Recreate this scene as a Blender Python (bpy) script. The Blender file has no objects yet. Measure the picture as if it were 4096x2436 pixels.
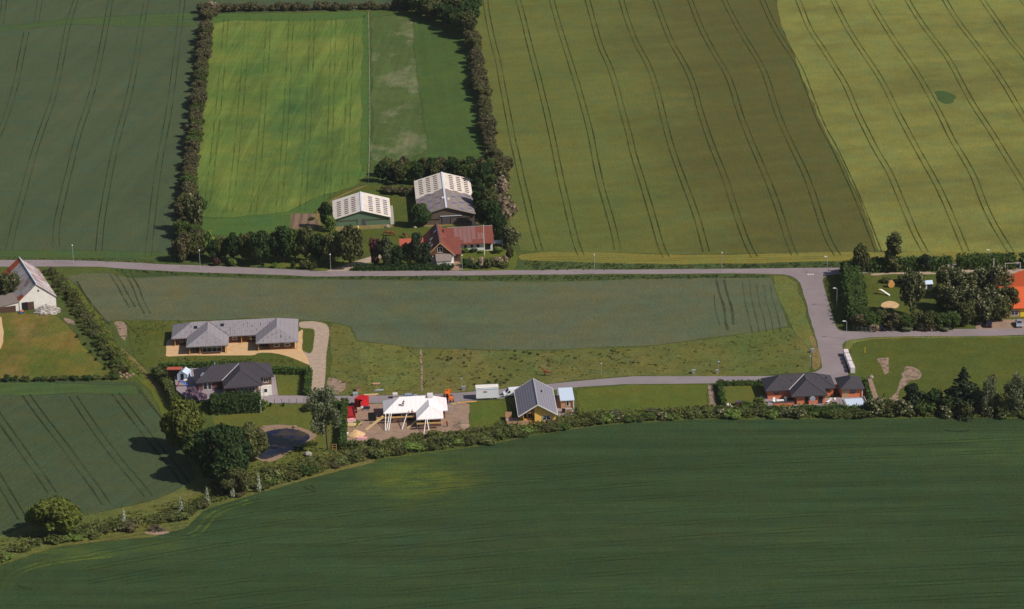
import bpy, math, random
import numpy as np
from mathutils import Vector, Matrix
R = math.radians
rnd = random.Random(7)
S = bpy.context.scene
COL = S.collection

# ------------------------------------------------------------------ camera, light, exposure
FPX, TILT, HCAM, CAMY, ROLL = 11840.0, R(20.0), 275.0, -755.0, R(1.6)
cd = bpy.data.cameras.new('camera'); cam = bpy.data.objects.new('camera', cd); COL.objects.link(cam)
cd.sensor_width = 36.0; cd.lens = 36.0 * FPX / 4096.0
cd.clip_start = 1.0; cd.clip_end = 9000.0
cam.matrix_world = Matrix.Translation((0, CAMY, HCAM)) @ Matrix.Rotation(R(90) - TILT, 4, 'X') @ Matrix.Rotation(-ROLL, 4, 'Z')
S.camera = cam

SUN_EL, SUN_AZ = 43.0, 115.0           # azimuth clockwise from +Y
w = bpy.data.worlds.new('World'); S.world = w; w.use_nodes = True
wn = w.node_tree.nodes; bgn = wn['Background']
sky = wn.new('ShaderNodeTexSky'); sky.sky_type = 'NISHITA'; sky.sun_disc = False
sky.sun_elevation = R(SUN_EL); sky.sun_rotation = R(SUN_AZ)
w.node_tree.links.new(sky.outputs[0], bgn.inputs[0]); bgn.inputs[1].default_value = 0.055
ld = bpy.data.lights.new('sun', 'SUN'); sun = bpy.data.objects.new('sun', ld); COL.objects.link(sun)
ld.energy = 4.1; ld.angle = R(0.53); ld.color = (1.0, 0.94, 0.85)
sv = Vector((math.sin(R(SUN_AZ)) * math.cos(R(SUN_EL)), math.cos(R(SUN_AZ)) * math.cos(R(SUN_EL)), math.sin(R(SUN_EL))))
sun.rotation_euler = sv.to_track_quat('Z', 'Y').to_euler(); sun.location = (300, -80, 400)
S.view_settings.view_transform = 'Standard'; S.view_settings.look = 'None'
S.view_settings.exposure = 0.06; S.view_settings.gamma = 1.0; S.view_settings.use_curve_mapping = False

# measured photograph point -> point on the land at height z
def at(x, y, z=0.0):
    a = (x - 2048) / FPX; b = (y - 1218) / FPX
    u = a * math.cos(ROLL) - b * math.sin(ROLL); v = a * math.sin(ROLL) + b * math.cos(ROLL)
    dy = math.cos(TILT) - v * math.sin(TILT); dz = -(math.sin(TILT) + v * math.cos(TILT))
    t = (HCAM - z) / -dz
    return Vector((u * t, dy * t + CAMY, z))
def ppm(y): return (4049 + .94 * (y - 1218)) / 275.0

# ------------------------------------------------------------------ materials
def lin(c):
    return tuple(((v / 255) / 12.92 if v / 255 <= .04045 else ((v / 255 + .055) / 1.055) ** 2.4) for v in c) + (1,)
class N:
    def __init__(s, name):
        s.m = bpy.data.materials.new(name); s.m.use_nodes = True; s.t = s.m.node_tree; s.t.nodes.clear()
        s.out = s.n('ShaderNodeOutputMaterial')
        s.tc = s.n('ShaderNodeTexCoord')
    def n(s, t, **k):
        x = s.t.nodes.new(t)
        for a, b in k.items(): setattr(x, a, b)
        return x
    def l(s, a, b): s.t.links.new(a, b)
    def map(s, rot=0, sc=(1, 1, 1), loc=(0, 0, 0)):
        m = s.n('ShaderNodeMapping'); m.inputs['Rotation'].default_value = (0, 0, rot); m.inputs['Location'].default_value = loc
        s.l(s.tc.outputs['Object'], m.inputs[0])
        k = s.n('ShaderNodeMapping'); k.inputs['Scale'].default_value = sc; s.l(m.outputs[0], k.inputs[0]); return k.outputs[0]
    def noise(s, vec, scale, det=3, rough=.55, lo=.3, hi=.7):
        x = s.n('ShaderNodeTexNoise'); x.inputs['Scale'].default_value = scale; x.inputs['Detail'].default_value = det; x.inputs['Roughness'].default_value = rough
        s.l(vec, x.inputs['Vector'])
        r = s.n('ShaderNodeMapRange'); r.inputs[1].default_value = lo; r.inputs[2].default_value = hi; s.l(x.outputs[0], r.inputs[0])
        return r.outputs[0]
    def mix(s, f, a, b, mode='MIX'):
        x = s.n('ShaderNodeMix', data_type='RGBA', blend_type=mode)
        for i, v in ((0, f), (6, a), (7, b)):
            if hasattr(v, 'is_linked'): s.l(v, x.inputs[i])
            else: x.inputs[i].default_value = v
        return x.outputs[2]
    def math(s, op, a, b=0.0):
        x = s.n('ShaderNodeMath', operation=op)
        for i, v in ((0, a), (1, b)):
            if hasattr(v, 'is_linked'): s.l(v, x.inputs[i])
            else: x.inputs[i].default_value = v
        return x.outputs[0]
    def gain(s, col, f, lo, hi):          # multiply colour by lo..hi following f
        r = s.n('ShaderNodeMapRange'); r.inputs[3].default_value = lo; r.inputs[4].default_value = hi; s.l(f, r.inputs[0])
        c = s.n('ShaderNodeCombineColor')
        for i in range(3): s.l(r.outputs[0], c.inputs[i])
        return s.mix(1.0, col, c.outputs[0], 'MULTIPLY')
    def bsdf(s, col, rough=.9, spec=.25, metal=0, bump=None, bs=.3, bd=.3, trans=None):
        b = s.n('ShaderNodeBsdfPrincipled'); b.inputs['Roughness'].default_value = rough; b.inputs['Metallic'].default_value = metal
        b.inputs['Specular IOR Level'].default_value = spec
        if hasattr(col, 'is_linked'): s.l(col, b.inputs[0])
        else: b.inputs[0].default_value = col
        if bump is not None:
            k = s.n('ShaderNodeBump'); k.inputs['Strength'].default_value = bs; k.inputs['Distance'].default_value = bd
            s.l(bump, k.inputs['Height']); s.l(k.outputs[0], b.inputs['Normal'])
        if trans:
            t = s.n('ShaderNodeBsdfTranslucent')
            if hasattr(col, 'is_linked'): s.l(col, t.inputs[0])
            else: t.inputs[0].default_value = col
            mx = s.n('ShaderNodeMixShader'); mx.inputs[0].default_value = trans
            s.l(b.outputs[0], mx.inputs[1]); s.l(t.outputs[0], mx.inputs[2]); s.l(mx.outputs[0], s.out.inputs[0])
        else: s.l(b.outputs[0], s.out.inputs[0])
        return s.m

def field_mat(name, a, b, c=None, rot=0.0, big=.02, stripe=.25, sfreq=.5, sstretch=.03, patch=None, grain=.35, bump=.5, cmask=(.55, .75), cscale=.03, grad=None, mottle=1.0, rows=0, spots=()):
    n = N(name); v = n.map(rot)
    col = n.mix(n.noise(v, big, 4, .6, .35, .65), lin(a), lin(b))
    if c: col = n.mix(n.noise(n.map(rot, (1, .6, 1), (31, 7, 3)), cscale, 5, .65, *cmask), col, lin(c))
    if grad:                              # a long soft change of colour across the field
        nx, ny, lo, hi, gc = grad
        sp = n.n('ShaderNodeSeparateXYZ'); n.l(n.tc.outputs['Object'], sp.inputs[0])
        d = n.math('ADD', n.math('MULTIPLY', sp.outputs[0], nx), n.math('MULTIPLY', sp.outputs[1], ny))
        d = n.math('ADD', d, n.math('MULTIPLY', n.noise(v, .02, 4, .6), 30.0))
        mr = n.n('ShaderNodeMapRange', interpolation_type='SMOOTHSTEP'); mr.inputs[1].default_value = lo; mr.inputs[2].default_value = hi; n.l(d, mr.inputs[0])
        col = n.mix(mr.outputs[0], col, lin(gc))
    for sx, sy, rx, ry, amt, cc in spots:  # a vague stretch of thinner, yellower growth
        sp = n.n('ShaderNodeSeparateXYZ'); n.l(n.tc.outputs['Object'], sp.inputs[0])
        dx = n.math('DIVIDE', n.math('SUBTRACT', sp.outputs[0], sx), rx); dy = n.math('DIVIDE', n.math('SUBTRACT', sp.outputs[1], sy), ry)
        d2 = n.math('ADD', n.math('MULTIPLY', dx, dx), n.math('MULTIPLY', dy, dy)); fall = n.math('EXPONENT', n.math('MULTIPLY', d2, -1.0))
        k_ = n.math('MULTIPLY', n.math('MULTIPLY', fall, n.noise(n.map(0, (.35, 1, 1), (9, 5, 0)), .22, 5, .7, .35, .62)), amt)
        col = n.mix(k_, col, lin(cc))
    if mottle:
        k = .10 * mottle
        hue = n.mix(n.noise(n.map(rot, loc=(71, 3, 9)), .13, 5, .7, .35, .65), (1 + k, 1 - k * .2, 1 - k * 1.3, 1), (1 - k, 1.0, 1 + k * 1.2, 1))
        col = n.mix(1.0, col, hue, 'MULTIPLY')
    if stripe:
        st = n.noise(n.map(rot, (1, sstretch, 1)), sfreq, 3, .6, .3, .7)
        col = n.gain(col, st, 1 - stripe, 1 + stripe)
    if rows:
        col = n.gain(col, n.noise(n.map(rot, (1, .012, 1)), 1.6, 2, .6, .3, .7), 1 - rows, 1 + rows)
    g = n.noise(v, 1.1, 6, .8, .3, .7)
    g2 = n.noise(v, .22, 4, .6, .3, .7)
    col = n.gain(col, g2, 1 - grain * .38, 1 + grain * .38)
    col = n.gain(col, g, 1 - grain, 1 + grain)
    return n.bsdf(col, .95, .1, bump=g, bs=bump, bd=.5)

def plain(name, c, rough=.7, var=.12, scale=1.5, spec=.3, metal=0, bump=0):
    n = N(name); v = n.map()
    g = n.noise(v, scale, 5, .65)
    col = n.gain(lin(c), g, 1 - var, 1 + var)
    return n.bsdf(col, rough, spec, metal, g if bump else None, bump, .05)

def banded(name, c, c2, axis='X', period=.9, width=.12, rough=.8, var=.12, dirt=None, spec=.3, bias=(1, 1, 1)):
    # joints or boards running across one local axis, worn by noise
    n = N(name); sp = n.n('ShaderNodeSeparateXYZ'); n.l(n.tc.outputs['Object'], sp.inputs[0])
    f = n.math('FRACT', n.math('DIVIDE', sp.outputs[axis], period))
    line = n.math('LESS_THAN', f, width)
    g = n.noise(n.map(sc=bias), 1.2, 5, .7)
    col = n.mix(line, lin(c), lin(c2))
    col = n.gain(col, g, 1 - var, 1 + var)
    if dirt:
        col = n.mix(n.noise(n.map(sc=(1, .35, .35), loc=(5, 2, 1)), .8, 5, .7, .5, .72), col, lin(dirt))
    return n.bsdf(col, rough, spec)

def leaf_mat(name, cols, tint=.25, trans=.22):
    n = N(name); g = n.n('ShaderNodeNewGeometry'); r = n.n('ShaderNodeValToRGB')
    e = r.color_ramp.elements
    k = len(cols)
    e[0].color = lin(cols[0]); e[0].position = 0
    e[1].color = lin(cols[-1]); e[1].position = 1
    for i in range(1, k - 1):
        x = e.new(i / (k - 1)); x.color = lin(cols[i])
    n.l(g.outputs['Random Per Island'], r.inputs[0])
    oi = n.n('ShaderNodeObjectInfo')
    col = n.gain(r.outputs[0], oi.outputs['Random'], 1 - tint, 1 + tint)
    cl = n.noise(n.map(), .55, 2, .5, .3, .7)
    col = n.gain(col, cl, .8, 1.2)
    return n.bsdf(col, .7, .2, trans=trans)

M = {}
M['earth'] = field_mat('base_grass', (86, 96, 46), (76, 88, 42), (98, 98, 56), stripe=0, grain=.4, cscale=.05)
M['grey_crop'] = field_mat('grey_green_crop', (80, 92, 64), (74, 87, 60), (90, 95, 64), rot=R(9), stripe=.08, sfreq=.2, grain=.16)
M['grey_strip'] = field_mat('greener_crop', (72, 92, 52), (78, 98, 52), rot=R(86), stripe=.12, grain=.18)
M['meadow'] = field_mat('yellow_green_meadow', (116, 126, 56), (86, 114, 50), (68, 98, 50), rot=R(4), big=.03, stripe=.2, sfreq=.2, sstretch=.06, grain=.2, cmask=(.5, .68), cscale=.03, mottle=.7, rows=.14)
M['meadow_edge'] = field_mat('green_meadow_edge', (76, 104, 50), (84, 108, 50), rot=R(87), stripe=.1, grain=.2)
M['pasture'] = field_mat('grazed_pasture', (86, 102, 54), (78, 96, 50), (136, 132, 102), rot=R(4), stripe=.12, grain=.38, cmask=(.52, .74), cscale=.07, mottle=.6)
M['pasture_green'] = field_mat('green_pasture', (72, 94, 46), (80, 100, 46), (66, 84, 50), rot=R(-3), stripe=.08, grain=.25)
_a, _b = at(3107, 21), at(3514, 1003); _d = (_b - _a).normalized()
M['olive'] = field_mat('olive_crop', (108, 112, 56), (98, 105, 50), (86, 100, 48), rot=R(80), stripe=.09, sfreq=.12, sstretch=.15, grain=.22, cscale=.018, grad=(-_d.y, _d.x, -_d.y * _a.x + _d.x * _a.y - 62, -_d.y * _a.x + _d.x * _a.y - 12, (92, 92, 46)))
M['yellow'] = field_mat('ripening_crop', (135, 136, 68), (125, 127, 64), (110, 110, 56), rot=R(80), stripe=.06, sfreq=.1, sstretch=.2, grain=.22, cmask=(.42, .64), cscale=.03, spots=[(at(4060, 258).x, at(4060, 258).y, 9, 14, .9, (92, 102, 48)), (at(3700, 290).x, at(3700, 290).y, 8, 12, .6, (100, 106, 52)), (at(3560, 110).x, at(3560, 110).y, 10, 20, .6, (104, 106, 54))])
M['yellow_strip'] = field_mat('yellow_headland', (134, 126, 58), (122, 117, 54), rot=R(88), stripe=.14, sfreq=.6, grain=.2)
M['verge'] = field_mat('dark_verge_grass', (68, 82, 42), (78, 92, 48), (60, 70, 40), rot=R(88), stripe=.15, grain=.4)
M['mid_crop'] = field_mat('brown_green_crop', (101, 103, 74), (91, 101, 72), (84, 93, 72), rot=R(88), stripe=.07, sfreq=.15, sstretch=.12, grain=.2, cscale=.03)
M['rough'] = field_mat('rough_pasture', (112, 108, 58), (92, 102, 48), (128, 114, 70), rot=R(5), stripe=0, grain=.42, cscale=.06)
M['rough_yellow'] = field_mat('tufted_meadow', (116, 116, 60), (104, 110, 54), (84, 98, 46), stripe=0, grain=.45, cscale=.09)
M['lawn_wild'] = field_mat('striped_lawn', (116, 108, 48), (84, 98, 38), (130, 110, 58), rot=R(8), big=.09, stripe=.16, sfreq=.25, sstretch=.12, grain=.25, cmask=(.5, .62), cscale=.07)
M['lawn'] = field_mat('garden_lawn', (102, 106, 46), (94, 100, 42), rot=R(-3), stripe=.07, sfreq=.5, grain=.2)
M['lawn_green'] = field_mat('green_lawn', (88, 100, 38), (102, 106, 42), rot=R(-3), stripe=.07, sfreq=.4, grain=.25)
M['low_crop'] = field_mat('young_crop', (76, 87, 60), (72, 85, 54), (76, 92, 56), rot=R(28), stripe=.09, grain=.2)
M['dark_crop'] = field_mat('dark_green_crop', (58, 77, 44), (55, 74, 44), (56, 71, 48), rot=R(-86), stripe=.17, sfreq=.22, sstretch=.05, grain=.2, cscale=.02, rows=.16, spots=[(at(1690, 1915).x, at(1690, 1915).y, 13, 12, .95, (104, 112, 40)), (at(1560, 1870).x, at(1560, 1870).y, 12, 10, .5, (90, 104, 44)), (at(3950, 1790).x, at(3950, 1790).y, 30, 8, .4, (84, 100, 46)), (at(250, 2200).x, at(250, 2200).y, 24, 7, .6, (90, 104, 46)), (at(2500, 2150).x, at(2500, 2150).y, 40, 10, .3, (80, 92, 46))])
M['crop_yellow'] = field_mat('yellowed_crop', (84, 100, 42), (72, 92, 46), rot=R(-86), stripe=.2, sfreq=.35, sstretch=.03, grain=.2)
M['right_plot'] = field_mat('plot_grass', (80, 90, 36), (90, 97, 40), (106, 102, 48), stripe=0, grain=.3, cscale=.04)
def road_mat(name, c):
    n = N(name); col = n.gain(lin(c), n.noise(n.map(), .09, 5, .7), .88, 1.1); col = n.gain(col, n.noise(n.map(), 1.4, 5, .75), .93, 1.07)
    col = n.mix(n.noise(n.map(loc=(3, 8, 0)), .35, 4, .6, .66, .72), col, lin(tuple(x * .86 for x in c))); col = n.mix(n.noise(n.map(sc=(.1, 1, 1), loc=(9, 2, 0)), .8, 3, .6, .62, .7), col, lin(tuple(x * .92 for x in c)))
    return n.bsdf(col, .9, .25)
M['road'] = road_mat('worn_asphalt', (142, 128, 130))
M['lane'] = road_mat('lane_asphalt', (140, 129, 132))
M['gravel'] = plain('pale_gravel', (172, 150, 132), .95, .2, .9)
M['sand'] = plain('yellow_sand', (205, 168, 125), .95, .12, .6)
M['dirt'] = plain('site_dirt', (150, 124, 106), .95, .2, .5)
M['dirt_pale'] = plain('bare_soil', (150, 126, 108), .95, .22, .8)
M['dry_grass'] = field_mat('dry_grass', (138, 120, 76), (126, 112, 66), stripe=0, grain=.35)
M['soil'] = banded('ploughed_soil', (128, 104, 84), (104, 84, 66), 'X', 2.4, .4, .95, .2)
M['paving'] = plain('pale_paving', (150, 136, 140), .85, .1, 1.5)
def track_mat(name, c, lo=.25, hi=.6, keep=.35):
    n = N(name); b = n.n('ShaderNodeBsdfDiffuse'); b.inputs[0].default_value = lin(c); t = n.n('ShaderNodeBsdfTransparent'); mx = n.n('ShaderNodeMixShader')
    f = n.noise(n.map(), .035, 5, .7, lo, hi); f2 = n.noise(n.map(), .9, 4, .7, .2, .55)
    n.l(n.math('MULTIPLY', n.math('MAXIMUM', f, keep), n.math('MAXIMUM', f2, .4)), mx.inputs[0]); n.l(t.outputs[0], mx.inputs[1]); n.l(b.outputs[0], mx.inputs[2]); n.l(mx.outputs[0], n.out.inputs[0])
    return n.m
M['track'] = track_mat('wheel_track', (62, 70, 36), .3, .6, .4)
M['track_dark'] = track_mat('deep_wheel_track', (52, 64, 44), .35, .65, .25)
M['track_faint'] = track_mat('faint_wheel_track', (48, 63, 36), .38, .7, .15)
M['track_pale'] = track_mat('dry_wheel_track', (96, 100, 52), .4, .65, .2)
M['track_meadow'] = track_mat('meadow_wheel_track', (84, 104, 50), .42, .68, .1)
M['track_soft'] = track_mat('soft_wheel_track', (58, 66, 48), .35, .65, .3)
M['track_light'] = track_mat('light_wheel_track', (92, 108, 50), .4, .6, .3)
M['paint'] = plain('road_paint', (225, 225, 220), .7, .1)
M['beach'] = plain('pond_beach', (142, 118, 96), .95, .18, .8)

M['patch_olive'] = field_mat('greener_crop_patch', (104, 108, 52), (96, 102, 48), stripe=0, grain=.2)
M['patch_green'] = field_mat('blue_green_patch', (66, 90, 46), (80, 98, 50), stripe=0, grain=.25)
def soften(m, lo=.75, hi=1.2):
    t = m.node_tree; out = [x for x in t.nodes if x.type == 'OUTPUT_MATERIAL'][0]; src = out.inputs[0].links[0].from_socket
    at_ = t.nodes.new('ShaderNodeAttribute'); at_.attribute_name = 'edge'; tc = t.nodes.new('ShaderNodeTexCoord'); no = t.nodes.new('ShaderNodeTexNoise'); no.inputs['Scale'].default_value = .55; no.inputs['Detail'].default_value = 6; no.inputs['Roughness'].default_value = .75
    t.links.new(tc.outputs['Object'], no.inputs['Vector'])
    a = t.nodes.new('ShaderNodeMath'); a.operation = 'ADD'; t.links.new(at_.outputs['Fac'], a.inputs[0]); t.links.new(no.outputs[0], a.inputs[1])
    r = t.nodes.new('ShaderNodeMapRange'); r.interpolation_type = 'SMOOTHSTEP'; r.inputs[1].default_value = lo; r.inputs[2].default_value = hi; t.links.new(a.outputs[0], r.inputs[0])
    tr = t.nodes.new('ShaderNodeBsdfTransparent'); mx = t.nodes.new('ShaderNodeMixShader'); t.links.new(r.outputs[0], mx.inputs[0]); t.links.new(tr.outputs[0], mx.inputs[1]); t.links.new(src, mx.inputs[2]); t.links.new(mx.outputs[0], out.inputs[0])
for k in ('dirt_pale', 'dry_grass', 'crop_yellow', 'rough_yellow', 'pasture', 'meadow_edge', 'grey_strip', 'lawn_wild', 'mid_crop', 'right_plot', 'lawn_green', 'rough', 'dark_crop', 'low_crop', 'olive', 'yellow', 'yellow_strip', 'verge', 'meadow', 'pasture_green', 'grey_crop', 'dirt', 'gravel', 'beach', 'sand', 'patch_green', 'patch_olive'): soften(M[k], *((1.3, 1.55) if k == 'dirt_pale' else (1.15, 1.5) if k == 'dry_grass' else (.75, 1.2)))

# ------------------------------------------------------------------ mesh helpers
class MB:
    def __init__(s): s.v = []; s.f = []
    def poly(s, pts):
        i = len(s.v); s.v += [tuple(p) for p in pts]; s.f.append(tuple(range(i, i + len(pts)))); return s
    def box(s, x0, y0, z0, x1, y1, z1):
        i = len(s.v)
        s.v += [(x, y, z) for z in (z0, z1) for x, y in ((x0, y0), (x1, y0), (x1, y1), (x0, y1))]
        s.f += [tuple(i + k for k in q) for q in ((3, 2, 1, 0), (4, 5, 6, 7), (0, 1, 5, 4), (1, 2, 6, 5), (2, 3, 7, 6), (3, 0, 4, 7))]
        return s
    def solid(s, bot, top):               # two rings of the same length
        i = len(s.v); n = len(bot); s.v += [tuple(p) for p in bot] + [tuple(p) for p in top]
        s.f.append(tuple(i + k for k in reversed(range(n)))); s.f.append(tuple(i + n + k for k in range(n)))
        for k in range(n):
            j = (k + 1) % n; s.f.append((i + k, i + j, i + n + j, i + n + k))
        return s
    def profile(s, pts, y0, y1, inset=0.0):  # closed (x,z) outline extruded along y
        return s.solid([(x, y0, z) for x, z in pts], [(x, y1, z) for x, z in pts])
    def tube(s, pts, rad, n=6):
        rings = []
        for k, p in enumerate(pts):
            p = Vector(p); a = Vector(pts[max(0, k - 1)]); b = Vector(pts[min(len(pts) - 1, k + 1)])
            d = (b - a).normalized(); q = d.to_track_quat('Z', 'Y').to_matrix()
            r = rad[k] if hasattr(rad, '__len__') else rad
            i = len(s.v)
            s.v += [tuple(p + q @ Vector((r * math.cos(2 * math.pi * j / n), r * math.sin(2 * math.pi * j / n), 0))) for j in range(n)]
            rings.append(i)
        for a, b in zip(rings, rings[1:]):
            for j in range(n): s.f.append((a + j, a + (j + 1) % n, b + (j + 1) % n, b + j))
        s.f.append(tuple(rings[0] + j for j in reversed(range(n)))); s.f.append(tuple(rings[-1] + j for j in range(n)))
        return s
    def ball(s, c, r, n=8, m=5, jit=0.0):
        i = len(s.v); rr = r if hasattr(r, '__len__') else (r, r, r)
        s.v.append((c[0], c[1], c[2] - rr[2]))
        for k in range(1, m):
            t = math.pi * k / m
            for j in range(n):
                f = 1 + rnd.uniform(-jit, jit)
                s.v.append((c[0] + rr[0] * f * math.sin(t) * math.cos(2 * math.pi * j / n), c[1] + rr[1] * f * math.sin(t) * math.sin(2 * math.pi * j / n), c[2] - rr[2] * f * math.cos(t)))
        s.v.append((c[0], c[1], c[2] + rr[2])); e = len(s.v) - 1
        for j in range(n):
            s.f.append((i, i + 1 + (j + 1) % n, i + 1 + j)); s.f.append((e, e - n + j, e - n + (j + 1) % n))
            for k in range(m - 2):
                a = i + 1 + k * n; s.f.append((a + j, a + (j + 1) % n, a + n + (j + 1) % n, a + n + j))
        return s
    def mesh(s, name, mat):
        me = bpy.data.meshes.new(name); me.from_pydata(s.v, [], s.f); me.materials.append(mat); me.update()
        a = me.attributes.new('edge', 'FLOAT', 'POINT'); a.data.foreach_set('value', getattr(s, 'edge', None) or [1.0] * len(s.v)); return me
    def build(s, name, mat, parent=None, loc=None):
        o = bpy.data.objects.new(name, s.mesh(name, mat)); COL.objects.link(o)
        if parent: o.parent = parent
        if loc: o.location = loc
        return o

def tag(o, label, cat, group=None):
    o['label'] = label; o['category'] = cat
    if group: o['group'] = group
    return o
def thing(name, label, cat, loc, rot=0.0, group=None):
    o = bpy.data.objects.new(name, None); COL.objects.link(o); o.location = loc; o.rotation_euler = (0, 0, R(rot))
    o.empty_display_size = .5
    return tag(o, label, cat, group)
def copy_thing(root, loc, rot, sc=(1, 1, 1), label=None, group=None):
    r = root.copy(); COL.objects.link(r); r.location = loc; r.rotation_euler = (0, 0, rot); r.scale = sc
    if label: r['label'] = label
    if group: r['group'] = group
    for c in list(root.children):
        k = c.copy(); COL.objects.link(k); k.parent = r
    return r

def dens(pts, step=3.0, jit=.3, close=True):
    out = []; n = len(pts)
    for i in range(n if close else n - 1):
        a = pts[i]; b = pts[(i + 1) % n]; L = (b - a).length; k = max(1, int(L / step))
        for j in range(k):
            p = a.lerp(b, j / k)
            if j: p = p + Vector((rnd.uniform(-jit, jit), rnd.uniform(-jit, jit), 0))
            out.append(p)
    if not close: out.append(pts[-1])
    return out
def smooth(pts, it=2, close=False):
    for _ in range(it):
        o = []
        n = len(pts)
        if not close: o.append(pts[0])
        for i in range(n if close else n - 1):
            a = pts[i]; b = pts[(i + 1) % n]; o += [a.lerp(b, .25), a.lerp(b, .75)]
        if not close: o.append(pts[-1])
        pts = o
    return pts
SOFT = {'dirt_pale': 2.2, 'dry_grass': 1.8, 'crop_yellow': 5.0, 'rough_yellow': 5.0, 'pasture': 5.0, 'meadow_edge': 3.0, 'grey_strip': 2.0, 'lawn_wild': 1.5, 'mid_crop': .9, 'right_plot': 1.2, 'lawn_green': 1.0,
        'rough': 1.2, 'dark_crop': .7, 'low_crop': .8, 'olive': .8, 'yellow': .6, 'yellow_strip': .7, 'verge': .7, 'meadow': .8, 'pasture_green': .8, 'grey_crop': .8, 'dirt': 1.2, 'gravel': .5, 'beach': .6, 'sand': .35, 'patch_green': 1.0, 'patch_olive': 7.0}
def patch(name, px, mat, z, jit=.3, sm=0, kind='structure', parent=None, soft=None):
    pts = [at(x, y) for x, y in px]
    if sm: pts = smooth(pts, sm, True)
    if jit < .12: pts = dens(pts, 2.5, jit)
    else: pts = smooth(dens(dens(pts, 9, jit * 1.6), 2.6, jit * .6), 1, True)
    if sum(a.x * b.y - b.x * a.y for a, b in zip(pts, pts[1:] + pts[:1])) < 0: pts.reverse()
    w_ = SOFT.get(mat, 0) if soft is None else soft
    m = MB()
    if w_ and jit > .1:                   # an outer ring in which this cover thins out into the next
        n = len(pts); inn = []; nx_ = pts[1:] + pts[:1]
        ar = abs(sum(a.x * b.y - b.x * a.y for a, b in zip(pts, nx_))) / 2; w_ = min(w_, .45 * ar / sum((b - a).length for a, b in zip(pts, nx_)))
        for i, p in enumerate(pts):
            d = pts[(i + 3) % n] - pts[i - 3]; L = d.length or 1; q = Vector((-d.y / L, d.x / L, 0)); inn.append(p + q * w_ * .55); pts[i] = p - q * w_ * .45
        m.poly([(p.x, p.y, z) for p in inn])
        m.v += [(p.x, p.y, z - .0025) for p in pts]; m.edge = [1.0] * n + [0.0] * n
        for i in range(n): j = (i + 1) % n; m.f.append((n + i, n + j, j, i))
    else: m.poly([(p.x, p.y, z) for p in pts])
    o = m.build(name, M[mat])
    if kind: o['kind'] = kind
    if parent: o.parent = parent
    return o
def ribbon(mb, pts, wd, z, jit=0.0):
    n = len(pts); L = []; Rr = []
    for i, p in enumerate(pts):
        d = (pts[min(i + 1, n - 1)] - pts[max(i - 1, 0)]).normalized(); q = Vector((-d.y, d.x, 0))
        h = wd / 2 * (1 + rnd.uniform(-jit, jit))
        L.append(p + q * h); Rr.append(p - q * h)
    for i in range(n - 1):
        mb.poly([(Rr[i].x, Rr[i].y, z), (Rr[i + 1].x, Rr[i + 1].y, z), (L[i + 1].x, L[i + 1].y, z), (L[i].x, L[i].y, z)])

# ------------------------------------------------------------------ the land
g = MB(); g.box(-3500, -1400, -2, 3500, 4600, 0).build('ground', M['earth'])['kind'] = 'structure'
patch('grey_crop_field', [(-500, -330), (1650, -330), (1660, 20), (1640, 36), (880, 52), (840, 75), (800, 260), (775, 520), (745, 720), (710, 900), (690, 1045), (500, 1037), (290, 1030), (0, 1028), (-300, 1028)], 'grey_crop', .010)
patch('field_strip', [(-200, 128), (0, 105), (276, 74), (566, 57), (780, 46), (790, 104), (566, 106), (276, 98), (0, 124), (-200, 150)], 'grey_strip', .016, .5)
patch('field_headland', [(-200, 998), (0, 1000), (400, 1000), (690, 1010), (690, 1044), (400, 1034), (0, 1027), (-200, 1027)], 'grey_strip', .016, .6)
patch('bright_meadow', [(850, 58), (1160, 52), (1471, 47), (1477, 390), (1476, 620), (1470, 700), (1430, 740), (1362, 762), (1310, 795), (1260, 850), (1180, 862), (1160, 930), (960, 948), (800, 930), (765, 840), (775, 720), (800, 540), (822, 320), (838, 160)], 'meadow', .010)
patch('meadow_top_edge', [(850, 58), (1471, 47), (1471, 70), (1300, 82), (1100, 84), (950, 80), (850, 92)], 'meadow_edge', .016, .9)
patch('meadow_fence_edge', [(1452, 60), (1474, 60), (1478, 390), (1476, 640), (1455, 690), (1442, 600), (1447, 300)], 'meadow_edge', .016, .4, soft=4)
patch('meadow_low_edge', [(800, 935), (780, 870), (960, 868), (1150, 846), (1215, 815), (1262, 790), (1320, 772), (1350, 768), (1308, 796), (1258, 850), (1180, 862), (1160, 930), (960, 948)], 'meadow_edge', .016, .8)
patch('pasture', [(1480, 47), (1640, 44), (1720, 60), (1880, 140), (1900, 260), (1925, 420), (1960, 640), (1900, 740), (1600, 740), (1470, 740), (1480, 640)], 'pasture_green', .010)
patch('worn_pasture', [(1484, 70), (1560, 60), (1648, 75), (1655, 180), (1668, 300), (1690, 440), (1712, 600), (1640, 640), (1560, 660), (1484, 640), (1483, 300)], 'pasture', .016, .45, soft=2.6)
patch('olive_field', [(1905, -330), (3060, -330), (3107, 21), (3146, 154), (3200, 286), (3286, 493), (3371, 657), (3443, 807), (3490, 930), (3514, 1003), (3400, 1006), (3120, 1013), (2700, 1018), (2200, 1003), (2080, 1003), (2040, 900), (2000, 700), (1965, 500), (1930, 330), (1900, 130)], 'olive', .010)
patch('yellow_field', [(3060, -330), (4700, -330), (4700, 1015), (3800, 1015), (3514, 1003), (3490, 930), (3443, 807), (3371, 657), (3286, 493), (3200, 286), (3146, 154), (3107, 21)], 'yellow', .012)
patch('green_patch', [(3738, 366), (3765, 362), (3800, 372), (3828, 386), (3812, 412), (3785, 418), (3756, 404)], 'patch_green', .016, .8, soft=2.5)
patch('headland', [(2070, 1020), (2200, 1004), (2632, 1018), (2921, 1020), (3400, 1006), (3800, 1008), (4700, 1008), (4700, 1030), (3500, 1042), (3353, 1046), (2729, 1058), (2450, 1054), (2200, 1044), (2080, 1040)], 'yellow_strip', .018, .5)
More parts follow.
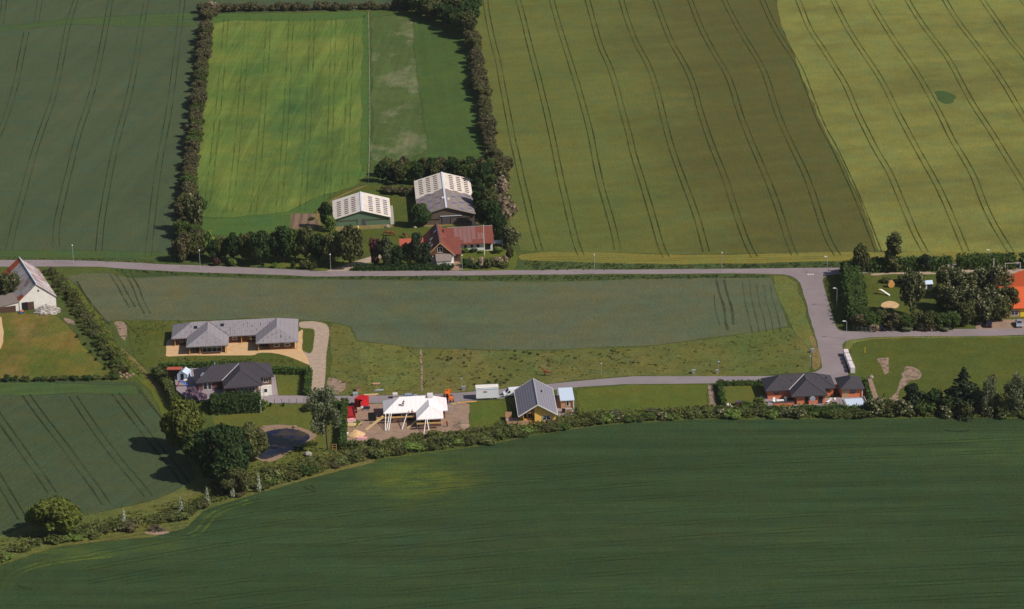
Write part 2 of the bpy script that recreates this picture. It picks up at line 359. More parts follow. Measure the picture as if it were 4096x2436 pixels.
patch('road_verge', [(2070, 1036), (2200, 1042), (2729, 1055), (3353, 1044), (3500, 1040), (3500, 1068), (3354, 1074), (2680, 1080), (2150, 1086), (2060, 1086)], 'verge', .016, .4)
patch('verge_left', [(-200, 1027), (0, 1027), (400, 1033), (690, 1046), (1000, 1058), (1300, 1080), (1240, 1088), (1000, 1075), (687, 1062), (291, 1043), (0, 1042), (-200, 1042)], 'verge', .017, .4)
patch('farm_garden', [(1040, 1020), (1450, 1040), (1560, 1030), (1740, 1000), (1850, 1000), (2060, 990), (2080, 1060), (2060, 1082), (1400, 1086), (1250, 1088), (1000, 1072)], 'lawn_green', .012, .4)
patch('farm_yard', [(1200, 860), (1330, 770), (1500, 740), (1680, 740), (2000, 740), (2020, 980), (1850, 1000), (1600, 1010), (1300, 1010), (1160, 930)], 'right_plot', .0115, .5)
patch('yard_gravel', [(1340, 892), (1560, 885), (1600, 900), (1560, 915), (1440, 920), (1380, 935), (1330, 925)], 'dry_grass', .018, .6, 1)
patch('barn_apron', [(1670, 905), (1740, 885), (1900, 880), (1930, 895), (1900, 905), (1800, 903), (1740, 912)], 'dry_grass', .018, .6, 1)
patch('vegetable_plot', [(1165, 855), (1262, 853), (1275, 905), (1230, 925), (1160, 912)], 'soil', .018, .2)
patch('farm_track', [(1275, 900), (1262, 870), (1268, 840), (1300, 815), (1340, 790), (1430, 750), (1475, 738), (1476, 741), (1435, 755), (1345, 796), (1306, 822), (1280, 843), (1280, 880), (1300, 920), (1270, 930)], 'dry_grass', .02, .15)
patch('farm_drive', [(1290, 1088), (1330, 1076), (1400, 1052), (1470, 1030), (1520, 1012), (1560, 1020), (1520, 1034), (1440, 1066), (1394, 1086)], 'gravel', .022, .15, 1)
patch('farm_path', [(1800, 1040), (1830, 1035), (1845, 1060), (1850, 1082), (1790, 1082)], 'dirt', .02, .2)
road_top = [(-300, 1038), (0, 1039.8), (291, 1041), (501, 1049), (687, 1059), (1000, 1071), (1250, 1084), (1394, 1084.5), (2150, 1082), (2200, 1079.5), (2680, 1077), (3354, 1071), (3600, 1062), (4200, 1045)]
road_bot = [(4200, 1066), (3600, 1085), (3400, 1096), (3330, 1098), (3301, 1105), (3289, 1120), (3306, 1183), (3330, 1260), (3344, 1306), (3352, 1318), (3367, 1325), (3451, 1327), (3559, 1322), (3857, 1316), (4300, 1312), (4300, 1339), (4096, 1340), (3810, 1345), (3631, 1345), (3487, 1349), (3401, 1359), (3379, 1366), (3369, 1378), (3374, 1410), (3384, 1460), (3398, 1515), (3390, 1535), (3200, 1545), (3120, 1535), (3120, 1505), (3258, 1490), (3290, 1472), (3277, 1408.6), (3258, 1327), (3229, 1221), (3200, 1130), (3175, 1107), (3130, 1097), (2969, 1094), (2680, 1096), (2200, 1098.5), (1250, 1106), (1000, 1096), (687, 1085.5), (501, 1075), (404, 1067), (0, 1067), (-300, 1067)]
patch('road', road_top + road_bot, 'road', .030, .22)
patch('road_edge_grass', [(3381, 1367), (3401, 1360), (3487, 1350), (3631, 1346), (3810, 1346), (4200, 1341), (4200, 1347), (3810, 1352), (3640, 1352), (3500, 1358), (3415, 1372), (3395, 1400), (3400, 1440), (3386, 1440), (3375, 1400)], 'rough_yellow', .02, .3, soft=.8)
mk = MB()
for x in (3233, 3242, 3252, 3290, 3300, 3308):
    a = at(x, 1097.5); mk.box(a.x - .22, a.y - .3, .03, a.x + .22, a.y + .3, .0345)
mk.build('give_way_marking', M['paint'])['kind'] = 'structure'
patch('lower_lane', [(1040, 1583), (1344, 1584), (1652, 1581), (1851, 1570), (2005, 1556), (2203, 1535), (2392, 1517), (2536, 1505), (3017, 1505), (3140, 1503), (3150, 1532), (3041, 1527), (2825, 1534), (2488, 1537), (2320, 1548), (2203, 1562), (2005, 1594), (1820, 1608), (1520, 1612), (1335, 1614), (1069, 1614)], 'lane', .028, .08)
patch('brown_crop_field', [(263, 1104), (350, 1092), (445, 1092), (520, 1112), (600, 1108), (720, 1103), (1000, 1112), (1500, 1119), (2200, 1126), (2680, 1112), (3040, 1108), (3089, 1112), (3110, 1180), (3134, 1240), (3157, 1305), (3050, 1330), (2921, 1341), (2633, 1380), (2200, 1399), (1985, 1400), (1641, 1388), (1428, 1362), (1403, 1305), (1313, 1285), (1000, 1272), (689, 1282), (560, 1278), (443, 1282), (425, 1290), (360, 1205), (307, 1140)], 'mid_crop', .012, .5)
patch('field_verge', [(445, 1074), (687, 1088), (1000, 1098), (1250, 1108), (2200, 1100), (2969, 1096), (3089, 1100), (3060, 1112), (2680, 1113), (2200, 1127), (1500, 1120), (1000, 1113), (720, 1104), (600, 1110), (520, 1112)], 'verge', .016, .3)
patch('junction_verge', [(3089, 1100), (3150, 1104), (3190, 1130), (3222, 1221), (3250, 1327), (3270, 1408), (3240, 1400), (3180, 1330), (3140, 1250), (3110, 1180)], 'rough_yellow', .017, .5)
patch('dry_corner', [(3230, 1340), (3258, 1340), (3280, 1410), (3288, 1465), (3250, 1487), (3245, 1440), (3250, 1400)], 'dry_grass', .02, .5, 1)
patch('rough_pasture', [(1330, 1290), (1403, 1307), (1428, 1364), (1641, 1390), (1985, 1402), (2200, 1401), (2633, 1382), (2921, 1343), (3157, 1308), (3230, 1350), (3250, 1420), (3240, 1488), (3017, 1503), (2536, 1503), (2392, 1515), (2203, 1533), (2005, 1554), (1851, 1568), (1652, 1579), (1344, 1582), (1320, 1500)], 'rough', .014, .6)
patch('tufted_meadow', [(1440, 1368), (1680, 1392), (1690, 1560), (1480, 1572), (1430, 1450)], 'rough_yellow', .018, .6, 1)
patch('footpath', [(1679, 1392), (1687, 1392), (1690, 1470), (1694, 1566), (1685, 1566), (1682, 1470)], 'dirt_pale', .024, .1)
patch('house_plot', [(500, 1290), (689, 1284), (1200, 1276), (1320, 1285), (1330, 1400), (1310, 1582), (1050, 1585), (780, 1470), (600, 1475), (545, 1440), (520, 1360)], 'right_plot', .0115, .6)
patch('bare_earth', [(448, 1285), (505, 1284), (515, 1330), (500, 1370), (475, 1345), (462, 1310)], 'dirt_pale', .018, .5, 1)
patch('sand_yard', [(664, 1383), (668, 1360), (720, 1340), (1180, 1330), (1190, 1330), (1205, 1320), (1212, 1318), (1208, 1398), (1225, 1420), (1255, 1430), (1250, 1465), (1190, 1440), (1150, 1425), (1100, 1412), (1035, 1410), (1015, 1422), (870, 1422), (760, 1422), (662, 1427)], 'sand', .019, .25)
patch('gravel_track', [(1196, 1292), (1198, 1287), (1247, 1284), (1295, 1291), (1318, 1306), (1314, 1366), (1305, 1414), (1303, 1480), (1300, 1530), (1290, 1590), (1246, 1590), (1244, 1530), (1240, 1450), (1225, 1420), (1208, 1400), (1247, 1420), (1256, 1360), (1260, 1320), (1245, 1313), (1196, 1313)], 'gravel', .024, .15, 1)
patch('bare_verge', [(1303, 1505), (1340, 1510), (1395, 1530), (1385, 1560), (1350, 1583), (1300, 1583)], 'dirt_pale', .02, .8, 1)
patch('garden_lawn', [(1104, 1494), (1212, 1496), (1214, 1581), (1113, 1581)], 'lawn', .02, .05)
patch('brick_path', [(1086, 1500), (1100, 1500), (1113, 1582), (1087, 1582)], 'paving', .021, .03)
patch('driveway', [(1045, 1583), (1218, 1582), (1218, 1614), (1069, 1614), (1046, 1600)], 'paving', .032, .03)
patch('lower_lawn', [(820, 1600), (1070, 1618), (1360, 1618), (1364, 1800), (1280, 1810), (1100, 1880), (960, 1880), (860, 1700)], 'lawn', .018, .4)
patch('ditch_bank', [(225, 1090), (262, 1104), (306, 1140), (360, 1205), (425, 1295), (470, 1385), (560, 1450), (640, 1560), (690, 1640), (650, 1660), (600, 1560), (500, 1470), (420, 1370), (330, 1250), (250, 1140)], 'lawn_green', .013, .5)
patch('dry_bank', [(470, 1385), (500, 1400), (560, 1450), (610, 1510), (640, 1540), (690, 1600), (700, 1650), (660, 1620), (620, 1560), (560, 1480), (500, 1420)], 'dry_grass', .0165, .5, 1)
patch('wild_lawn', [(-100, 1245), (230, 1262), (300, 1330), (370, 1420), (450, 1495), (480, 1512), (-100, 1518)], 'lawn_wild', .016, .5)
patch('lower_crop_field', [(-200, 1522), (0, 1520), (300, 1524), (546, 1530), (590, 1590), (643, 1670), (740, 1803), (782, 1912), (700, 1965), (606, 2003), (364, 2058), (91, 2106), (0, 2145), (-200, 2190)], 'low_crop', .012, .4)
patch('lower_headland', [(-200, 1535), (0, 1530), (300, 1535), (546, 1540), (560, 1580), (300, 1572), (0, 1582), (-200, 1590)], 'grey_strip', .018, .7)
patch('lower_bank', [(782, 1912), (700, 1965), (606, 2003), (364, 2058), (91, 2106), (0, 2145), (-200, 2190), (-200, 2320), (0, 2262), (212, 2190), (424, 2165), (606, 2150), (746, 2112), (819, 2040), (1000, 1984), (1249, 1912), (1500, 1848), (1500, 1760), (1370, 1790), (1100, 1880), (960, 1900)], 'rough', .0135, .4)
DARK = [(-300, 2350), (0, 2258), (212, 2182), (424, 2160), (606, 2145), (700, 2125), (780, 2070), (830, 2032), (1000, 1979), (1249, 1909), (1393, 1866), (1516, 1838), (1733, 1811), (1925, 1785), (2117, 1747), (2310, 1715), (2500, 1694), (2790, 1679), (3400, 1675), (4096, 1674), (4700, 1672)]
patch('dark_crop_field', DARK + [(4700, 2800), (-300, 2800)], 'dark_crop', .012, .35)
patch('site_dirt', [(1378, 1625), (1480, 1614), (1530, 1614), (1850, 1606), (1890, 1622), (1880, 1700), (1870, 1745), (1800, 1765), (1640, 1790), (1480, 1775), (1385, 1790), (1378, 1740)], 'dirt', .019, .9)
patch('site_grass', [(1384, 1670), (1440, 1680), (1450, 1705), (1384, 1712)], 'right_plot', .024, .4)
patch('side_lawn', [(1880, 1612), (2010, 1600), (2045, 1620), (2040, 1735), (1880, 1745)], 'lawn_green', .022, .3)
patch('house_lawn', [(2300, 1560), (2488, 1540), (2828, 1537), (2838, 1655), (2600, 1680), (2300, 1700)], 'lawn_green', .017, .6)
patch('side_terrace', [(2228, 1560), (2245, 1560), (2245, 1620), (2300, 1640), (2290, 1662), (2262, 1676), (2225, 1672)], 'paving', .026, .1)
patch('soil_strip', [(2828, 1538), (2852, 1538), (2870, 1632), (2838, 1640)], 'dirt_pale', .021, .3)
patch('clipped_lawn', [(2880, 1545), (3050, 1540), (3070, 1635), (2890, 1640)], 'lawn', .021, .1)
patch('right_grass_plot', [(3385, 1400), (3415, 1374), (3500, 1358), (3640, 1352), (4300, 1345), (4300, 1668), (3460, 1668), (3440, 1520), (3400, 1500)], 'right_plot', .0125, .3)
patch('bare_soil', [(3503, 1433), (3530, 1430), (3562, 1429), (3556, 1445), (3560, 1470), (3556, 1496), (3537, 1500), (3528, 1480), (3522, 1462), (3508, 1446)], 'dirt_pale', .018, .7)
patch('bare_soil', [(3612, 1466), (3640, 1463), (3672, 1474), (3692, 1490), (3688, 1512), (3668, 1520), (3640, 1524), (3630, 1540), (3606, 1556), (3598, 1590), (3600, 1612), (3560, 1628), (3530, 1640), (3510, 1632), (3528, 1612), (3556, 1592), (3580, 1570), (3590, 1545), (3594, 1525), (3606, 1508), (3600, 1495), (3615, 1484)], 'dirt_pale', .018, .8)
patch('dirt_path', [(3453, 1508), (3485, 1510), (3515, 1590), (3545, 1640), (3495, 1640), (3475, 1570)], 'dirt', .022, .2)
patch('house_terrace', [(3040, 1580), (3170, 1600), (3340, 1590), (3470, 1585), (3475, 1635), (3100, 1640), (3050, 1620)], 'paving', .023, .1)
patch('playground_lawn', [(3400, 1080), (4300, 1070), (4300, 1240), (4010, 1290), (3900, 1312), (3365, 1322), (3350, 1300), (3310, 1180), (3296, 1118), (3310, 1106)], 'right_plot', .013, .3)
patch('playground_sand', [(3790, 1070), (4300, 1066), (4300, 1125), (4050, 1110), (3900, 1105)], 'gravel', .018, .5)
patch('playground_path', [(3480, 1095), (3700, 1085), (3760, 1095), (3700, 1098), (3560, 1096), (3490, 1103)], 'gravel', .018, .3)
patch('playground_sand', [(3520, 1215), (3560, 1200), (3600, 1215), (3590, 1235), (3530, 1235)], 'sand', .018, .3, 1)
patch('car_park', [(3905, 1284), (4000, 1278), (4300, 1270), (4300, 1316), (3900, 1317)], 'dirt', .026, .2)
patch('beach', [(1000, 1760), (1010, 1735), (1033, 1708), (1100, 1697), (1180, 1702), (1240, 1722), (1272, 1742), (1255, 1756), (1200, 1780), (1100, 1850), (1040, 1845), (1010, 1820)], 'beach', .022, .2, 1)
# wheel tracks
def tracks(name, lines, mat, half=.9, wd=.42, z=.026):
    mb = MB()
    for ln in lines:
        pts = smooth([at(x, y) for x, y in ln], 2)
        off = (half, -half) if half else (0,)
        for o in off:
            q = []
            for i, p in enumerate(pts):
                d = (pts[min(i + 1, len(pts) - 1)] - pts[max(i - 1, 0)]).normalized()
                q.append(p + Vector((-d.y, d.x, 0)) * o)
            ribbon(mb, dens(q, 5, .05, False), wd, z, .3)
    o = mb.build(name, M[mat]); o['kind'] = 'structure'; return o
def sc(ox, oy, s, lines): return [[(ox + x / s, oy + y / s) for x, y in l] for l in lines]
A1 = sc(2000, 0, 1.4, [
 [(-70, -60), (-87, 0), (-42, 231), (-12, 330), (10, 462), (43, 627), (72, 792), (95, 880), (115, 980), (150, 1120), (170, 1210), (200, 1330), (222, 1400)],
 [(85, -60), (100, 0), (120, 60), (165, 250), (205, 400), (255, 600), (300, 800), (335, 980), (375, 1150), (410, 1300), (435, 1390), (455, 1430)],
 [(275, -60), (290, 0), (325, 130), (372, 280), (420, 430), (480, 640), (510, 760), (535, 900), (565, 1040), (600, 1160), (635, 1280), (660, 1400)],
 [(475, -60), (490, 0), (520, 110), (560, 260), (610, 360), (650, 480), (690, 640), (725, 760), (745, 860), (785, 980), (830, 1130), (865, 1250), (900, 1380), (930, 1440)],
 [(665, -60), (680, 0), (715, 120), (765, 250), (820, 340), (860, 440), (900, 590), (930, 720), (970, 860), (1030, 1020), (1080, 1150), (1115, 1260), (1155, 1410)],
 [(850, -60), (870, 0), (920, 140), (965, 250), (1040, 370), (1085, 480), (1115, 600), (1145, 700), (1195, 840), (1255, 980), (1300, 1120), (1345, 1260), (1390, 1380), (1425, 1440)],
 [(1040, -60), (1065, 0), (1120, 150), (1200, 300), (1265, 400), (1305, 500), (1340, 630), (1400, 780), (1465, 930), (1520, 1060), (1570, 1200), (1615, 1350), (1650, 1430)],
 [(1230, -60), (1255, 0), (1330, 150), (1430, 310), (1485, 410), (1530, 560), (1570, 680), (1640, 830), (1710, 970), (1760, 1110), (1800, 1240), (1840, 1350), (1890, 1430)]])
A2 = sc(3000, 0, 1.4, [
 [(45, -60), (68, 0), (120, 120), (180, 230), (240, 310), (290, 400), (340, 540), (400, 700), (470, 820), (530, 950), (590, 1080), (640, 1200), (690, 1330), (720, 1410)],
 [(240, -60), (270, 0), (330, 160), (400, 260), (470, 370), (540, 480), (590, 610), (650, 730), (710, 850), (780, 960), (830, 1080), (880, 1200), (920, 1300), (980, 1410)],
 [(435, -60), (465, 0), (540, 150), (610, 260), (700, 390), (760, 490), (820, 620), (890, 750), (960, 880), (1030, 1000), (1090, 1120), (1140, 1240), (1210, 1410)],
 [(640, -60), (670, 0), (740, 120), (810, 230), (890, 340), (960, 450), (1010, 540), (1070, 650), (1130, 780), (1200, 890), (1260, 1000), (1300, 1120), (1360, 1250), (1460, 1410)],
 [(850, -60), (880, 0), (960, 130), (1030, 220), (1120, 340), (1180, 460), (1250, 590), (1340, 720), (1430, 870), (1500, 980), (1580, 1110), (1650, 1300), (1700, 1410)],
 [(1060, -60), (1090, 0), (1170, 130), (1250, 230), (1350, 360), (1430, 480), (1500, 600), (1590, 750), (1700, 950)],
 [(1270, -60), (1300, 0), (1380, 110), (1450, 220), (1560, 340), (1700, 600)],
 [(1490, -60), (1520, 0), (1600, 80), (1700, 220)]])
tracks('tractor_tracks', A1, 'track')
tracks('tractor_tracks', A2, 'track')
A3 = sc(0, 0, 1.413, [
 [(240, -80), (225, 0), (205, 130), (135, 200), (90, 480), (30, 680), (-40, 800)][:3],
 [(150, 180), (130, 270), (90, 480), (30, 680), (-40, 830)],
 [(445, -80), (430, 0), (385, 130), (340, 380), (300, 560), (240, 720), (180, 900), (130, 1100), (80, 1270), (50, 1410)],
 [(640, -80), (625, 0), (600, 140), (555, 380), (510, 560), (440, 760), (400, 930), (350, 1130), (315, 1290), (320, 1400)],
 [(842, -80), (828, 0), (800, 150), (760, 400), (715, 600), (665, 770), (625, 950), (595, 1120), (570, 1270), (558, 1420)],
 [(1045, -80), (1032, 0), (1015, 150), (985, 400), (960, 600), (925, 790), (900, 920), (875, 1100), (850, 1320), (838, 1450)],
 [(1235, -80), (1228, 0), (1222, 40)], [(30, -80), (25, 0), (5, 140)]])
tracks('tractor_tracks', A3, 'track_dark', wd=.34)
A4 = sc(0, 1500, 1.649, [
 [(-60, 200), (0, 290), (100, 430), (200, 570), (280, 680), (345, 780)],
 [(170, 130), (270, 270), (420, 460), (520, 600), (620, 730), (700, 850)],
 [(480, 140), (580, 290), (700, 460), (820, 610), (900, 700), (980, 800)],
 [(760, 120), (860, 250), (960, 380), (1080, 530), (1180, 650), (1225, 720)],
 [(-60, 590), (0, 700), (60, 800), (150, 950)]])
tracks('tractor_tracks', A4, 'track_dark', half=.95, wd=.5)
tracks('tractor_tracks', sc(0, 1500, 1.649, [[(920, 100), (1010, 220), (1090, 310)], [(1160, 430), (1220, 520)]]), 'track_dark', half=0, wd=.5)
tracks('tractor_tracks', [[(2864, 1112), (2878, 1180), (2897, 1225), (2902, 1290), (2912, 1320)], [(2895, 1118), (2910, 1180), (2928, 1230), (2934, 1300)]], 'track_soft', half=0, wd=.7)
tracks('tractor_tracks', [[(2970 + k * 28, 1130 + k * 3), (2978 + k * 28, 1200), (2995 + k * 30, 1270), (3010 + k * 28, 1330)] for k in range(5)] + [[(2856, 1180), (2862, 1250), (2880, 1300)]], 'track_soft', half=0, wd=.3)
tracks('tractor_tracks', [[(307, 1125), (345, 1190), (400, 1260), (440, 1300)], [(270, 1150), (330, 1215), (400, 1310)]], 'track_dark', half=0, wd=.7)
tracks('tractor_tracks', [[(505, 1082), (520, 1110), (545, 1150), (560, 1200), (590, 1255)], [(450, 1095), (480, 1140), (500, 1180), (530, 1230)]], 'track_faint', half=.8, wd=.5)
tracks('tractor_tracks', [[(440, 1370), (480, 1420), (530, 1480), (575, 1520)], [(500, 1290), (560, 1350)]], 'track_dark', half=0, wd=.35)
tracks('tractor_tracks', [[(x, 75), (x - 10 - (1100 - x) * .02, 250), (x - 26 - (1100 - x) * .06, 500), (x - 48 - (1100 - x) * .1, 760), (x - 60 - (1100 - x) * .12, 850)] for x in (905, 990, 1075, 1165, 1250, 1335)] + [[(x, 85), (x - 12, 300), (x - 25, 600), (x - 30, 740)] for x in (1410,)], 'track_meadow', half=.85, wd=.45)
# long sowing lines over the dark crop
low = []
for k, y0 in enumerate((1752, 1800, 1850, 1905, 1960, 2010, 2070, 2130, 2190, 2250, 2310, 2370, 2430)):
    low.append([(4150, y0), (3200, y0 + 40), (2300, y0 + 105), (1500, y0 + 190), (900, y0 + 270), (350, y0 + 370)] if k < 5 else [(4150, y0), (3000, y0 + 60), (2000, y0 + 140), (1100, y0 + 230), (500, y0 + 320)])
tracks('tractor_tracks', low, 'track_faint', half=.9, wd=.32)
tracks('tractor_tracks', [[(20, 2365), (35, 2330), (60, 2295), (130, 2265), (250, 2240), (450, 2220)], [(760, 2140), (800, 2125), (830, 2080), (880, 2040), (1000, 2005)]], 'track_light', half=.9, wd=.7)
tracks('tractor_tracks', [[(1215, 1945), (1235, 1960), (1262, 1965)], [(1240, 1942), (1262, 1955)], [(3780, 1720), (3830, 1728), (3880, 1722)], [(70, 2340), (90, 2352), (130, 2358)]], 'track_dark', half=0, wd=.8)
tracks('tractor_tracks', [[(2080, 1046), (2200, 1030), (2700, 1040), (3300, 1030)]] , 'track_pale', half=.9, wd=.35, z=.03)

# pond
n = N('pond_water'); wv = n.map()
pc = n.mix(n.noise(n.map(loc=(3, 1, 0)), .16, 4, .6, .42, .6), lin((74, 58, 42)), lin((24, 30, 52)))  # brown water; the sky's reflection painted in as navy patches by noise
M['water'] = n.bsdf(pc, .1, .25, bump=n.noise(wv, 2.0, 3), bs=.05, bd=.05)
patch('pond_water', [(1012, 1800), (1014, 1760), (1045, 1732), (1098, 1718), (1155, 1712), (1213, 1725), (1244, 1745), (1228, 1765), (1191, 1794), (1141, 1808), (1101, 1826), (1054, 1841), (1022, 1826)], 'water', .030, .08, 1)

# ------------------------------------------------------------------ vegetation
LM = {
 'brown': leaf_mat('hawthorn_leaves', [(78, 74, 48), (104, 94, 68), (88, 84, 56), (76, 84, 44), (124, 110, 86)], .12),
 'green': leaf_mat('green_leaves', [(58, 76, 34), (84, 100, 44), (70, 90, 38), (98, 112, 52)], .18),
 'dark': leaf_mat('dark_green_leaves', [(40, 60, 30), (56, 78, 36), (46, 66, 32), (70, 90, 44)], .18),
 'olive': leaf_mat('olive_leaves', [(72, 76, 42), (94, 98, 52), (82, 84, 48), (104, 106, 62)], .2),
 'grey': leaf_mat('grey_green_leaves', [(98, 106, 76), (122, 126, 94), (88, 98, 66), (110, 114, 84)], .12),
 'pale': leaf_mat('pale_leaves', [(66, 76, 40), (82, 90, 48), (72, 82, 42), (98, 100, 66), (180, 168, 138)], .12),
 'light': leaf_mat('light_green_leaves', [(88, 112, 46), (106, 128, 54), (96, 116, 50), (124, 138, 76)], .15),
 'purple': leaf_mat('lilac_blossom', [(112, 84, 110), (146, 118, 146), (92, 84, 72), (130, 104, 130)], .1),
 'red': leaf_mat('copper_leaves', [(70, 40, 42), (92, 56, 50), (76, 60, 44), (84, 46, 48)], .12),
 'conifer': leaf_mat('conifer_needles', [(32, 46, 30), (50, 62, 36), (40, 54, 34), (62, 72, 44)], .15, .08),
 'pine': leaf_mat('pine_needles', [(58, 70, 48), (76, 84, 56), (66, 76, 50), (90, 92, 66)], .15, .1),
 'gold': leaf_mat('yellow_green_leaves', [(74, 86, 32), (98, 106, 42), (84, 92, 34), (110, 114, 50)], .12),
 'pink': leaf_mat('pink_blossom', [(96, 100, 62), (176, 148, 130), (120, 108, 80), (190, 166, 146), (84, 92, 52)], .1),
 'white': leaf_mat('silver_leaves', [(120, 128, 100), (196, 200, 176), (150, 156, 128), (214, 214, 196)], .08),
 'hedge': leaf_mat('clipped_hedge_leaves', [(50, 70, 30), (70, 90, 38), (60, 80, 34), (84, 102, 46)], .1),
 'bushy': leaf_mat('hedgerow_leaves', [(72, 84, 40), (94, 106, 52), (82, 94, 46), (106, 112, 62), (118, 114, 76)], .25),
 'weed': leaf_mat('rough_weeds', [(80, 90, 42), (104, 110, 54), (92, 100, 48), (122, 116, 66)], .1),
 'tuft': leaf_mat('rush_leaves', [(48, 62, 30), (62, 76, 38), (78, 84, 46)], .1),
}
M['bark'] = plain('bark', (88, 76, 66), .95, .25, 3)

def quads_mesh(name, P, Nn, size, mat, rng, asp=(.6, 1.3)):
    k = len(P)
    a = rng.normal(size=(k, 3)); a -= Nn * (a * Nn).sum(1)[:, None]; a /= np.linalg.norm(a, axis=1)[:, None] + 1e-9
    b = np.cross(Nn, a)
    sz = size * rng.uniform(.6, 1.35, k)[:, None]; a *= sz * rng.uniform(*asp, k)[:, None]; b *= sz
    bend = Nn * sz * rng.uniform(-.35, .35, k)[:, None]
    V = np.stack([P - a - b * .5, P + a * .4 - b + bend, P + a + b * .5, P - a * .4 + b - bend], 1).reshape(-1, 3)
    me = bpy.data.meshes.new(name); me.vertices.add(4 * k); me.vertices.foreach_set('co', V.ravel())
    me.loops.add(4 * k); me.loops.foreach_set('vertex_index', np.arange(4 * k))
    me.polygons.add(k); me.polygons.foreach_set('loop_start', np.arange(0, 4 * k, 4)); me.polygons.foreach_set('loop_total', np.full(k, 4))
    me.update(); me.validate(); me.materials.append(LM[mat]); return me

def crown(name, lobes, n, size, mat, seed, jit=.55, deep=.5, up=.25):
    rng = np.random.default_rng(seed)
    C = np.array([l[:3] for l in lobes], float); Q = np.array([l[3:6] for l in lobes], float)
    area = Q[:, 0] * Q[:, 2]; pr = area / area.sum()
    P = []; Nn = []; got = 0
    while got < n:
        i = rng.choice(len(lobes), n, p=pr); d = rng.normal(size=(n, 3)); d /= np.linalg.norm(d, axis=1)[:, None]
        r = 1 - deep * rng.random(n) ** 2.2
        p = C[i] + d * Q[i] * r[:, None] * rng.uniform(.93, 1.12, n)[:, None]
        rel = (p[:, None, :] - C[None]) / Q[None]; dd = np.sqrt((rel ** 2).sum(2)); dd[np.arange(n), i] = 9
        ok = (dd.min(1) > .62) & (p[:, 2] > .03)
        nn = d / Q[i]; nn /= np.linalg.norm(nn, axis=1)[:, None]; nn[:, 2] += up; nn += rng.normal(size=(n, 3)) * jit; nn /= np.linalg.norm(nn, axis=1)[:, None]
        P.append(p[ok]); Nn.append(nn[ok]); got += ok.sum()
    P = np.concatenate(P)[:n]; Nn = np.concatenate(Nn)[:n]
    return quads_mesh(name, P, Nn, size, mat, rng)

def lobes_round(Rr, Hh, z0, k, seed, sr=(.34, .55), flat=.85):
    r = random.Random(seed); L = [(0, 0, z0 + (Hh - z0) * .5, Rr * .55, Rr * .55, (Hh - z0) * .42)]
    for i in range(k):
        t = r.uniform(0, 2 * math.pi); u = r.uniform(-.75, .95); q = math.sqrt(max(0.05, 1 - u * u)) * r.uniform(.5, .8)
        s = r.uniform(*sr) * Rr
        L.append((q * Rr * math.cos(t), q * Rr * math.sin(t), z0 + (Hh - z0) * (.5 + u * .36), s, s, s * flat))
    return L
def trunk_mesh(name, Hh, r0, top, seed, limbs=4, spread=1.0, lean=0):
    r = random.Random(seed); m = MB()
    pts = [(0, 0, -.1), (lean * .2, r.uniform(-.1, .1), Hh * .25), (lean * .6, r.uniform(-.2, .2), Hh * .5), (lean, 0, Hh * top)]
    m.tube(pts, [r0 * 1.25, r0, r0 * .75, r0 * .25], 7)
    for i in range(limbs):
        t = 2 * math.pi * i / limbs + r.uniform(-.4, .4); z = Hh * r.uniform(.28, .5); q = spread * r.uniform(.45, .7)
        x0 = lean * (z / Hh)
        m.tube([(x0, 0, z), (x0 + q * .5 * math.cos(t), q * .5 * math.sin(t), z + Hh * .14), (x0 + q * math.cos(t), q * math.sin(t), z + Hh * .3)], [r0 * .5, r0 * .33, r0 * .1], 5)
    return m.mesh(name, M['bark'])
TREE = {}
def variant(key, cat, Rr, Hh, z0, k, n, size, mat, seed, sr=(.34, .55), flat=.85, jit=.55, deep=.5, lobes=None, lean=0, limbs=4, top=.85):
    cm = crown(key + '_crown', lobes or lobes_round(Rr, Hh, z0, k, seed, sr, flat), n, size, mat, seed, jit, deep)
    tm = trunk_mesh(key + '_trunk', Hh, .045 * Rr + .06, top, seed, limbs, Rr, lean)
    TREE[key] = (cat, Rr, Hh, cm, tm)
for i in range(4): variant('hawthorn%d' % i, 'tree', 3.3, 5.2, .1, 20, 1900, .24, 'brown', 11 + i, (.2, .42), .85, .75)
for i in range(3): variant('green%d' % i, 'tree', 3.3, 6.6, .6, 26, 2900, .23, 'green', 21 + i, (.17, .4), .85, .75)
for i in range(3): variant('dark%d' % i, 'tree', 3.5, 7.2, .7, 26, 2900, .24, 'dark', 31 + i, (.17, .4), .85, .75)
for i in range(3): variant('olive%d' % i, 'tree', 3.4, 6.4, .6, 26, 2900, .23, 'olive', 41 + i, (.17, .4), .85, .75)
for i in range(2): variant('pale%d' % i, 'tree', 3.6, 7.4, .7, 26, 2300, .24, 'pale', 51 + i, (.16, .34), 1.3, 1.0)
variant('light0', 'tree', 2.6, 6, .5, 14, 1500, .25, 'light', 61, (.26, .46))
variant('pink0', 'tree', 2.8, 5, .3, 14, 1500, .24, 'pink', 62, (.26, .46))
variant('red0', 'tree', 2.2, 4.4, .2, 10, 900, .26, 'red', 63)
variant('reddish0', 'tree', 3.0, 6.0, .4, 14, 1700, .26, 'brown', 64, (.18, .38), .85, .8)
variant('big0', 'tree', 8, 13.5, 1.0, 46, 11000, .36, 'dark', 71, (.2, .36))
variant('big1', 'tree', 6, 11.5, .8, 34, 7500, .34, 'olive', 72, (.22, .38))
variant('big2', 'tree', 6, 11, .8, 34, 7500, .34, 'gold', 73, (.22, .38))
variant('big3', 'tree', 5.5, 10, .6, 30, 6000, .34, 'green', 74, (.22, .38))
variant('round0', 'tree', 3.3, 6.4, .8, 22, 4200, .25, 'dark', 75, (.3, .46), .95)
_r = random.Random(5)
wl = [(_r.gauss(-1.0, 1.5), _r.gauss(0, 1.3), _r.uniform(5.5, 13.5), _r.uniform(.8, 1.6), _r.uniform(.8, 1.6), _r.uniform(1.0, 1.9)) for _ in range(30)]
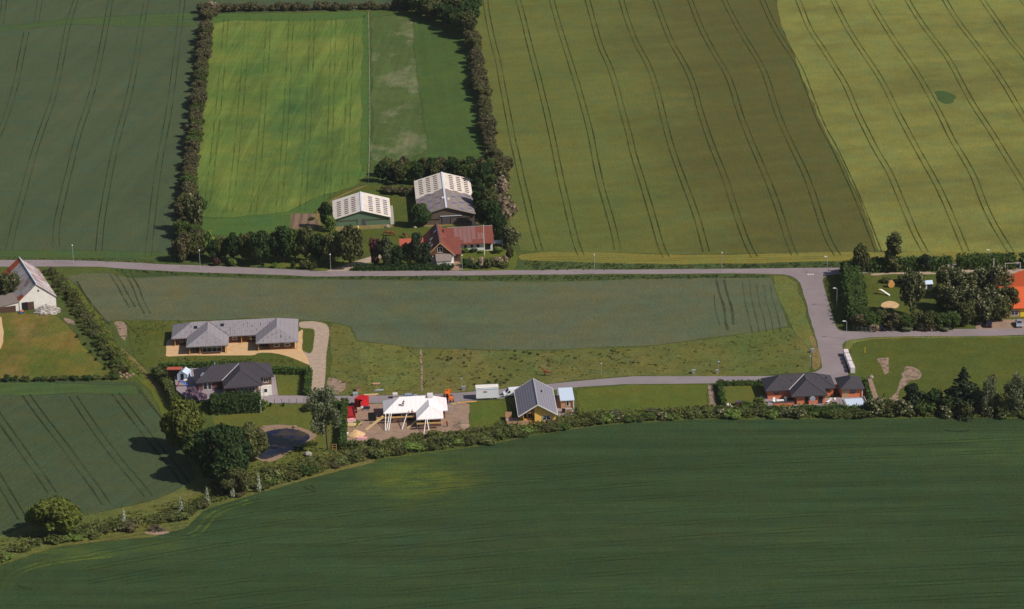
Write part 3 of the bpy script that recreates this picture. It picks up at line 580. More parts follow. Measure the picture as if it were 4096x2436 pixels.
variant('willow0', 'tree', 3.6, 14.5, 5, 0, 5200, .2, 'grey', 81, jit=1.0, deep=.9, lobes=wl, lean=-.9, limbs=5, top=.8)
wl = [(_r.gauss(0, 1.4), _r.gauss(0, 1.3), _r.uniform(1.0, 8.6), _r.uniform(.8, 1.5), _r.uniform(.8, 1.5), _r.uniform(1.2, 2.2)) for _ in range(26)]
variant('willow1', 'tree', 3.2, 10, .5, 0, 4200, .2, 'grey', 82, jit=1.0, deep=.8, lobes=wl, limbs=4)
def cone_lobes(Rr, Hh, seed, tiers=11, per=7):
    r = random.Random(seed); L = []
    for i in range(tiers):
        f = i / (tiers - 1); z = Hh * (.08 + .88 * f); q = Rr * (1 - f) ** .8 + .15
        for j in range(max(2, int(per * (1 - f * .6)))):
            t = r.uniform(0, 6.28); d = q * r.uniform(.6, 1.0)
            L.append((d * math.cos(t), d * math.sin(t), z - .12 * d, max(.3, q * .36), max(.3, q * .36), max(.28, q * .17)))
        L.append((0, 0, z, q * .35 + .15, q * .35 + .15, Hh / tiers * .6))
    return L
variant('spruce0', 'tree', 3.9, 12, 0, 0, 4200, .26, 'conifer', 91, lobes=cone_lobes(3.9, 12, 3), limbs=0, top=.97, jit=.7)
variant('spruce1', 'tree', 2.3, 8, 0, 0, 1800, .26, 'conifer', 92, lobes=cone_lobes(2.3, 8, 4, 9, 6), limbs=0, top=.97, jit=.7)
variant('pine0', 'tree', 2.9, 7.5, .6, 18, 2000, .24, 'pine', 93, (.22, .36), .7, .8)
variant('pine1', 'tree', 3.0, 6.2, .5, 16, 2200, .24, 'conifer', 94, (.26, .42), .8, .8)
pl = [(_r.uniform(-.9, .9), _r.uniform(-.9, .9), z * .31 + 1.0, _r.uniform(.45, .95), _r.uniform(.45, .95), _r.uniform(.6, 1.2)) for z in range(30)]
variant('poplar0', 'tree', 1.9, 10.5, .4, 0, 2400, .24, 'olive', 95, lobes=pl, limbs=0)
sp = [(0, 0, 1.0, .8, .8, 1.0), (0, 0, 2.2, .55, .55, 1.0), (.1, 0, 3.4, .35, .35, .9), (-.3, .2, 1.6, .5, .5, .8)]
variant('sapling0', 'tree', 1.0, 4.3, .3, 0, 260, .17, 'white', 96, lobes=sp, limbs=2, jit=1.0)
for i in range(5): variant('bush%d' % i, 'bush', 1.7, 2.2, .02, 16, 800, .17, ('bushy', 'green', 'bushy', 'olive', 'bushy')[i], 101 + i, (.16, .42), .9, .9)
for i in range(3): variant('lowbush%d' % i, 'bush', 1.9, 1.1, .02, 16, 620, .17, ('weed', 'bushy', 'weed')[i], 131 + i, (.16, .42), .9, 1.0)
variant('hawbush0', 'bush', 2.0, 3.0, .02, 9, 800, .22, 'brown', 111, (.3, .55))
variant('hawbush1', 'bush', 2.2, 2.6, .02, 9, 800, .22, 'brown', 112, (.3, .55))
for i, mt in enumerate(('light', 'purple', 'pink', 'red', 'dark', 'grey', 'pale', 'brown')):
    variant('shrub_' + mt, 'shrub', 1.5, 2.2, .02, 8, 620, .18, mt, 121 + i, (.3, .55))
PROTO = {}
KEYS = {}
def keys(prefix):
    if prefix not in KEYS: KEYS[prefix] = [k for k in TREE if k.rstrip('0123456789') == prefix or k == prefix]
    return KEYS[prefix]
def plant(kind, loc, Rr, Hh, label, group=None, name=None, rot=None):
    key = rnd.choice(keys(kind)); cat, R0, H0, cm, tm = TREE[key]
    rot = rnd.uniform(0, 6.28) if rot is None else rot
    scl = (Rr / R0, Rr / R0 * rnd.uniform(.92, 1.08), Hh / H0)
    if cat == 'tree':
        if key not in PROTO:
            o = thing(name or 'tree', label, 'tree', loc, 0, group); o.rotation_euler = (0, 0, rot); o.scale = scl
            for nm, me in (('trunk', tm), ('crown', cm)):
                k = bpy.data.objects.new(nm, me); COL.objects.link(k); k.parent = o
            PROTO[key] = o
        else:
            o = copy_thing(PROTO[key], loc, rot, scl, label, group)
            if group is None and 'group' in o: del o['group']
            o.name = name or 'tree'
    else:
        o = bpy.data.objects.new(name or cat, cm); COL.objects.link(o); o.location = loc; o.rotation_euler = (0, 0, rot); o.scale = scl
        tag(o, label, cat, group)
    return o
def T(kind, x, yb, yt, wpx, label, group=None, name=None, rot=None, k=1.0, z=0.0):
    p = at(x, yb, z); s = ppm(yb); Rr = wpx / 2 / s
    Hh = max(.7, (yb - yt) / (s * .94) - Rr * .1) * k
    return plant(kind, p, Rr, Hh, label, group, name, rot)
ONE = 'first second third fourth fifth sixth seventh eighth ninth tenth eleventh twelfth thirteenth fourteenth fifteenth sixteenth seventeenth eighteenth nineteenth'.split()
TENS = {2: 'twent', 3: 'thirt', 4: 'fort', 5: 'fift', 6: 'sixt'}
def nth(i):                      # 0 based
    i += 1
    if i < 20: return ONE[i - 1]
    t, u = divmod(i, 10)
    return TENS[t] + 'ieth' if u == 0 else TENS[t] + 'y-' + ONE[u - 1]
def along(px, step, start=0.0):
    pts = [at(x, y) for x, y in px]; out = []; need = start
    for a, b in zip(pts, pts[1:]):
        L = (b - a).length
        while need <= L:
            out.append((a.lerp(b, need / L), (b - a).normalized())); need += step
        need -= L
    return out
def row(kinds, px, step, Rr, Hh, labelf, group, name=None, jit=.6, side=0.0, var=.2):
    for i, (p, d) in enumerate(along(px, step)):
        q = p + Vector((-d.y, d.x, 0)) * (side + rnd.uniform(-jit, jit)) + d * rnd.uniform(-step * .2, step * .2)
        f = rnd.uniform(1 - var, 1 + var)
        plant(rnd.choice(kinds), q, Rr * f, Hh * f * rnd.uniform(.85, 1.15), labelf(i), group, name)

# long hedgerows round the meadow
WH = [(722, 1036), (734, 960), (742, 880), (750, 790), (766, 690), (777, 590), (788, 480), (800, 390), (809, 300), (820, 200), (828, 112)]
row(['hawthorn', 'hawthorn', 'hawthorn', 'olive', 'green'], WH, 3.9, 2.5, 4.1, lambda i: f'{nth(i)} brown hawthorn from the road between grey crop and bright meadow', 'trees of the hedgerow between grey crop and bright meadow', 'hedgerow_tree', .4, 0, .28)
row(['hawthorn', 'olive', 'green'], [(768, 1020), (778, 930), (775, 850)], 4.6, 2.8, 4.4, lambda i: f'{nth(i)} taller thorn from the road on the meadow side of the brown hedgerow', 'taller thorns on the meadow side of the hedgerow', 'hedgerow_tree', .8, 0)
T('pale', 782, 925, 768, 80, 'pale silvery tree standing in the lower hedgerow beside the bright meadow')
EH = [(1994, 700), (1966, 620), (1951, 540), (1937, 440), (1921, 350), (1906, 260), (1889, 165)]
row(['hawthorn', 'hawthorn', 'hawthorn', 'olive'], EH, 3.6, 2.5, 4.3, lambda i: f'{nth(i)} brown hawthorn counted from the barn trees between pasture and olive field', 'trees of the hedgerow between pasture and olive field', 'hedgerow_tree', .35, 0, .28)
row(['hawbush'], [(868, 50), (1000, 44), (1250, 40), (1500, 36), (1640, 34)], 3.4, 2.1, 2.7, lambda i: f'{nth(i)} brown thorn bush from the corner along the meadow\'s far end', 'thorn bushes along the far end of the meadow', 'hedgerow_bush', .7)
for i, (x, y, r, k) in enumerate([(825, 78, 3.2, 'hawthorn'), (845, 66, 3.2, 'hawthorn'), (815, 52, 3.0, 'hawthorn'), (850, 48, 3.0, 'pink')]):
    plant(k, at(x, y), r, 4.2, f'{nth(i)} pinkish brown thorn of the clump at the far corner of the bright meadow', 'thorns at the far corner of the meadow', 'hedgerow_tree')
for i, (x, y) in enumerate([(1655, 40), (1690, 62), (1735, 80), (1775, 98), (1815, 118), (1850, 140), (1875, 152), (1700, 20), (1745, 36), (1790, 55), (1835, 75), (1875, 100), (1720, -8), (1775, 5), (1820, 25), (1862, 50), (1890, 62), (1680, -25), (1760, -30), (1840, -12), (1640, 0)]):
    plant(['dark', 'green', 'olive', 'dark'][i % 4] if i < 12 else ['dark', 'green'][i % 2], at(x, y), rnd.uniform(3.8, 5.2), rnd.uniform(8, 11), f'{nth(i)} tree of the dense dark copse at the far corner of the pasture', 'trees of the copse at the pasture corner', 'copse_tree')
plant('pale', at(1862, 128), 4.2, 7, 'greyish round tree at the near tip of the dark copse above the pasture')
# belt behind the large barn
bk = ['dark', 'spruce', 'olive', 'green', 'dark', 'spruce', 'olive', 'pine', 'dark', 'green', 'olive', 'spruce', 'dark']
for i in range(13):
    x = 1530 + i * 36
    T(bk[i], x, 735 + rnd.uniform(-8, 8), 645 + rnd.uniform(-8, 14), 62, f'{nth(i)} tree from the meadow in the front of the belt behind the large barn', 'front trees of the belt behind the large barn', 'belt_tree')
for i in range(12):
    x = 1550 + i * 37
    T(['olive', 'dark', 'reddish', 'green'][i % 4], x, 700 + rnd.uniform(-6, 6), 628 + rnd.uniform(-6, 12), 62, f'{nth(i)} tree from the meadow in the back of the belt behind the large barn', 'back trees of the belt behind the large barn', 'belt_tree')
for i, (x, y, t, wd) in enumerate([(1552, 770, 742, 70), (1600, 775, 745, 70), (1640, 780, 745, 60)]):
    T('shrub_brown', x, y, t, wd, f'{nth(i)} brown thicket shrub from the meadow, between belt and large barn', 'brown shrubs between tree belt and large barn', 'shrub')
for i, (k, x, yb, yt, wd) in enumerate([('dark', 1930, 760, 650, 80), ('green', 1975, 790, 690, 80), ('dark', 1925, 850, 730, 75), ('olive', 1965, 870, 745, 80), ('pink', 2005, 800, 700, 80), ('dark', 1975, 930, 800, 85),
        ('dark', 1935, 910, 790, 70), ('olive', 2025, 880, 770, 70), ('dark', 2000, 960, 850, 70), ('hawthorn', 2005, 740, 650, 80), ('hawthorn', 2020, 690, 620, 70)]):
    T(k, x, yb, yt, wd, f'{nth(i)} tree, counted downhill, of the dense grove between large barn and olive field', 'trees of the grove beside the large barn', 'grove_tree')
T('pink', 2015, 895, 775, 95, 'large pinkish blossoming thorn beside the large barn at the olive field edge')
T('pale', 2042, 995, 905, 85, 'dark tree with cream blossom beyond the red farmhouse gable end')
T('olive', 2010, 955, 895, 60, 'dark green tree between the red farm wing and the blossoming thorn')
# farm front belt
FB = [('hawthorn', 735, 1045, 925, 85), ('olive', 790, 1035, 935, 80), ('light', 835, 1030, 918, 62), ('olive', 885, 1045, 945, 70), ('dark', 935, 1050, 925, 70), ('olive', 985, 1048, 930, 70), ('dark', 1045, 1060, 915, 95),
      ('olive', 1092, 1040, 925, 70), ('dark', 1135, 1050, 900, 100), ('green', 1182, 1045, 915, 80), ('olive', 1225, 1048, 902, 85), ('dark', 1275, 1055, 930, 75), ('olive', 1328, 1060, 925, 85), ('olive', 1405, 1068, 900, 118),
      ('red', 1500, 1068, 945, 60), ('pine', 1545, 1072, 935, 75), ('dark', 1592, 1072, 980, 62), ('pale', 1640, 1062, 965, 70), ('pine', 1670, 1070, 925, 62), ('pine', 1705, 1068, 965, 62), ('dark', 1352, 1040, 925, 70), ('reddish', 1000, 1015, 925, 70), ('dark', 860, 1050, 955, 60), ('green', 1160, 1018, 912, 70)]
for i, (k, x, yb, yt, wd) in enumerate(FB):
    T(k, x, yb, yt, wd, f'{nth(i)} tree of the leafy belt between road and meadow, listed from the brown hedgerow' if i < 20 else ['dark tree behind the broad olive tree at the farm drive', 'brownish tree at the back of the roadside belt', 'dark tree low behind the first street lamp of the belt', 'green tree at the back of the roadside belt near the plot'][i - 20], 'trees of the roadside belt before the farm' if i < 20 else None, 'roadside_tree')
for k, x, yb, yt, wd, lb in [('shrub_red', 865, 1062, 1028, 34, 'small dark purple shrub at the foot of the roadside belt'), ('shrub_light', 928, 1064, 1030, 32, 'small light green shrub on the verge before the belt'),
        ('shrub_dark', 1052, 1068, 1050, 16, 'tiny dark shrub on the roadside grass before the belt'), ('shrub_dark', 1172, 1074, 1042, 22, 'slim dark shrub on the roadside grass strip'), ('shrub_light', 1100, 1072, 1048, 20, 'pale green sapling on the roadside grass strip'),
        ('bush', 1222, 1074, 1038, 46, 'leafy green bush on the verge short of the farm drive'), ('bush', 1252, 1076, 1045, 40, 'second leafy bush on the verge closest to the farm drive lamp'), ('bush', 1290, 1062, 1042, 50, 'dark bush behind the lamp at the farm drive'),
        ('bush', 1250, 880, 866, 24, 'low bush beside the vegetable plot track'),
        ('dark', 1305, 915, 805, 64, 'tall dark tree at the corner of the white roofed small barn'), ('light', 1322, 925, 860, 52, 'bright green tree in front of the small barn corner'),
        ('shrub_dark', 1795, 1068, 1052, 46, 'low dark shrub before the white farm annex'), ('shrub_light', 1860, 1010, 990, 30, 'light green shrub against the white farm wing wall'), ('shrub_dark', 1893, 1008, 992, 34, 'dark shrub against the white farm wing wall'),
        ('shrub_light', 1925, 1012, 1000, 26, 'smaller light shrub at the white farm wing wall near the flagpole'), ('shrub_light', 1992, 1012, 985, 42, 'round green shrub at the end of the red farm wing'), ('shrub_dark', 1870, 1066, 1035, 52, 'dark green shrub between lamp and pink bush at the farm garden'),
        ('shrub_pink', 1890, 1055, 1028, 30, 'small pinkish shrub behind the dark garden shrub'), ('shrub_pink', 1925, 1068, 1022, 46, 'large pink blossoming bush below the flagpole'), ('bush', 1955, 1070, 1032, 50, 'green bush beside the large pink bush below the flagpole'),
        ('shrub_pink', 2000, 1062, 1025, 56, 'wide pinkish blossoming bush at the garden corner near the road'), ('shrub_pink', 2025, 1050, 1022, 30, 'cream blossoming bush at the outer garden corner'), ('bush', 2010, 1070, 1046, 50, 'green bush at the roadside below the pinkish garden bush'),
        ('olive', 2040, 1040, 985, 36, 'slim grey green tree at the outer edge of the farm garden'), ('shrub_dark', 1905, 1072, 1050, 40, 'dark shrub at the foot of the pink garden bush')]:
    T(k, x, yb, yt, wd, lb)
T('round', 1682, 907, 818, 88, 'solitary round dark green tree standing between the two barns')
# the big trees at the pond
T('big2', 735, 1800, 1562, 190, 'big yellowish green tree at the field corner below the lilac', k=.9)
T('big0', 895, 1930, 1672, 262, 'biggest dark green tree, standing between field and pond', k=.95)
T('big1', 1000, 1846, 1665, 165, 'dark olive tree behind the biggest tree at the pond side', k=.9)
T('big3', 800, 1850, 1700, 130, 'green tree squeezed between the yellowish and the biggest tree', k=.9)
T('big1', 940, 1975, 1845, 130, 'lower green tree in front of the biggest tree by the dark crop', k=.9)
T('big2', 222, 2140, 1962, 212, 'lone golden green oak at the edge of the lower crop field', k=.93)
T('bush', 300, 2095, 2040, 80, 'green bush growing against the lone golden oak')
T('willow0', 1312, 1800, 1532, 120, 'tall thin grey green willow with bare leaning trunk above the pond', rot=0)
T('bush', 1345, 1628, 1590, 40, 'dark bush behind the tall grey green willow', None)
for i, (x, y, wd, t) in enumerate([(768, 1580, 46, 1548), (786, 1594, 50, 1560), (806, 1604, 44, 1572)]):
    T('shrub_purple', x, y, t, wd, f'{nth(i)} purple lilac bush from the slide on the dark house terrace', 'purple lilac bushes on the terrace edge', 'lilac_bush', z=2.55)
for i, (x, y) in enumerate(((745, 1622), (775, 1636), (806, 1645), (722, 1640))): T('bush', x, y, y - 26, 44, f'{nth(i)} green bush on the bank below the lilac terrace', 'bushes on the bank below the lilac terrace', 'bank_bush')
T('shrub_dark', 830, 1612, 1588, 36, 'small dark shrub at the end of the tall terrace hedge')
T('shrub_light', 1058, 1640, 1596, 34, 'light green shrub beside the white terrace wall end')
T('shrub_dark', 1082, 1626, 1608, 14, 'dark pointed shrub at the wire fence nearest the white wall end'); T('shrub_dark', 1134, 1625, 1610, 12, 'dark pointed shrub halfway along the wire fence')
T('bush', 1235, 1640, 1606, 60, 'dark rounded bush at the corner between driveway fence and willow')
T('bush', 1262, 1628, 1596, 46, 'dark bush between driveway corner and grey green willow')
T('shrub_dark', 1195, 1800, 1782, 46, 'dark waterside shrub at the near bank of the pond')
# old barn tree
T('pale', 44, 1200, 1085, 95, 'cream blossoming chestnut beside the rusty roof of the old white barn')
T('pale', -25, 1205, 1095, 90, 'dark blossoming tree at the picture edge beside the old barn')
# diagonal hedge below the old barn and the lawn edge
row(['bush', 'lowbush', 'bush', 'hawbush'], [(215, 1090), (300, 1205), (370, 1312), (440, 1422), (500, 1500)], 2.3, 1.5, 1.5, lambda i: f'{nth(i)} bush from the road in the slanting hedge beside the striped lawn', 'bushes of the slanting hedge beside the striped lawn', 'hedgerow_bush', .5, 0)
row(['lowbush', 'bush'], [(190, 1090), (275, 1205), (345, 1312), (415, 1420), (470, 1495)], 3.4, 1.3, .9, lambda i: f'{nth(i)} low bush from the road on the lawn side of the slanting hedge', 'low bushes on the lawn side of the slanting hedge', 'hedgerow_bush', .5, 0)
row(['bush', 'shrub_dark'], [(-60, 1524), (150, 1522), (320, 1519), (480, 1516)], 2.6, 1.25, 1.15, lambda i: f'{nth(i)} low shrub from the picture edge dividing striped lawn and lower crop', 'low shrubs between striped lawn and lower crop', 'hedgerow_bush', .3)
for i, (x, y) in enumerate([(310, 1350), (340, 1380), (362, 1412), (385, 1442), (420, 1478)]):
    T('shrub_dark', x, y, y - 13, 15, f'{nth(i)} newly planted shrub counted downhill on bare soil beside the lawn', 'newly planted shrubs beside the lawn', 'young_shrub')
# wild hedgerow above the dark crop, in stretches
HB = [(-40, 2270), (0, 2255), (212, 2178), (424, 2140), (606, 2110), (720, 2080), (800, 2040), (860, 2015), (1000, 1974), (1249, 1904), (1393, 1862), (1516, 1834), (1733, 1806), (1925, 1780), (2117, 1743), (2310, 1712), (2500, 1692), (2790, 1677), (3400, 1673), (4096, 1671), (4180, 1671)]
def hb(x):
    for (a, b), (c, d) in zip(HB, HB[1:]):
        if a <= x <= c: return b + (d - b) * (x - a) / (c - a)
SEG = [(-30, 330, 'below the lone golden oak'), (330, 860, 'past the brushwood heap'), (860, 1240, 'below the biggest tree and pond'), (1240, 1500, 'below the clipped boundary hedge'), (1500, 1890, 'below the unfinished house'),
       (1890, 2290, 'below the yellow house'), (2290, 2830, 'below the empty grass plot'), (2830, 3180, 'below the clipped garden lawn'), (3180, 3500, 'below the brick house and garage'), (3500, 3800, 'below the bare soil patches'), (3800, 4140, 'below the tall spruce')]
for x0, x1, where in SEG:
    k = 0; x = x0 + 8
    while x < x1:
        thin = x0 < 860
        rows = [(12, 1.1), (32, .95)] if not (1240 <= x < 2060) else [(12, 1.05), (34, 1.0), (56, .9)]
        if x0 == 860: rows = [(12, 1.1), (36, 1.15), (62, 1.0)]
        for off, sf in rows:
            if x > 860 and rnd.random() < .12: continue
            if thin and rnd.random() < .35: continue
            f = rnd.uniform(.75, 1.2) * sf
            if x > 3500: f *= 1.12
            y = hb(x) - off + rnd.uniform(-7, 7)
            low_ = off > 20 and x < 3500
            if low_: f *= 1.15
            plant('lowbush' if low_ and rnd.random() < .8 else rnd.choice(['bush', 'bush', 'bush', 'bush', 'bush', 'hawbush', 'shrub_light'] if x < 2300 else ['bush', 'bush', 'bush', 'shrub_light', 'shrub_pale']), at(x + rnd.uniform(-14, 14), y), 1.95 * f, (.75 if low_ else 1.35 if x < 3500 else 2.0) * f * rnd.uniform(.7, 1.35), f'{nth(k)} bush in the wild hedgerow {where}', 'bushes of the wild hedgerow ' + where, 'hedgerow_bush')
            k += 1
        x += 44 if x > 860 else 38
for i, (x, yb, yt) in enumerate([(497, 2105, 2030), (725, 2050, 1984), (830, 2020, 1944), (932, 1990, 1912), (1036, 1968, 1890)]):
    T('sapling', x, yb, yt, 24, f'{nth(i)} silvery pointed sapling from the brushwood heap in the wild hedgerow', 'silvery saplings in the wild hedgerow', 'sapling')
for k, x, yb, yt, wd, lb in [('bush', 1420, 1790, 1758, 70, 'broad green bush at the sand heap corner of the site'), ('bush', 1495, 1790, 1755, 56, 'green bush beside the wrapped panels at the site edge'), ('lowbush', 1790, 1775, 1752, 80, 'big green bush before the unfinished house corner'),
        ('lowbush', 1860, 1765, 1742, 70, 'green bush at the site corner next to the side lawn'), ('shrub_dark', 2220, 1690, 1676, 60, 'low green shrub under the yellow gable window'), ('bush', 2400, 1690, 1650, 60, 'tallest bush of the plot beside the yellow house'),
        ('shrub_dark', 1560, 1780, 1764, 40, 'low shrub on the dirt mound below the unfinished house'), ('bush', 3030, 1628, 1590, 76, 'dense bush at the corner of the brick house lawn'), ('bush', 2985, 1640, 1605, 60, 'bush at the white garden chairs of the clipped lawn')]:
    T(k, x, yb, yt, wd, lb)
# trees at the lower corner beside the soil patches
for k, x, yb, yt, wd, lb in [('spruce0', 3850, 1646, 1462, 158, 'tallest dark spruce beside the grass plot'), ('pine1', 3650, 1640, 1532, 92, 'dark round pine next to the bare soil patches'), ('dark', 3735, 1645, 1552, 70, 'dark green tree between round pine and tall spruce'),
        ('willow1', 3950, 1655, 1498, 84, 'grey green willow standing next to the tall spruce'), ('willow1', 4058, 1655, 1496, 92, 'outermost grey green willow beyond the tall spruce'), ('dark', 3905, 1650, 1560, 66, 'dark tree at the foot between spruce and willow'),
        ('olive', 4005, 1660, 1565, 70, 'olive tree between the two grey green willows'), ('green', 3790, 1660, 1585, 60, 'green tree low before the tall spruce'), ('dark', 4110, 1655, 1540, 70, 'dark tree at the picture edge past the willows'), ('olive', 3860, 1668, 1600, 60, 'low olive tree directly below the tall spruce'), ('dark', 3600, 1655, 1612, 50, 'low dark tree before the round pine')]:
    T(k, x, yb, yt, wd, lb)
# kindergarten grounds
for k, x, yb, yt, wd, lb in [('olive', 3440, 1112, 975, 72, 'tall dark tree in the corner of the kindergarten hedge'), ('poplar', 3570, 1085, 935, 84, 'tall columnar poplar rising over the kindergarten rear hedge'), ('dark', 3500, 1082, 1030, 70, 'dark tree between hedge corner and columnar poplar'),
        ('pine', 3705, 1085, 1015, 60, 'thin reddish tree at the kindergarten rear hedge'), ('pale', 3650, 1262, 1080, 105, 'whitebeam alone on the kindergarten lawn'), ('pale', 3650, 1150, 1080, 50, 'small whitebeam behind the lone whitebeam of the kindergarten lawn'),
        ('bush', 3610, 1130, 1100, 60, 'green bush behind the orange playground disc'), ('bush', 3545, 1128, 1108, 50, 'green bush on the lawn near the kindergarten rear hedge'), ('shrub_dark', 3452, 1165, 1125, 30, 'slim dark conifer shrub inside the kindergarten side hedge')]:
    T(k, x, yb, yt, wd, lb)
for i, (k, x, yb, yt, wd) in enumerate([('pale', 3800, 1185, 1062, 120), ('pale', 3860, 1195, 1080, 120), ('pale', 3930, 1180, 1070, 120), ('pale', 3995, 1190, 1062, 115), ('olive', 3770, 1235, 1130, 95), ('pale', 3825, 1250, 1140, 120), ('pale', 3890, 1255, 1145, 110), ('pale', 3960, 1255, 1140, 120), ('olive', 4030, 1250, 1140, 100), ('olive', 3870, 1300, 1200, 95), ('pale', 3940, 1290, 1185, 100), ('olive', 4005, 1285, 1180, 90)]):
    T(k, x, yb, yt, wd, f'{nth(i)} tree of the whitebeam grove beside the orange roof, counted from the back', 'trees of the whitebeam grove beside the orange roof', 'grove_tree')
for i, (k, x, yb, yt, wd) in enumerate([('reddish', 3440, 1318, 1238, 80), ('green', 3487, 1318, 1232, 72), ('olive', 3530, 1305, 1222, 76), ('reddish', 3575, 1318, 1232, 78), ('green', 3625, 1318, 1240, 74), ('olive', 3672, 1312, 1228, 80), ('olive', 3720, 1318, 1228, 82), ('green', 3768, 1318, 1232, 78), ('green', 3812, 1312, 1225, 80), ('olive', 3850, 1305, 1262, 50)]):
    T(k, x, yb, yt, wd, f'{nth(i)} tree from the junction along the kindergarten lane', 'trees along the kindergarten lane', 'lane_tree', k=.82)
for i, (k, x, yb, yt, wd) in enumerate([('shrub_pink', 3500, 1322, 1290, 56), ('shrub_grey', 3570, 1321, 1302, 60), ('shrub_grey', 3620, 1321, 1300, 60), ('shrub_pink', 3690, 1320, 1284, 60), ('shrub_pink', 3732, 1318, 1284, 56), ('shrub_grey', 3780, 1320, 1300, 50)]):
    T(k, x, yb, yt, wd, f'{nth(i)} greyish shrub from the junction, directly at the kindergarten lane edge', 'greyish shrubs at the kindergarten lane edge', 'shrub')

# clipped hedges
def hedge(px, wd, h, label, mat='hedge', size=.22, dn=9, seed=1, rough=.12, group=None, z0=0.0):
    rng = np.random.default_rng(seed); pts = [at(x, y, z0) for x, y in px]; P = []; Nn = []; m = MB()
    for a, b in zip(pts, pts[1:]):
        d = b - a; L = d.length; d = d / L; q = Vector((-d.y, d.x, 0)); a = a - d * .2; L += .4
        k = int(dn * L * (wd + 2 * h)) + 20
        u = rng.random(k) * L; t = rng.random(k) * (wd + 2 * h)
        side = np.where(t < h, -1, np.where(t < 2 * h, 1, 0))
        off = np.where(side == 0, (t - 2 * h) - wd / 2, side * wd / 2); z = np.where(side == 0, h, np.where(t < h, t, t - h))
        lump = .6 + .4 * np.sin(u * 1.3 + off) * np.cos(u * .5)
        off = off + side * rng.normal(0, rough, k) + side * rough * lump; z = np.maximum(.05, z + rng.normal(0, rough, k) + (side == 0) * rough * lump)
        dn_, qn = np.array(d), np.array(q)
        p = np.array(a)[None] + u[:, None] * dn_ + off[:, None] * qn; p[:, 2] += z
        nn = side[:, None] * qn[None] + (side == 0)[:, None] * np.array([0, 0, 1.]) + rng.normal(0, .5, (k, 3)); nn[:, 2] += .2
        nn /= np.linalg.norm(nn, axis=1)[:, None]; P.append(p); Nn.append(nn)
        for e, sgn in ((0, -1), (L, 1)):
            k2 = int(dn * wd * h) + 6
            p2 = np.array(a)[None] + (e + rng.normal(0, rough, k2))[:, None] * dn_ + (rng.uniform(-wd / 2, wd / 2, k2))[:, None] * qn; p2[:, 2] += rng.uniform(0, h, k2)
            n2 = sgn * dn_[None] + rng.normal(0, .5, (k2, 3)); n2 /= np.linalg.norm(n2, axis=1)[:, None]; P.append(p2); Nn.append(n2)
        w2 = wd / 2 - .12; c = [a + q * w2 + d * .1, a - q * w2 + d * .1, a - q * w2 + d * (L - .1), a + q * w2 + d * (L - .1)]
        m.solid([(v.x, v.y, z0) for v in c], [(v.x, v.y, z0 + h - .12) for v in c])
    me = quads_mesh('hedge', np.concatenate(P), np.concatenate(Nn), size, mat, rng)
    # join the woody inside with the leaves
    nv = len(me.vertices); V = np.empty(nv * 3); me.vertices.foreach_get('co', V); V = V.reshape(-1, 3)
    faces = [tuple(range(4 * i, 4 * i + 4)) for i in range(nv // 4)] + [tuple(nv + j for j in f) for f in m.f]
    m2 = bpy.data.meshes.new('hedge'); m2.from_pydata([tuple(v) for v in V] + m.v, [], faces); m2.materials.append(LM[mat]); m2.update()
    o = bpy.data.objects.new('hedge', m2); COL.objects.link(o); tag(o, label, 'hedge', group); return o
hedge([(3400, 1112), (3412, 1180), (3425, 1255), (3432, 1300)], 4.2, 4.0, 'broad tall dark hedge between side road and kindergarten lawn', size=.26, dn=10, seed=3, rough=.42)
hedge([(3372, 1095), (3420, 1090)], 3.2, 3.0, 'rounded hedge end at the junction corner of the kindergarten', size=.3, dn=7, seed=4, rough=.3)
hedge([(3470, 1083), (3800, 1076)], 2.6, 3.2, 'dark rear hedge of the kindergarten behind the poplar', size=.3, dn=7, seed=5, rough=.25)
hedge([(3832, 1074), (4055, 1070)], 2.6, 3.6, 'dark rear hedge of the kindergarten behind the white pole', size=.3, dn=7, seed=6, rough=.25)
hedge([(4085, 1069), (4300, 1066)], 2.6, 3.4, 'end piece of rear hedge beyond the swing frame', size=.3, dn=7, seed=7, rough=.25)
hedge([(848, 1650), (1038, 1640)], 3.6, 4.3, 'tall thick clipped hedge before the dark roofed house terrace', 'dark', size=.26, dn=9, seed=8, rough=.2)
hedge([(628, 1500), (664, 1545), (690, 1590), (715, 1640)], 2.2, 2.2, 'clipped hedge closing the slide terrace toward the crop field', 'bushy', seed=9, rough=.2)
hedge([(640, 1488), (800, 1484), (1000, 1478)], 1.4, 2.2, 'long dark hedge behind the dark roofed house', seed=10)
hedge([(1096, 1494), (1232, 1497)], 1.4, 1.7, 'dark hedge at the back of the walled garden lawn', seed=11)
hedge([(1236, 1500), (1228, 1583)], 1.3, 1.8, 'hedge between garden lawn and gravel track', seed=12)
hedge([(1379, 1625), (1374, 1710), (1370, 1800)], 1.5, 2.1, 'straight clipped hedge between willow lawn and building site', seed=13, rough=.1)
hedge([(1338, 1640), (1366, 1638)], 1.3, 1.8, 'short hedge stub behind the willow beside the red skip', seed=14)
hedge([(1418, 1080), (1800, 1078)], 1.2, 1.3, 'long low dark hedge along the road before the farm', 'dark', size=.24, seed=15, rough=.25)
hedge([(2885, 1542), (3044, 1539)], 1.0, 1.1, 'low hedge between lane and clipped lawn', seed=16)
hedge([(2876, 1542), (2886, 1585), (2896, 1632)], 1.0, 1.5, 'side hedge between bare strip and clipped lawn', seed=17)
hedge([(3457, 1530), (3470, 1572), (3482, 1612)], .9, 1.4, 'narrow hedge between brick garage and dirt path', seed=18)
hedge([(3090, 1652), (3490, 1650)], 1.6, 1.5, 'clipped hedge between brick house terrace and wild hedgerow', seed=19, rough=.2)
hedge([(1440, 1088), (1700, 1087)][:0] or [(2310, 1664), (2308, 1640)], .5, .4, 'tiny low hedge at the small brick terrace', seed=20)

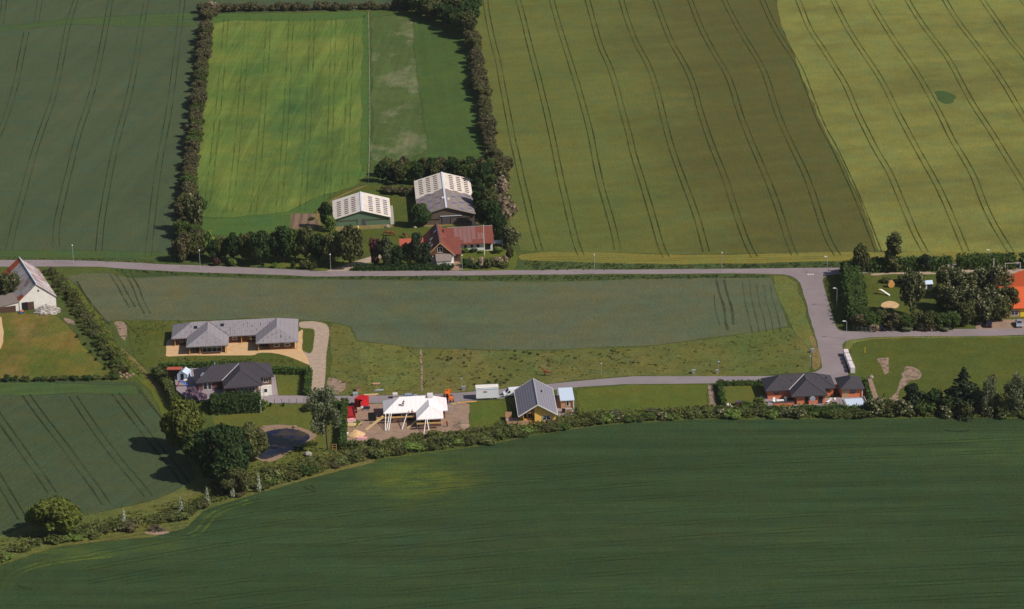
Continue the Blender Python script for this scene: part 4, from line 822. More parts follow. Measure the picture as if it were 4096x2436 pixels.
# grass and weeds nobody could count
def tufts(name, polys, dens_, h, size, mat, seed, z=0.0, label=None):
    rng = np.random.default_rng(seed); P = []
    for px in polys:
        pts = [at(x, y) for x, y in px]; xs = [p.x for p in pts]; ys = [p.y for p in pts]
        n_ = int(dens_ * (max(xs) - min(xs)) * (max(ys) - min(ys)))
        q = np.stack([rng.uniform(min(xs), max(xs), n_), rng.uniform(min(ys), max(ys), n_)], 1); ins = np.zeros(n_, bool)
        for a, b in zip(pts, pts[1:] + pts[:1]):
            c = ((a.y > q[:, 1]) != (b.y > q[:, 1])) & (q[:, 0] < (b.x - a.x) * (q[:, 1] - a.y) / ((b.y - a.y) or 1e-9) + a.x); ins ^= c
        P.append(q[ins])
    q = np.concatenate(P); k = 5; n_ = len(q)
    s = np.repeat(rng.uniform(.4, 1.3, n_), k); q = np.repeat(q, k, 0) + rng.normal(0, size * 1.3, (n_ * k, 2)) * s[:, None]
    p = np.column_stack([q, z + h * s * rng.uniform(.3, 1, n_ * k)]); nn = rng.normal(size=(n_ * k, 3)); nn[:, 2] = np.abs(nn[:, 2]) + .4; nn /= np.linalg.norm(nn, axis=1)[:, None]
    o = bpy.data.objects.new(name, quads_mesh(name, p, nn, size, mat, rng)); COL.objects.link(o); o['kind'] = 'stuff'
    return o
tufts('rush_tufts', [[(1740, 1400), (2600, 1400), (2700, 1440), (2560, 1495), (2200, 1520), (1850, 1555), (1720, 1550)]], .014, .5, .26, 'tuft', 1)
tufts('rush_tufts', [[(1740, 1405), (1900, 1410), (1880, 1440), (1760, 1450)], [(2000, 1405), (2330, 1408), (2300, 1450), (2050, 1460)], [(2380, 1390), (2560, 1400), (2540, 1440), (2420, 1440)], [(1900, 1490), (2100, 1480), (2150, 1530), (1880, 1550)]], .07, .5, .26, 'tuft', 8)
tufts('rough_grass', [[(1330, 1300), (1428, 1372), (1700, 1400), (2600, 1395), (3150, 1320), (3240, 1420), (3200, 1490), (2540, 1498), (2000, 1545), (1340, 1575)]], .14, .3, .17, 'weed', 2)
tufts('rough_grass', [[(2080, 1048), (2729, 1062), (3354, 1050), (3354, 1070), (2680, 1076), (2150, 1082)], [(445, 1080), (687, 1090), (1250, 1110), (2200, 1104), (3080, 1102), (3060, 1110), (2200, 1125), (1250, 1114), (687, 1100)]], .9, .35, .17, 'tuft', 3)
HBT = [(x, y - 2) for x, y in HB if x > 0]
tufts('undergrowth', [HBT + [(x, y - (62 if 1240 < x < 2400 else 44)) for x, y in reversed(HBT)]], 2.6, .8, .19, 'weed', 4)
tufts('undergrowth', [[(860, 1975), (960, 1890), (1040, 1850), (1120, 1850), (1240, 1800), (1380, 1790), (1500, 1780), (1500, 1830), (1249, 1900), (1000, 1968)], [(240, 1100), (300, 1150), (360, 1215), (425, 1300), (470, 1385), (560, 1455), (620, 1540), (560, 1500), (450, 1400), (340, 1260), (260, 1150)], [(-30, 2180), (212, 2110), (500, 2060), (780, 1985), (800, 2030), (500, 2110), (212, 2165), (-30, 2240)]], .9, .5, .19, 'weed', 5)
tufts('rough_grass', [[(0, 1030), (400, 1034), (690, 1046), (690, 1058), (400, 1044), (0, 1038)], [(690, 1046), (1250, 1075), (1280, 1082), (1000, 1070), (690, 1058)], [(520, 1290), (1200, 1280), (1200, 1300), (690, 1290), (560, 1400), (640, 1470), (1200, 1470), (1180, 1440), (660, 1430), (560, 1440)]], .5, .28, .17, 'weed', 6)

# ------------------------------------------------------------------ building materials
M['fibre_roof'] = banded('grey_fibre_roof', (142, 135, 140), (112, 104, 110), 'X', 1.15, .05, .8, .1)
M['dark_tiles'] = banded('dark_roof_tiles', (70, 64, 70), (50, 46, 52), 'X', .55, .3, .6, .14, spec=.4)
M['dark_ridge'] = plain('ridge_tiles', (84, 78, 84), .6, .1)
M['pale_ridge'] = plain('zinc_valley', (186, 184, 190), .5, .1)
M['grey_tiles'] = banded('grey_roof_tiles', (136, 131, 142), (112, 108, 120), 'X', .6, .3, .55, .1, spec=.5)
M['red_tiles'] = banded('red_roof_tiles', (128, 70, 58), (108, 58, 50), 'X', .5, .3, .8, .16)
M['solar'] = banded('worn_panel_roof', (130, 92, 90), (116, 62, 54), 'X', 1.25, .14, .7, .12)
M['orange_tiles'] = banded('orange_roof_tiles', (214, 96, 50), (198, 86, 44), 'X', .5, .25, .75, .06)
M['pink_tiles'] = banded('new_red_tiles', (178, 88, 70), (158, 76, 60), 'X', .5, .25, .8, .1)
M['brown_wood'] = banded('brown_boards', (112, 78, 52), (74, 50, 36), 'X', .3, .25, .85, .2)
M['dark_wood'] = banded('dark_boards', (92, 66, 56), (64, 46, 40), 'X', .3, .25, .85, .2)
M['orange_wood'] = plain('fresh_timber', (216, 160, 88), .7, .12)
M['plank'] = plain('planks', (206, 176, 128), .8, .12)
M['white'] = plain('white_paint', (236, 232, 226), .6, .05)
M['lime'] = plain('limewash', (228, 222, 216), .9, .08, .9)
M['frame'] = plain('white_frame', (226, 226, 226), .5, .04)
M['glass'] = plain('window_glass', (34, 38, 52), .12, .2, .6, .7)
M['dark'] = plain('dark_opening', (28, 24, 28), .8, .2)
M['darkbrick'] = plain('dark_brick', (112, 78, 72), .9, .12, 2)
M['orange_brick'] = plain('orange_brick', (216, 128, 92), .9, .1, 2)
M['yellow_brick'] = plain('yellow_brick', (252, 198, 104), .9, .06, 2)
M['soft_brick'] = plain('pale_brick', (186, 148, 114), .9, .1, 2)
M['green_metal'] = banded('green_metal_wall', (98, 124, 100), (84, 110, 88), 'X', .5, .2, .6, .08)
M['brown_metal'] = banded('brown_metal_wall', (104, 88, 78), (88, 74, 66), 'X', .5, .2, .7, .1)
M['pale_sheet'] = banded('pale_barn_roof', (226, 214, 202), (214, 202, 192), 'Y', 1.2, .06, .7, .05, dirt=(206, 192, 178))
M['grey_sheet'] = banded('weathered_barn_roof', (138, 124, 118), (122, 110, 106), 'Y', 1.2, .06, .85, .12)
M['ridge_white'] = plain('white_ridge', (214, 220, 236), .5, .04)
M['zinc'] = banded('zinc_roof', (206, 220, 238), (194, 208, 228), 'X', .5, .08, .45, .04)
M['steel'] = plain('galvanised_steel', (178, 184, 188), .45, .1, 3, .5, .3)
M['black'] = plain('black_rubber', (26, 25, 27), .7, .1)
M['red'] = plain('red_paint', (190, 28, 34), .5, .06)
M['red_dark'] = plain('worn_red_paint', (168, 36, 40), .6, .1)
M['orange'] = plain('orange_paint', (226, 112, 32), .5, .1)
M['yellow_p'] = plain('yellow_paint', (238, 204, 52), .5, .05)
M['blue'] = plain('blue_plastic', (36, 110, 226), .4, .05)
M['cyan'] = plain('pale_blue_metal', (140, 180, 200), .5, .05)
M['pinkwrap'] = plain('pink_insulation', (232, 160, 168), .8, .12, 2)
M['wrap'] = plain('pale_wrap', (226, 214, 216), .5, .1, 2)
M['concrete'] = plain('concrete', (168, 160, 152), .9, .1)
M['stone'] = plain('stone', (160, 150, 142), .9, .15, 2)
M['carpaint'] = plain('dark_car_paint', (34, 34, 46), .25, .05, 1, .6)
M['silver'] = plain('silver_car_paint', (176, 180, 196), .3, .04, 1, .6, .4)
M['vanwhite'] = plain('white_vehicle_paint', (232, 235, 242), .3, .02, 1, .5)
M['skin'] = plain('skin', (196, 150, 124), .6, .05)
M['bay'] = plain('bay_coat', (132, 72, 40), .7, .15, 3)
M['mane'] = plain('dark_hair', (52, 34, 26), .8, .1)
M['navy'] = plain('dark_clothes', (48, 44, 58), .8, .1)
M['redcloth'] = plain('red_clothes', (212, 44, 34), .8, .08)
M['palecloth'] = plain('pale_clothes', (206, 206, 206), .8, .08)
# underlay with battens
n = N('white_roof_underlay'); sp_ = n.n('ShaderNodeSeparateXYZ'); n.l(n.tc.outputs['Object'], sp_.inputs[0])
f_ = n.math('FRACT', n.math('DIVIDE', sp_.outputs['X'], 1.15)); c_ = n.mix(n.math('LESS_THAN', f_, .05), lin((246, 240, 240)), lin((222, 205, 214)))
M['underlay'] = n.bsdf(n.gain(c_, n.noise(n.map(), 1.5), .97, 1.0), .55, .4)
# rusty corrugated roof
n = N('rusty_corrugated_roof'); a_ = n.noise(n.map(sc=(.5, 1.6, .5)), .9, 5, .7, .42, .6); b_ = n.noise(n.map(sc=(.25, .5, .25), loc=(4, 9, 2)), .7, 4, .6, .45, .58)
c_ = n.mix(a_, lin((176, 166, 168)), lin((140, 92, 84))); c_ = n.mix(b_, c_, lin((196, 186, 184)))
M['rust'] = n.bsdf(n.gain(c_, n.noise(n.map(), 2.2), .85, 1.15), .75, .3)
M['rust_orange'] = plain('orange_rust', (178, 84, 50), .9, .15, 1.5)

def hip(m, x0, x1, y0, y1, ze, h, axis='x', ha=None, hb=None, th=.22, z_off=0.0):
    """roof solid with hips of length ha/hb at its two ends (0 = gable)"""
    if axis == 'x':
        yc = (y0 + y1) / 2; r = [(x0 + ha, yc), (x1 - hb, yc)]
        C = [(x0, y0), (x1, y0), (x1, y1), (x0, y1)]; R0, R1 = 0, 1; F = [((0, 1), (1, 0)), ((1, 2), (1,)), ((2, 3), (0, 1)), ((3, 0), (0,))]
    else:
        xc = (x0 + x1) / 2; r = [(xc, y0 + ha), (xc, y1 - hb)]
        C = [(x0, y0), (x1, y0), (x1, y1), (x0, y1)]; F = [((0, 1), (0,)), ((1, 2), (1, 0)), ((2, 3), (1,)), ((3, 0), (0, 1))]
    i = len(m.v)
    m.v += [(x, y, ze - th + z_off) for x, y in C] + [(x, y, ze) for x, y in C] + [(x, y, ze + h) for x, y in r]
    m.f.append((i + 3, i + 2, i + 1, i))
    for k in range(4): m.f.append((i + k, i + (k + 1) % 4, i + 4 + (k + 1) % 4, i + 4 + k))
    for (a, b), rr in F: m.f.append((i + 4 + a, i + 4 + b) + tuple(i + 8 + q for q in rr))
def gable_roof(m, x0, x1, y0, y1, ze, h, axis='y', th=.18):
    """two thick slabs meeting at the ridge, open at both ends"""
    if axis == 'y':
        c = (x0 + x1) / 2; P = [(x0, ze), (c, ze + h), (x1, ze), (x1, ze - th), (c, ze + h - th), (x0, ze - th)]
        m.solid([(x, y0, z) for x, z in P[:2] + P[4:]], [(x, y1, z) for x, z in P[:2] + P[4:]]); m.solid([(x, y0, z) for x, z in P[1:5]], [(x, y1, z) for x, z in P[1:5]])
    else:
        c = (y0 + y1) / 2; P = [(y0, ze), (c, ze + h), (y1, ze), (y1, ze - th), (c, ze + h - th), (y0, ze - th)]
        m.solid([(x0, y, z) for y, z in P[:2] + P[4:]], [(x1, y, z) for y, z in P[:2] + P[4:]]); m.solid([(x0, y, z) for y, z in P[1:5]], [(x1, y, z) for y, z in P[1:5]])
def line(m, a, b, wd=.16, up=.05): m.tube([(a[0], a[1], a[2] + up), (b[0], b[1], b[2] + up)], wd / 2, 5)
def window(par, x, z, wd, hh, y, mull=1, face='F', fm='frame', name='window', bars=0, glass='glass'):
    """frame with bars and a pane; F faces -y at depth y, R faces +x at x=y, L faces -x"""
    fr = MB(); t = .09; d = .10
    def bx(m, a, b, za, zb, d0, d1):
        if face == 'F': m.box(a, y - d1, za, b, y - d0, zb)
        elif face == 'B': m.box(a, y + d0, za, b, y + d1, zb)
        elif face == 'R': m.box(y + d0, a, za, y + d1, b, zb)
        else: m.box(y - d1, a, za, y - d0, b, zb)
    bx(fr, x, x + wd, z, z + t, .0, d); bx(fr, x, x + wd, z + hh - t, z + hh, .0, d); bx(fr, x, x + t, z + t, z + hh - t, .0, d); bx(fr, x + wd - t, x + wd, z + t, z + hh - t, .0, d)
    for k in range(mull):
        c = x + wd * (k + 1) / (mull + 1); bx(fr, c - t / 2, c + t / 2, z + t, z + hh - t, .0, d - .01)
    if bars: bx(fr, x + t, x + wd - t, z + hh * .6, z + hh * .6 + t, .0, d - .02)
    o = fr.build(name, M[fm], par); g = MB(); bx(g, x + t, x + wd - t, z + t, z + hh - t, .005, .03); g.build('pane', M[glass], o); return o
def door(par, x, z, wd, hh, y, mat='white', face='F'):
    m = MB()
    if face == 'F': m.box(x, y - .07, z, x + wd, y, z + hh)
    else: m.box(y, x, z, y + .07, x + wd, z + hh)
    o = m.build('door', M[mat], par); h = MB()
    if face == 'F': h.box(x + wd - .18, y - .12, z + hh * .48, x + wd - .1, y - .07, z + hh * .52)
    else: h.box(y + .07, x + wd - .18, z + hh * .48, y + .12, x + wd - .1, z + hh * .52)
    h.build('handle', M['steel'], o); return o
def gable_wall(m, x0, x1, y0, y1, h, hr, z0=0):
    xc = (x0 + x1) / 2; m.solid([(x, y0, z) for x, z in ((x0, z0), (x1, z0), (x1, h), (xc, hr), (x0, h))], [(x, y1, z) for x, z in ((x0, z0), (x1, z0), (x1, h), (xc, hr), (x0, h))])

# ------------------------------------------------------------------ A: long timber house under grey roof
a = thing('timber_house', 'long brown timber house under one wide grey hipped roof on yellow sand', 'house', (-89.94, -24.93, 0), 3.1)
m = MB(); hip(m, 0, 33.4, 0, 10.5, 2.4, 2.5, 'x', 5.4, 5.4); hip(m, 4.15, 15.2, -6.8, 5.3, 2.4, 2.45, 'y', 5.4, 0, z_off=-.006); hip(m, 22.3, 33.41, -6.6, 5.3, 2.4, 2.47, 'y', 5.3, 0, z_off=-.004)
rf = m.build('roof', M['fibre_roof'], a)
st = MB(); r_ = random.Random(3)
def slope(x, t, x0, x1, y0, h, ye, d): pass
for k in range(150):                                   # open panel joints, dark short gaps
    s_ = r_.choice('MMMLR'); t = r_.uniform(.08, .8); ln = r_.uniform(.15, .7)
    if s_ == 'M':
        x = .6 + 1.15 * r_.randint(1, 27); y = 5.25 * t; z = 2.4 + 2.5 * t; e = 5.25 * .06; dy, dz = ln, ln * 2.5 / 5.25
        if 4 < x < 15.2 and y < 5.25 - (5.5 - abs(x - 9.67)) * 0 and abs(x - 9.67) < 5.5 * (1 - t): continue
        if 22.3 < x and abs(x - 27.85) < 5.5 * (1 - t) : continue
        if x < 5.4 * t + .3 or x > 33 - 5.4 * t: continue
    else:
        c0 = 9.67 if s_ == 'L' else 27.85; x = c0 + 1.15 * r_.randint(-4, 4); 
        if abs(x - c0) > 5.4 * (1 - t) - .3: continue
        y = -6.75 + 5.4 * t; z = 2.4 + 2.45 * t; dy, dz = ln, ln * 2.45 / 5.4
    st.box(x - .05, y, z + .0, x + .035, y + dy, z + dz * .5 + .05)
st.build('joint_gaps', M['dark'], rf)
for x, y in ((6.4, 3.2), (13.4, 3.6)):
    q = MB(); z = 2.4 + 2.5 * y / 5.25; q.solid([(x - .45, y - .35, z - .2), (x + .45, y - .35, z - .2), (x + .45, y + .45, z + .2), (x - .45, y + .45, z + .2)], [(x - .45, y - .35, z - .05), (x + .45, y - .35, z - .05), (x + .45, y + .45, z + .36), (x - .45, y + .45, z + .36)]); q.build('skylight', M['glass'], rf)
q = MB(); line(q, (15.2, -.0, 2.4), (9.7, 5.3, 4.87), .12); line(q, (22.3, 0, 2.4), (27.8, 5.3, 4.87), .12); line(q, (4.15, 0, 2.4), (9.6, 5.3, 4.87), .12); q.build('valley', M['dark_ridge'], rf)
m = MB(); m.box(1.2, 1.0, 0, 32.4, 9.6, 2.35); m.box(8.0, -5.7, 0, 14.2, 1.0, 2.352); m.box(25.7, -5.6, 0, 32.4, 1.0, 2.351); m.box(5.2, -3.2, 0, 8.0, 1.0, 2.353); m.box(23.2, -2.6, 0, 25.7, 1.0, 2.354)
m.build('wall', M['brown_wood'], a)
for x, y in ((5.0, -6.1), (7.7, -6.1), (14.6, -6.1), (23.0, -5.9), (33.0, -5.9), (18.4, .5), (.9, .6), (20.9, .5)):
    MB().box(x - .09, y - .09, 0, x + .09, y + .09, 2.3).build('post', M['orange_wood'], a)
window(a, 2.2, .9, .8, 1.1, 1.0, 0); window(a, 3.6, .9, .7, 1.1, 1.0, 0); window(a, 15.9, .9, 1.3, 1.1, 1.0, 0, bars=1); window(a, 20.4, .8, 1.7, 1.3, 1.0, 0, bars=1)
window(a, 27.0, .85, 1.4, 1.25, -5.6, 0, bars=1); window(a, 29.8, .85, 1.4, 1.25, -5.6, 0, bars=1); window(a, 8.2, .3, 5.2, 1.95, -5.7, 3, bars=1)
window(a, 5.4, .1, .9, 2.1, -3.2, 0, name='window'); door(a, 24.0, 0, 1.0, 2.1, -2.6, 'dark_wood'); door(a, 17.2, 0, 1.0, 2.1, 1.0, 'dark_wood')
MB().box(8.2, -6.5, 0, 13.0, -6.44, .55).build('deck_rail', M['dark_wood'], a)

# ------------------------------------------------------------------ B: dark house on its terrace
TZ = 2.6
tp = [at(x, y, TZ) for x, y in ((692, 1474), (1032, 1470), (1041, 1540), (1045, 1584), (900, 1592), (830, 1602), (760, 1600), (706, 1560))]
tp = [Vector((p.x, p.y, TZ)) for p in tp]
m = MB(); m.solid([(p.x, p.y, TZ - .3) for p in tp], [(p.x, p.y, TZ) for p in tp]); o = m.build('terrace', M['paving']); o['kind'] = 'structure'
tc = sum(tp, Vector()) / len(tp); bk = []
for p in tp:
    q = p - tc; f = 1.0 if p.x > -71 else 1.0 + 3.4 / q.length
    bk.append((tc.x + q.x * f, tc.y + q.y * f, 0))
m = MB(); m.solid(bk, [(p.x, p.y, TZ - .29) for p in tp]); o = m.build('terrace_bank', M['right_plot']); o['kind'] = 'structure'
b = thing('bungalow', 'dark tiled bungalow on raised terrace with white lower wall toward the driveway', 'house', (-79.75, -64.22, 0), 9.3)
m = MB(); hip(m, 0, 19.6, 0, 9.6, 5, 2.5, 'x', 4.7, 4.6); hip(m, 6.56, 16.25, -5.37, 4.8, 5, 2.42, 'y', 4.85, 0, z_off=-.006); rf = m.build('roof', M['dark_tiles'], b)
q = MB(); line(q, (6.56, 0, 5), (11.35, 4.7, 7.35), .2); q.build('valley', M['pale_ridge'], rf)
q = MB(); line(q, (0, 0, 5), (4.7, 4.8, 7.5)); line(q, (6.56, -5.37, 5), (11.4, -.52, 7.42)); line(q, (16.25, -5.37, 5), (11.4, -.52, 7.42)); line(q, (4.7, 4.8, 7.5), (15, 4.8, 7.5)); line(q, (19.6, 0, 5), (15, 4.8, 7.5)); q.build('ridge', M['dark_ridge'], rf)
q = MB(); q.solid([(2.2, 3.6, 6.75), (3.2, 3.6, 6.75), (3.2, 4.1, 6.99), (2.2, 4.1, 6.99)], [(2.2, 3.6, 6.92), (3.2, 3.6, 6.92), (3.2, 4.3, 7.24), (2.2, 4.3, 7.24)])
MB().solid([(1.5, 2.4, 5.6), (1.9, 1.6, 5.6), (2.6, 2.4, 6.1), (2.2, 3.2, 6.2)], [(1.3, 2.5, 5.9), (1.8, 1.8, 5.85), (2.5, 2.7, 6.45), (2.1, 3.3, 6.5)]).build('skylight', M['silver'], rf)
MB().tube([(5.4, 6.5, 6.3), (5.4, 6.5, 7.7)], .12).build('vent', M['steel'], rf)
m = MB(); m.box(.7, .7, TZ, 18.9, 8.9, 4.95); m.box(7.4, -2.6, TZ, 15.4, .7, 4.952); m.build('wall', M['darkbrick'], b)
m = MB(); m.box(15.95, -.15, 0, 18.9, .69, 2.58); m.box(15.75, -6.2, 0, 15.95, .6, 2.62); m.box(16.2, .7, 0, 18.9, 8.9, 2.57); m.build('lower_wall', M['lime'], b)
door(b, 16.9, 0, .95, 2.05, -.15); MB().box(17.0, -.24, 1.0, 17.75, -.2, 1.9).build('pane', M['glass'], b)
window(b, 17.0, 3.25, 1.25, 1.25, .7, 1); window(b, 1.8, TZ + .1, 1.1, 2.0, .7, 0); window(b, 3.0, TZ + .05, .95, 2.1, .7, 0); window(b, 9.7, TZ + .1, 2.0, 2.0, -2.6, 1); window(b, 12.0, TZ + .1, 2.6, 2.0, -2.6, 2)
for x in (7.4, 15.6): MB().box(x, -4.9, TZ, x + .16, -4.74, 4.9).build('post', M['dark_wood'], b)
# things on that terrace
def on(bld, x, y, z=0.0):
    return bld.matrix_world_cached @ Vector((x, y, z))
def loc_of(o, x, y, z=0.0):
    c, s = math.cos(o.rotation_euler.z), math.sin(o.rotation_euler.z); return Vector((o.location.x + x * c - y * s, o.location.y + x * s + y * c, o.location.z + z))
gh = thing('greenhouse', 'small glass greenhouse behind the slide on the dark house terrace', 'greenhouse', at(738, 1512, TZ), -12)
m = MB(); gable_wall(m, -1.3, 1.3, -1.6, 1.6, 1.6, 2.4); m.build('glazing', M['zinc'], gh)
m = MB()
for y in (-1.62, -.8, 0, .8, 1.62):
    for p, q_ in (((-1.33, y, 0), (-1.33, y, 1.62)), ((-1.33, y, 1.62), (0, y, 2.44)), ((0, y, 2.44), (1.33, y, 1.62)), ((1.33, y, 1.62), (1.33, y, 0))): m.tube([p, q_], .035, 4)
m.build('frame', M['steel'], gh); MB().box(-.4, -1.66, 0, .4, -1.63, 1.8).build('door', M['glass'], gh)
sh = thing('garden_shed', 'small pink roofed shed next to the glass greenhouse', 'shed', at(700, 1503, TZ), -3)
MB().box(-1.9, -.9, 1.9, 1.9, 1.0, 2.05).build('roof', M['pink_tiles'], sh); MB().box(-1.7, -.1, 0, 1.7, .9, 1.9).build('wall', M['dark_wood'], sh)
for x in (-1.75, 1.7): MB().box(x - .05, -.8, 0, x + .05, -.7, 1.9).build('post', M['brown_wood'], sh)
sl = thing('slide', 'blue and red garden slide on the paved terrace', 'slide', at(722, 1546, TZ), 8)
m = MB(); m.solid([(0, -.25, 1.45), (1.9, -.25, .1), (1.9, .3, .1), (0, .3, 1.45)], [(0, -.25, 1.6), (1.9, -.25, .28), (1.9, .3, .28), (0, .3, 1.6)]); m.build('chute', M['blue'], sl)
m = MB(); m.tube([(0, -.25, 1.7), (-.9, -.25, 0)], .05); m.tube([(0, .3, 1.7), (-.9, .3, 0)], .05)
for k in range(5): m.tube([(-.15 - k * .16, -.25, 1.35 - k * .3), (-.15 - k * .16, .3, 1.35 - k * .3)], .04)
m.build('ladder', M['red'], sl)
for i, (x, y, r0, c) in enumerate(((742, 1530, .5, 'white'), (756, 1507, .45, 'palecloth'), (728, 1526, .4, 'dark'))):
    t = thing('garden_table', ('round white', 'round pale', 'round dark')[i] + ' garden table beside the greenhouse', 'table', at(x, y, TZ)); MB().tube([(0, 0, .68), (0, 0, .75)], r0, 12).build('table_top', M[c], t); MB().tube([(0, 0, 0), (0, 0, .68)], .05).build('leg', M['steel'], t)
gr = thing('barbecue', 'dark barbecue against the brick wall of the bungalow terrace', 'barbecue', loc_of(b, 5.2, -.3, TZ), 9); m = MB(); m.ball((0, 0, .85), (.5, .35, .28), 10, 6); m.build('bowl', M['black'], gr)
m = MB(); [m.tube([(x, y, 0), (x * .5, y * .5, .7)], .03, 4) for x in (-.4, .4) for y in (-.3, .3)]; m.build('stand', M['steel'], gr)

# ------------------------------------------------------------------ C: unfinished house
c = thing('unfinished_house', 'unfinished dark brick house with white underlay roof and scaffold', 'house', (-32.26, -81.73, 0), 3.2)
m = MB(); hip(m, 0, 15.8, 0, 8.3, 2.5, 2.5, 'x', 4.2, 4.1); hip(m, 7.93, 14.55, -4.95, 4.1, 2.5, 1.95, 'y', 3.3, 0, z_off=-.006); rf = m.build('roof', M['underlay'], c)
q = MB()
for k in range(9):
    f = k / 9; x = 11.7 + 4.1 * f
for k in range(12):                                     # counter battens on the end slopes
    y = .35 + k * .66; t = min(1, (4.15 - abs(y - 4.15)) / 4.15); q.tube([(15.8, y, 2.53), (15.8 - 4.1 * t, y, 2.53 + 2.5 * t)], .025, 4)
for k in range(7):
    y = -4.7 + k * .62; t = min(1, (y + 4.95) / 3.3); q.tube([(14.55, y, 2.53), (14.55 - 3.31 * t, y, 2.53 + 1.95 * t)], .025, 4)
q.build('batten', M['pinkwrap'], rf); MB().box(11.0, 3.3, 4.7, 12.4, 5.0, 5.35).build('chimney', M['wrap'], rf)
m = MB(); m.box(.7, .8, 0, 15.1, 7.6, 2.45); m.box(8.6, -4.1, 0, 13.9, .8, 2.452); m.build('wall', M['darkbrick'], c)
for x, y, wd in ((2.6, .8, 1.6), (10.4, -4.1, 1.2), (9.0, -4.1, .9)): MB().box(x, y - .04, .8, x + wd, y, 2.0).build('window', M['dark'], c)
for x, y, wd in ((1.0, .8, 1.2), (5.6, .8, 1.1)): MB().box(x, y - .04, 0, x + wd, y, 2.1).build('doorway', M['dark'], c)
# scaffolds along both fronts
def scaffold(x0, x1, y, label):
    s_ = thing('scaffold', label, 'scaffold', loc_of(c, x0, y), 3.2); L = x1 - x0
    MB().box(0, -.45, 1.55, L, .45, 1.62).build('platform', M['plank'], s_); MB().box(0, -.5, 1.75, L, -.46, 1.95).build('toe_board', M['orange_wood'], s_)
    k = max(2, int(L / 2.4))
    for i in range(k + 1):
        x = .15 + (L - .3) * i / k; m = MB(); m.tube([(x, -.42, 0), (x, -.42, 2.5)], .035, 5); m.tube([(x, .42, 0), (x, .42, 1.6)], .035, 5); m.tube([(x, -.42, .3), (x, .42, 1.3)], .025, 4); m.build('pole', M['steel'], s_)
    return s_
scaffold(-1.8, 7.6, -.7, 'timber decked scaffold along the main wall of the unfinished house')
scaffold(7.9, 14.2, -5.6, 'timber decked scaffold before the projecting wing of the unfinished house')
s2 = thing('scaffold', 'bare scaffold poles at the far end of the unfinished house', 'scaffold', loc_of(c, 16.3, 1.0), 3.2)
for y in (0, 2, 4, 6): m = MB(); m.tube([(0, y, 0), (0, y, 3.1)], .04, 5); m.tube([(.8, y, 0), (.8, y, 3.1)], .04, 5); m.tube([(0, y, 1.5), (.8, y, 1.5)], .04, 5); m.build('pole', M['steel'], s2)
pn = thing('site_screen', 'upright dark board screen at the end of the unfinished house scaffold', 'screen', loc_of(c, -1.9, 1.4), 3.2); MB().box(-1.9, 0, 0, -.1, .08, 2.3).build('board', M['dark'], pn); MB().box(-1.95, -.04, 0, -1.9, .12, 2.4).build('post', M['plank'], pn)
# leaning boards and rails
def lean(x, y, dx, dy, wd, mat, lb, ztop=2.6, cat='plank', nm='leaning_plank', grp=None, rot=0.0):
    p = loc_of(c, x, y); t = MB(); L = Vector((dx, dy, ztop)); q = Vector((-L.y, L.x, 0)).normalized() * wd / 2
    t.solid([(-q.x, -q.y, .02), (q.x, q.y, .02), (q.x + L.x, q.y + L.y, ztop), (-q.x + L.x, -q.y + L.y, ztop)], [(-q.x, -q.y, .14), (q.x, q.y, .14), (q.x + L.x, q.y + L.y, ztop + .12), (-q.x + L.x, -q.y + L.y, ztop + .12)])
    o = t.build(nm, M[mat], None, p); o.rotation_euler = (0, 0, R(3.2)); tag(o, lb, cat, grp); return o
lean(-4.6, -4.4, 4.6, 3.9, .9, 'plank', 'wide timber ramp leading up to the scaffold end', 1.9, 'ramp', 'ramp')
lean(5.5, -4.6, 3.9, 2.7, .55, 'plank', 'timber ramp rising toward the roof valley of the unfinished house', 2.0, 'ramp', 'ramp')
for x, y, dx, dy, lb in [(.25, -5.3, .3, 5.0, 'white rail leaning on the eave, first of three together'), (.55, -5.3, .95, 5.0, 'white rail leaning on the eave, middle of three together'), (1.05, -5.3, .95, 5.0, 'white rail leaning on the eave, last of three together'),
        (4.3, -5.2, 1.6, 4.9, 'single white rail leaning on the main eave'), (9.5, -9.0, .75, 3.9, 'slanting white rail leaning on the wing eave'), (10.9, -8.9, -.4, 3.8, 'upright white rail leaning on the wing eave')]:
    lean(x, y, dx, dy, .17, 'white', lb, 2.6, 'rail', 'leaning_rail', 'white rails leaning on the unfinished roof')

# ------------------------------------------------------------------ D: yellow house with grey gable roof
d = thing('yellow_house', 'yellow brick house with steep grey gable roof and covered porch', 'house', (.82, -85.8, 0), 2.9)
m = MB(); gable_roof(m, 0, 9.6, 0, 17.4, 2.35, 2.9); rf = m.build('roof', M['grey_tiles'], d)
t = .26
for (xa, za), (xb, zb) in (((-.04, 2.35), (4.8, 5.25)), ((4.8, 5.25), (9.64, 2.35))):
    for y0, y1 in ((-.07, -.01), (17.41, 17.47)): MB().solid([(xa, y0, za - t), (xb, y0, zb - t), (xb, y1, zb - t), (xa, y1, za - t)], [(xa, y0, za + .05), (xb, y0, zb + .05), (xb, y1, zb + .05), (xa, y1, za + .05)]).build('barge_board', M['white'], rf)
m = MB(); line(m, (4.8, -.05, 5.25), (4.8, 17.45, 5.25), .2); m.build('ridge', M['pale_ridge'], rf)
m = MB(); m.box(-.1, 0, 2.2, -.01, 17.4, 2.34); m.box(9.61, 0, 2.2, 9.7, 17.4, 2.34); m.build('gutter', M['white'], rf); MB().tube([(6.4, 10.5, 4.1), (6.4, 10.5, 4.75)], .16).build('vent', M['dark'], rf)
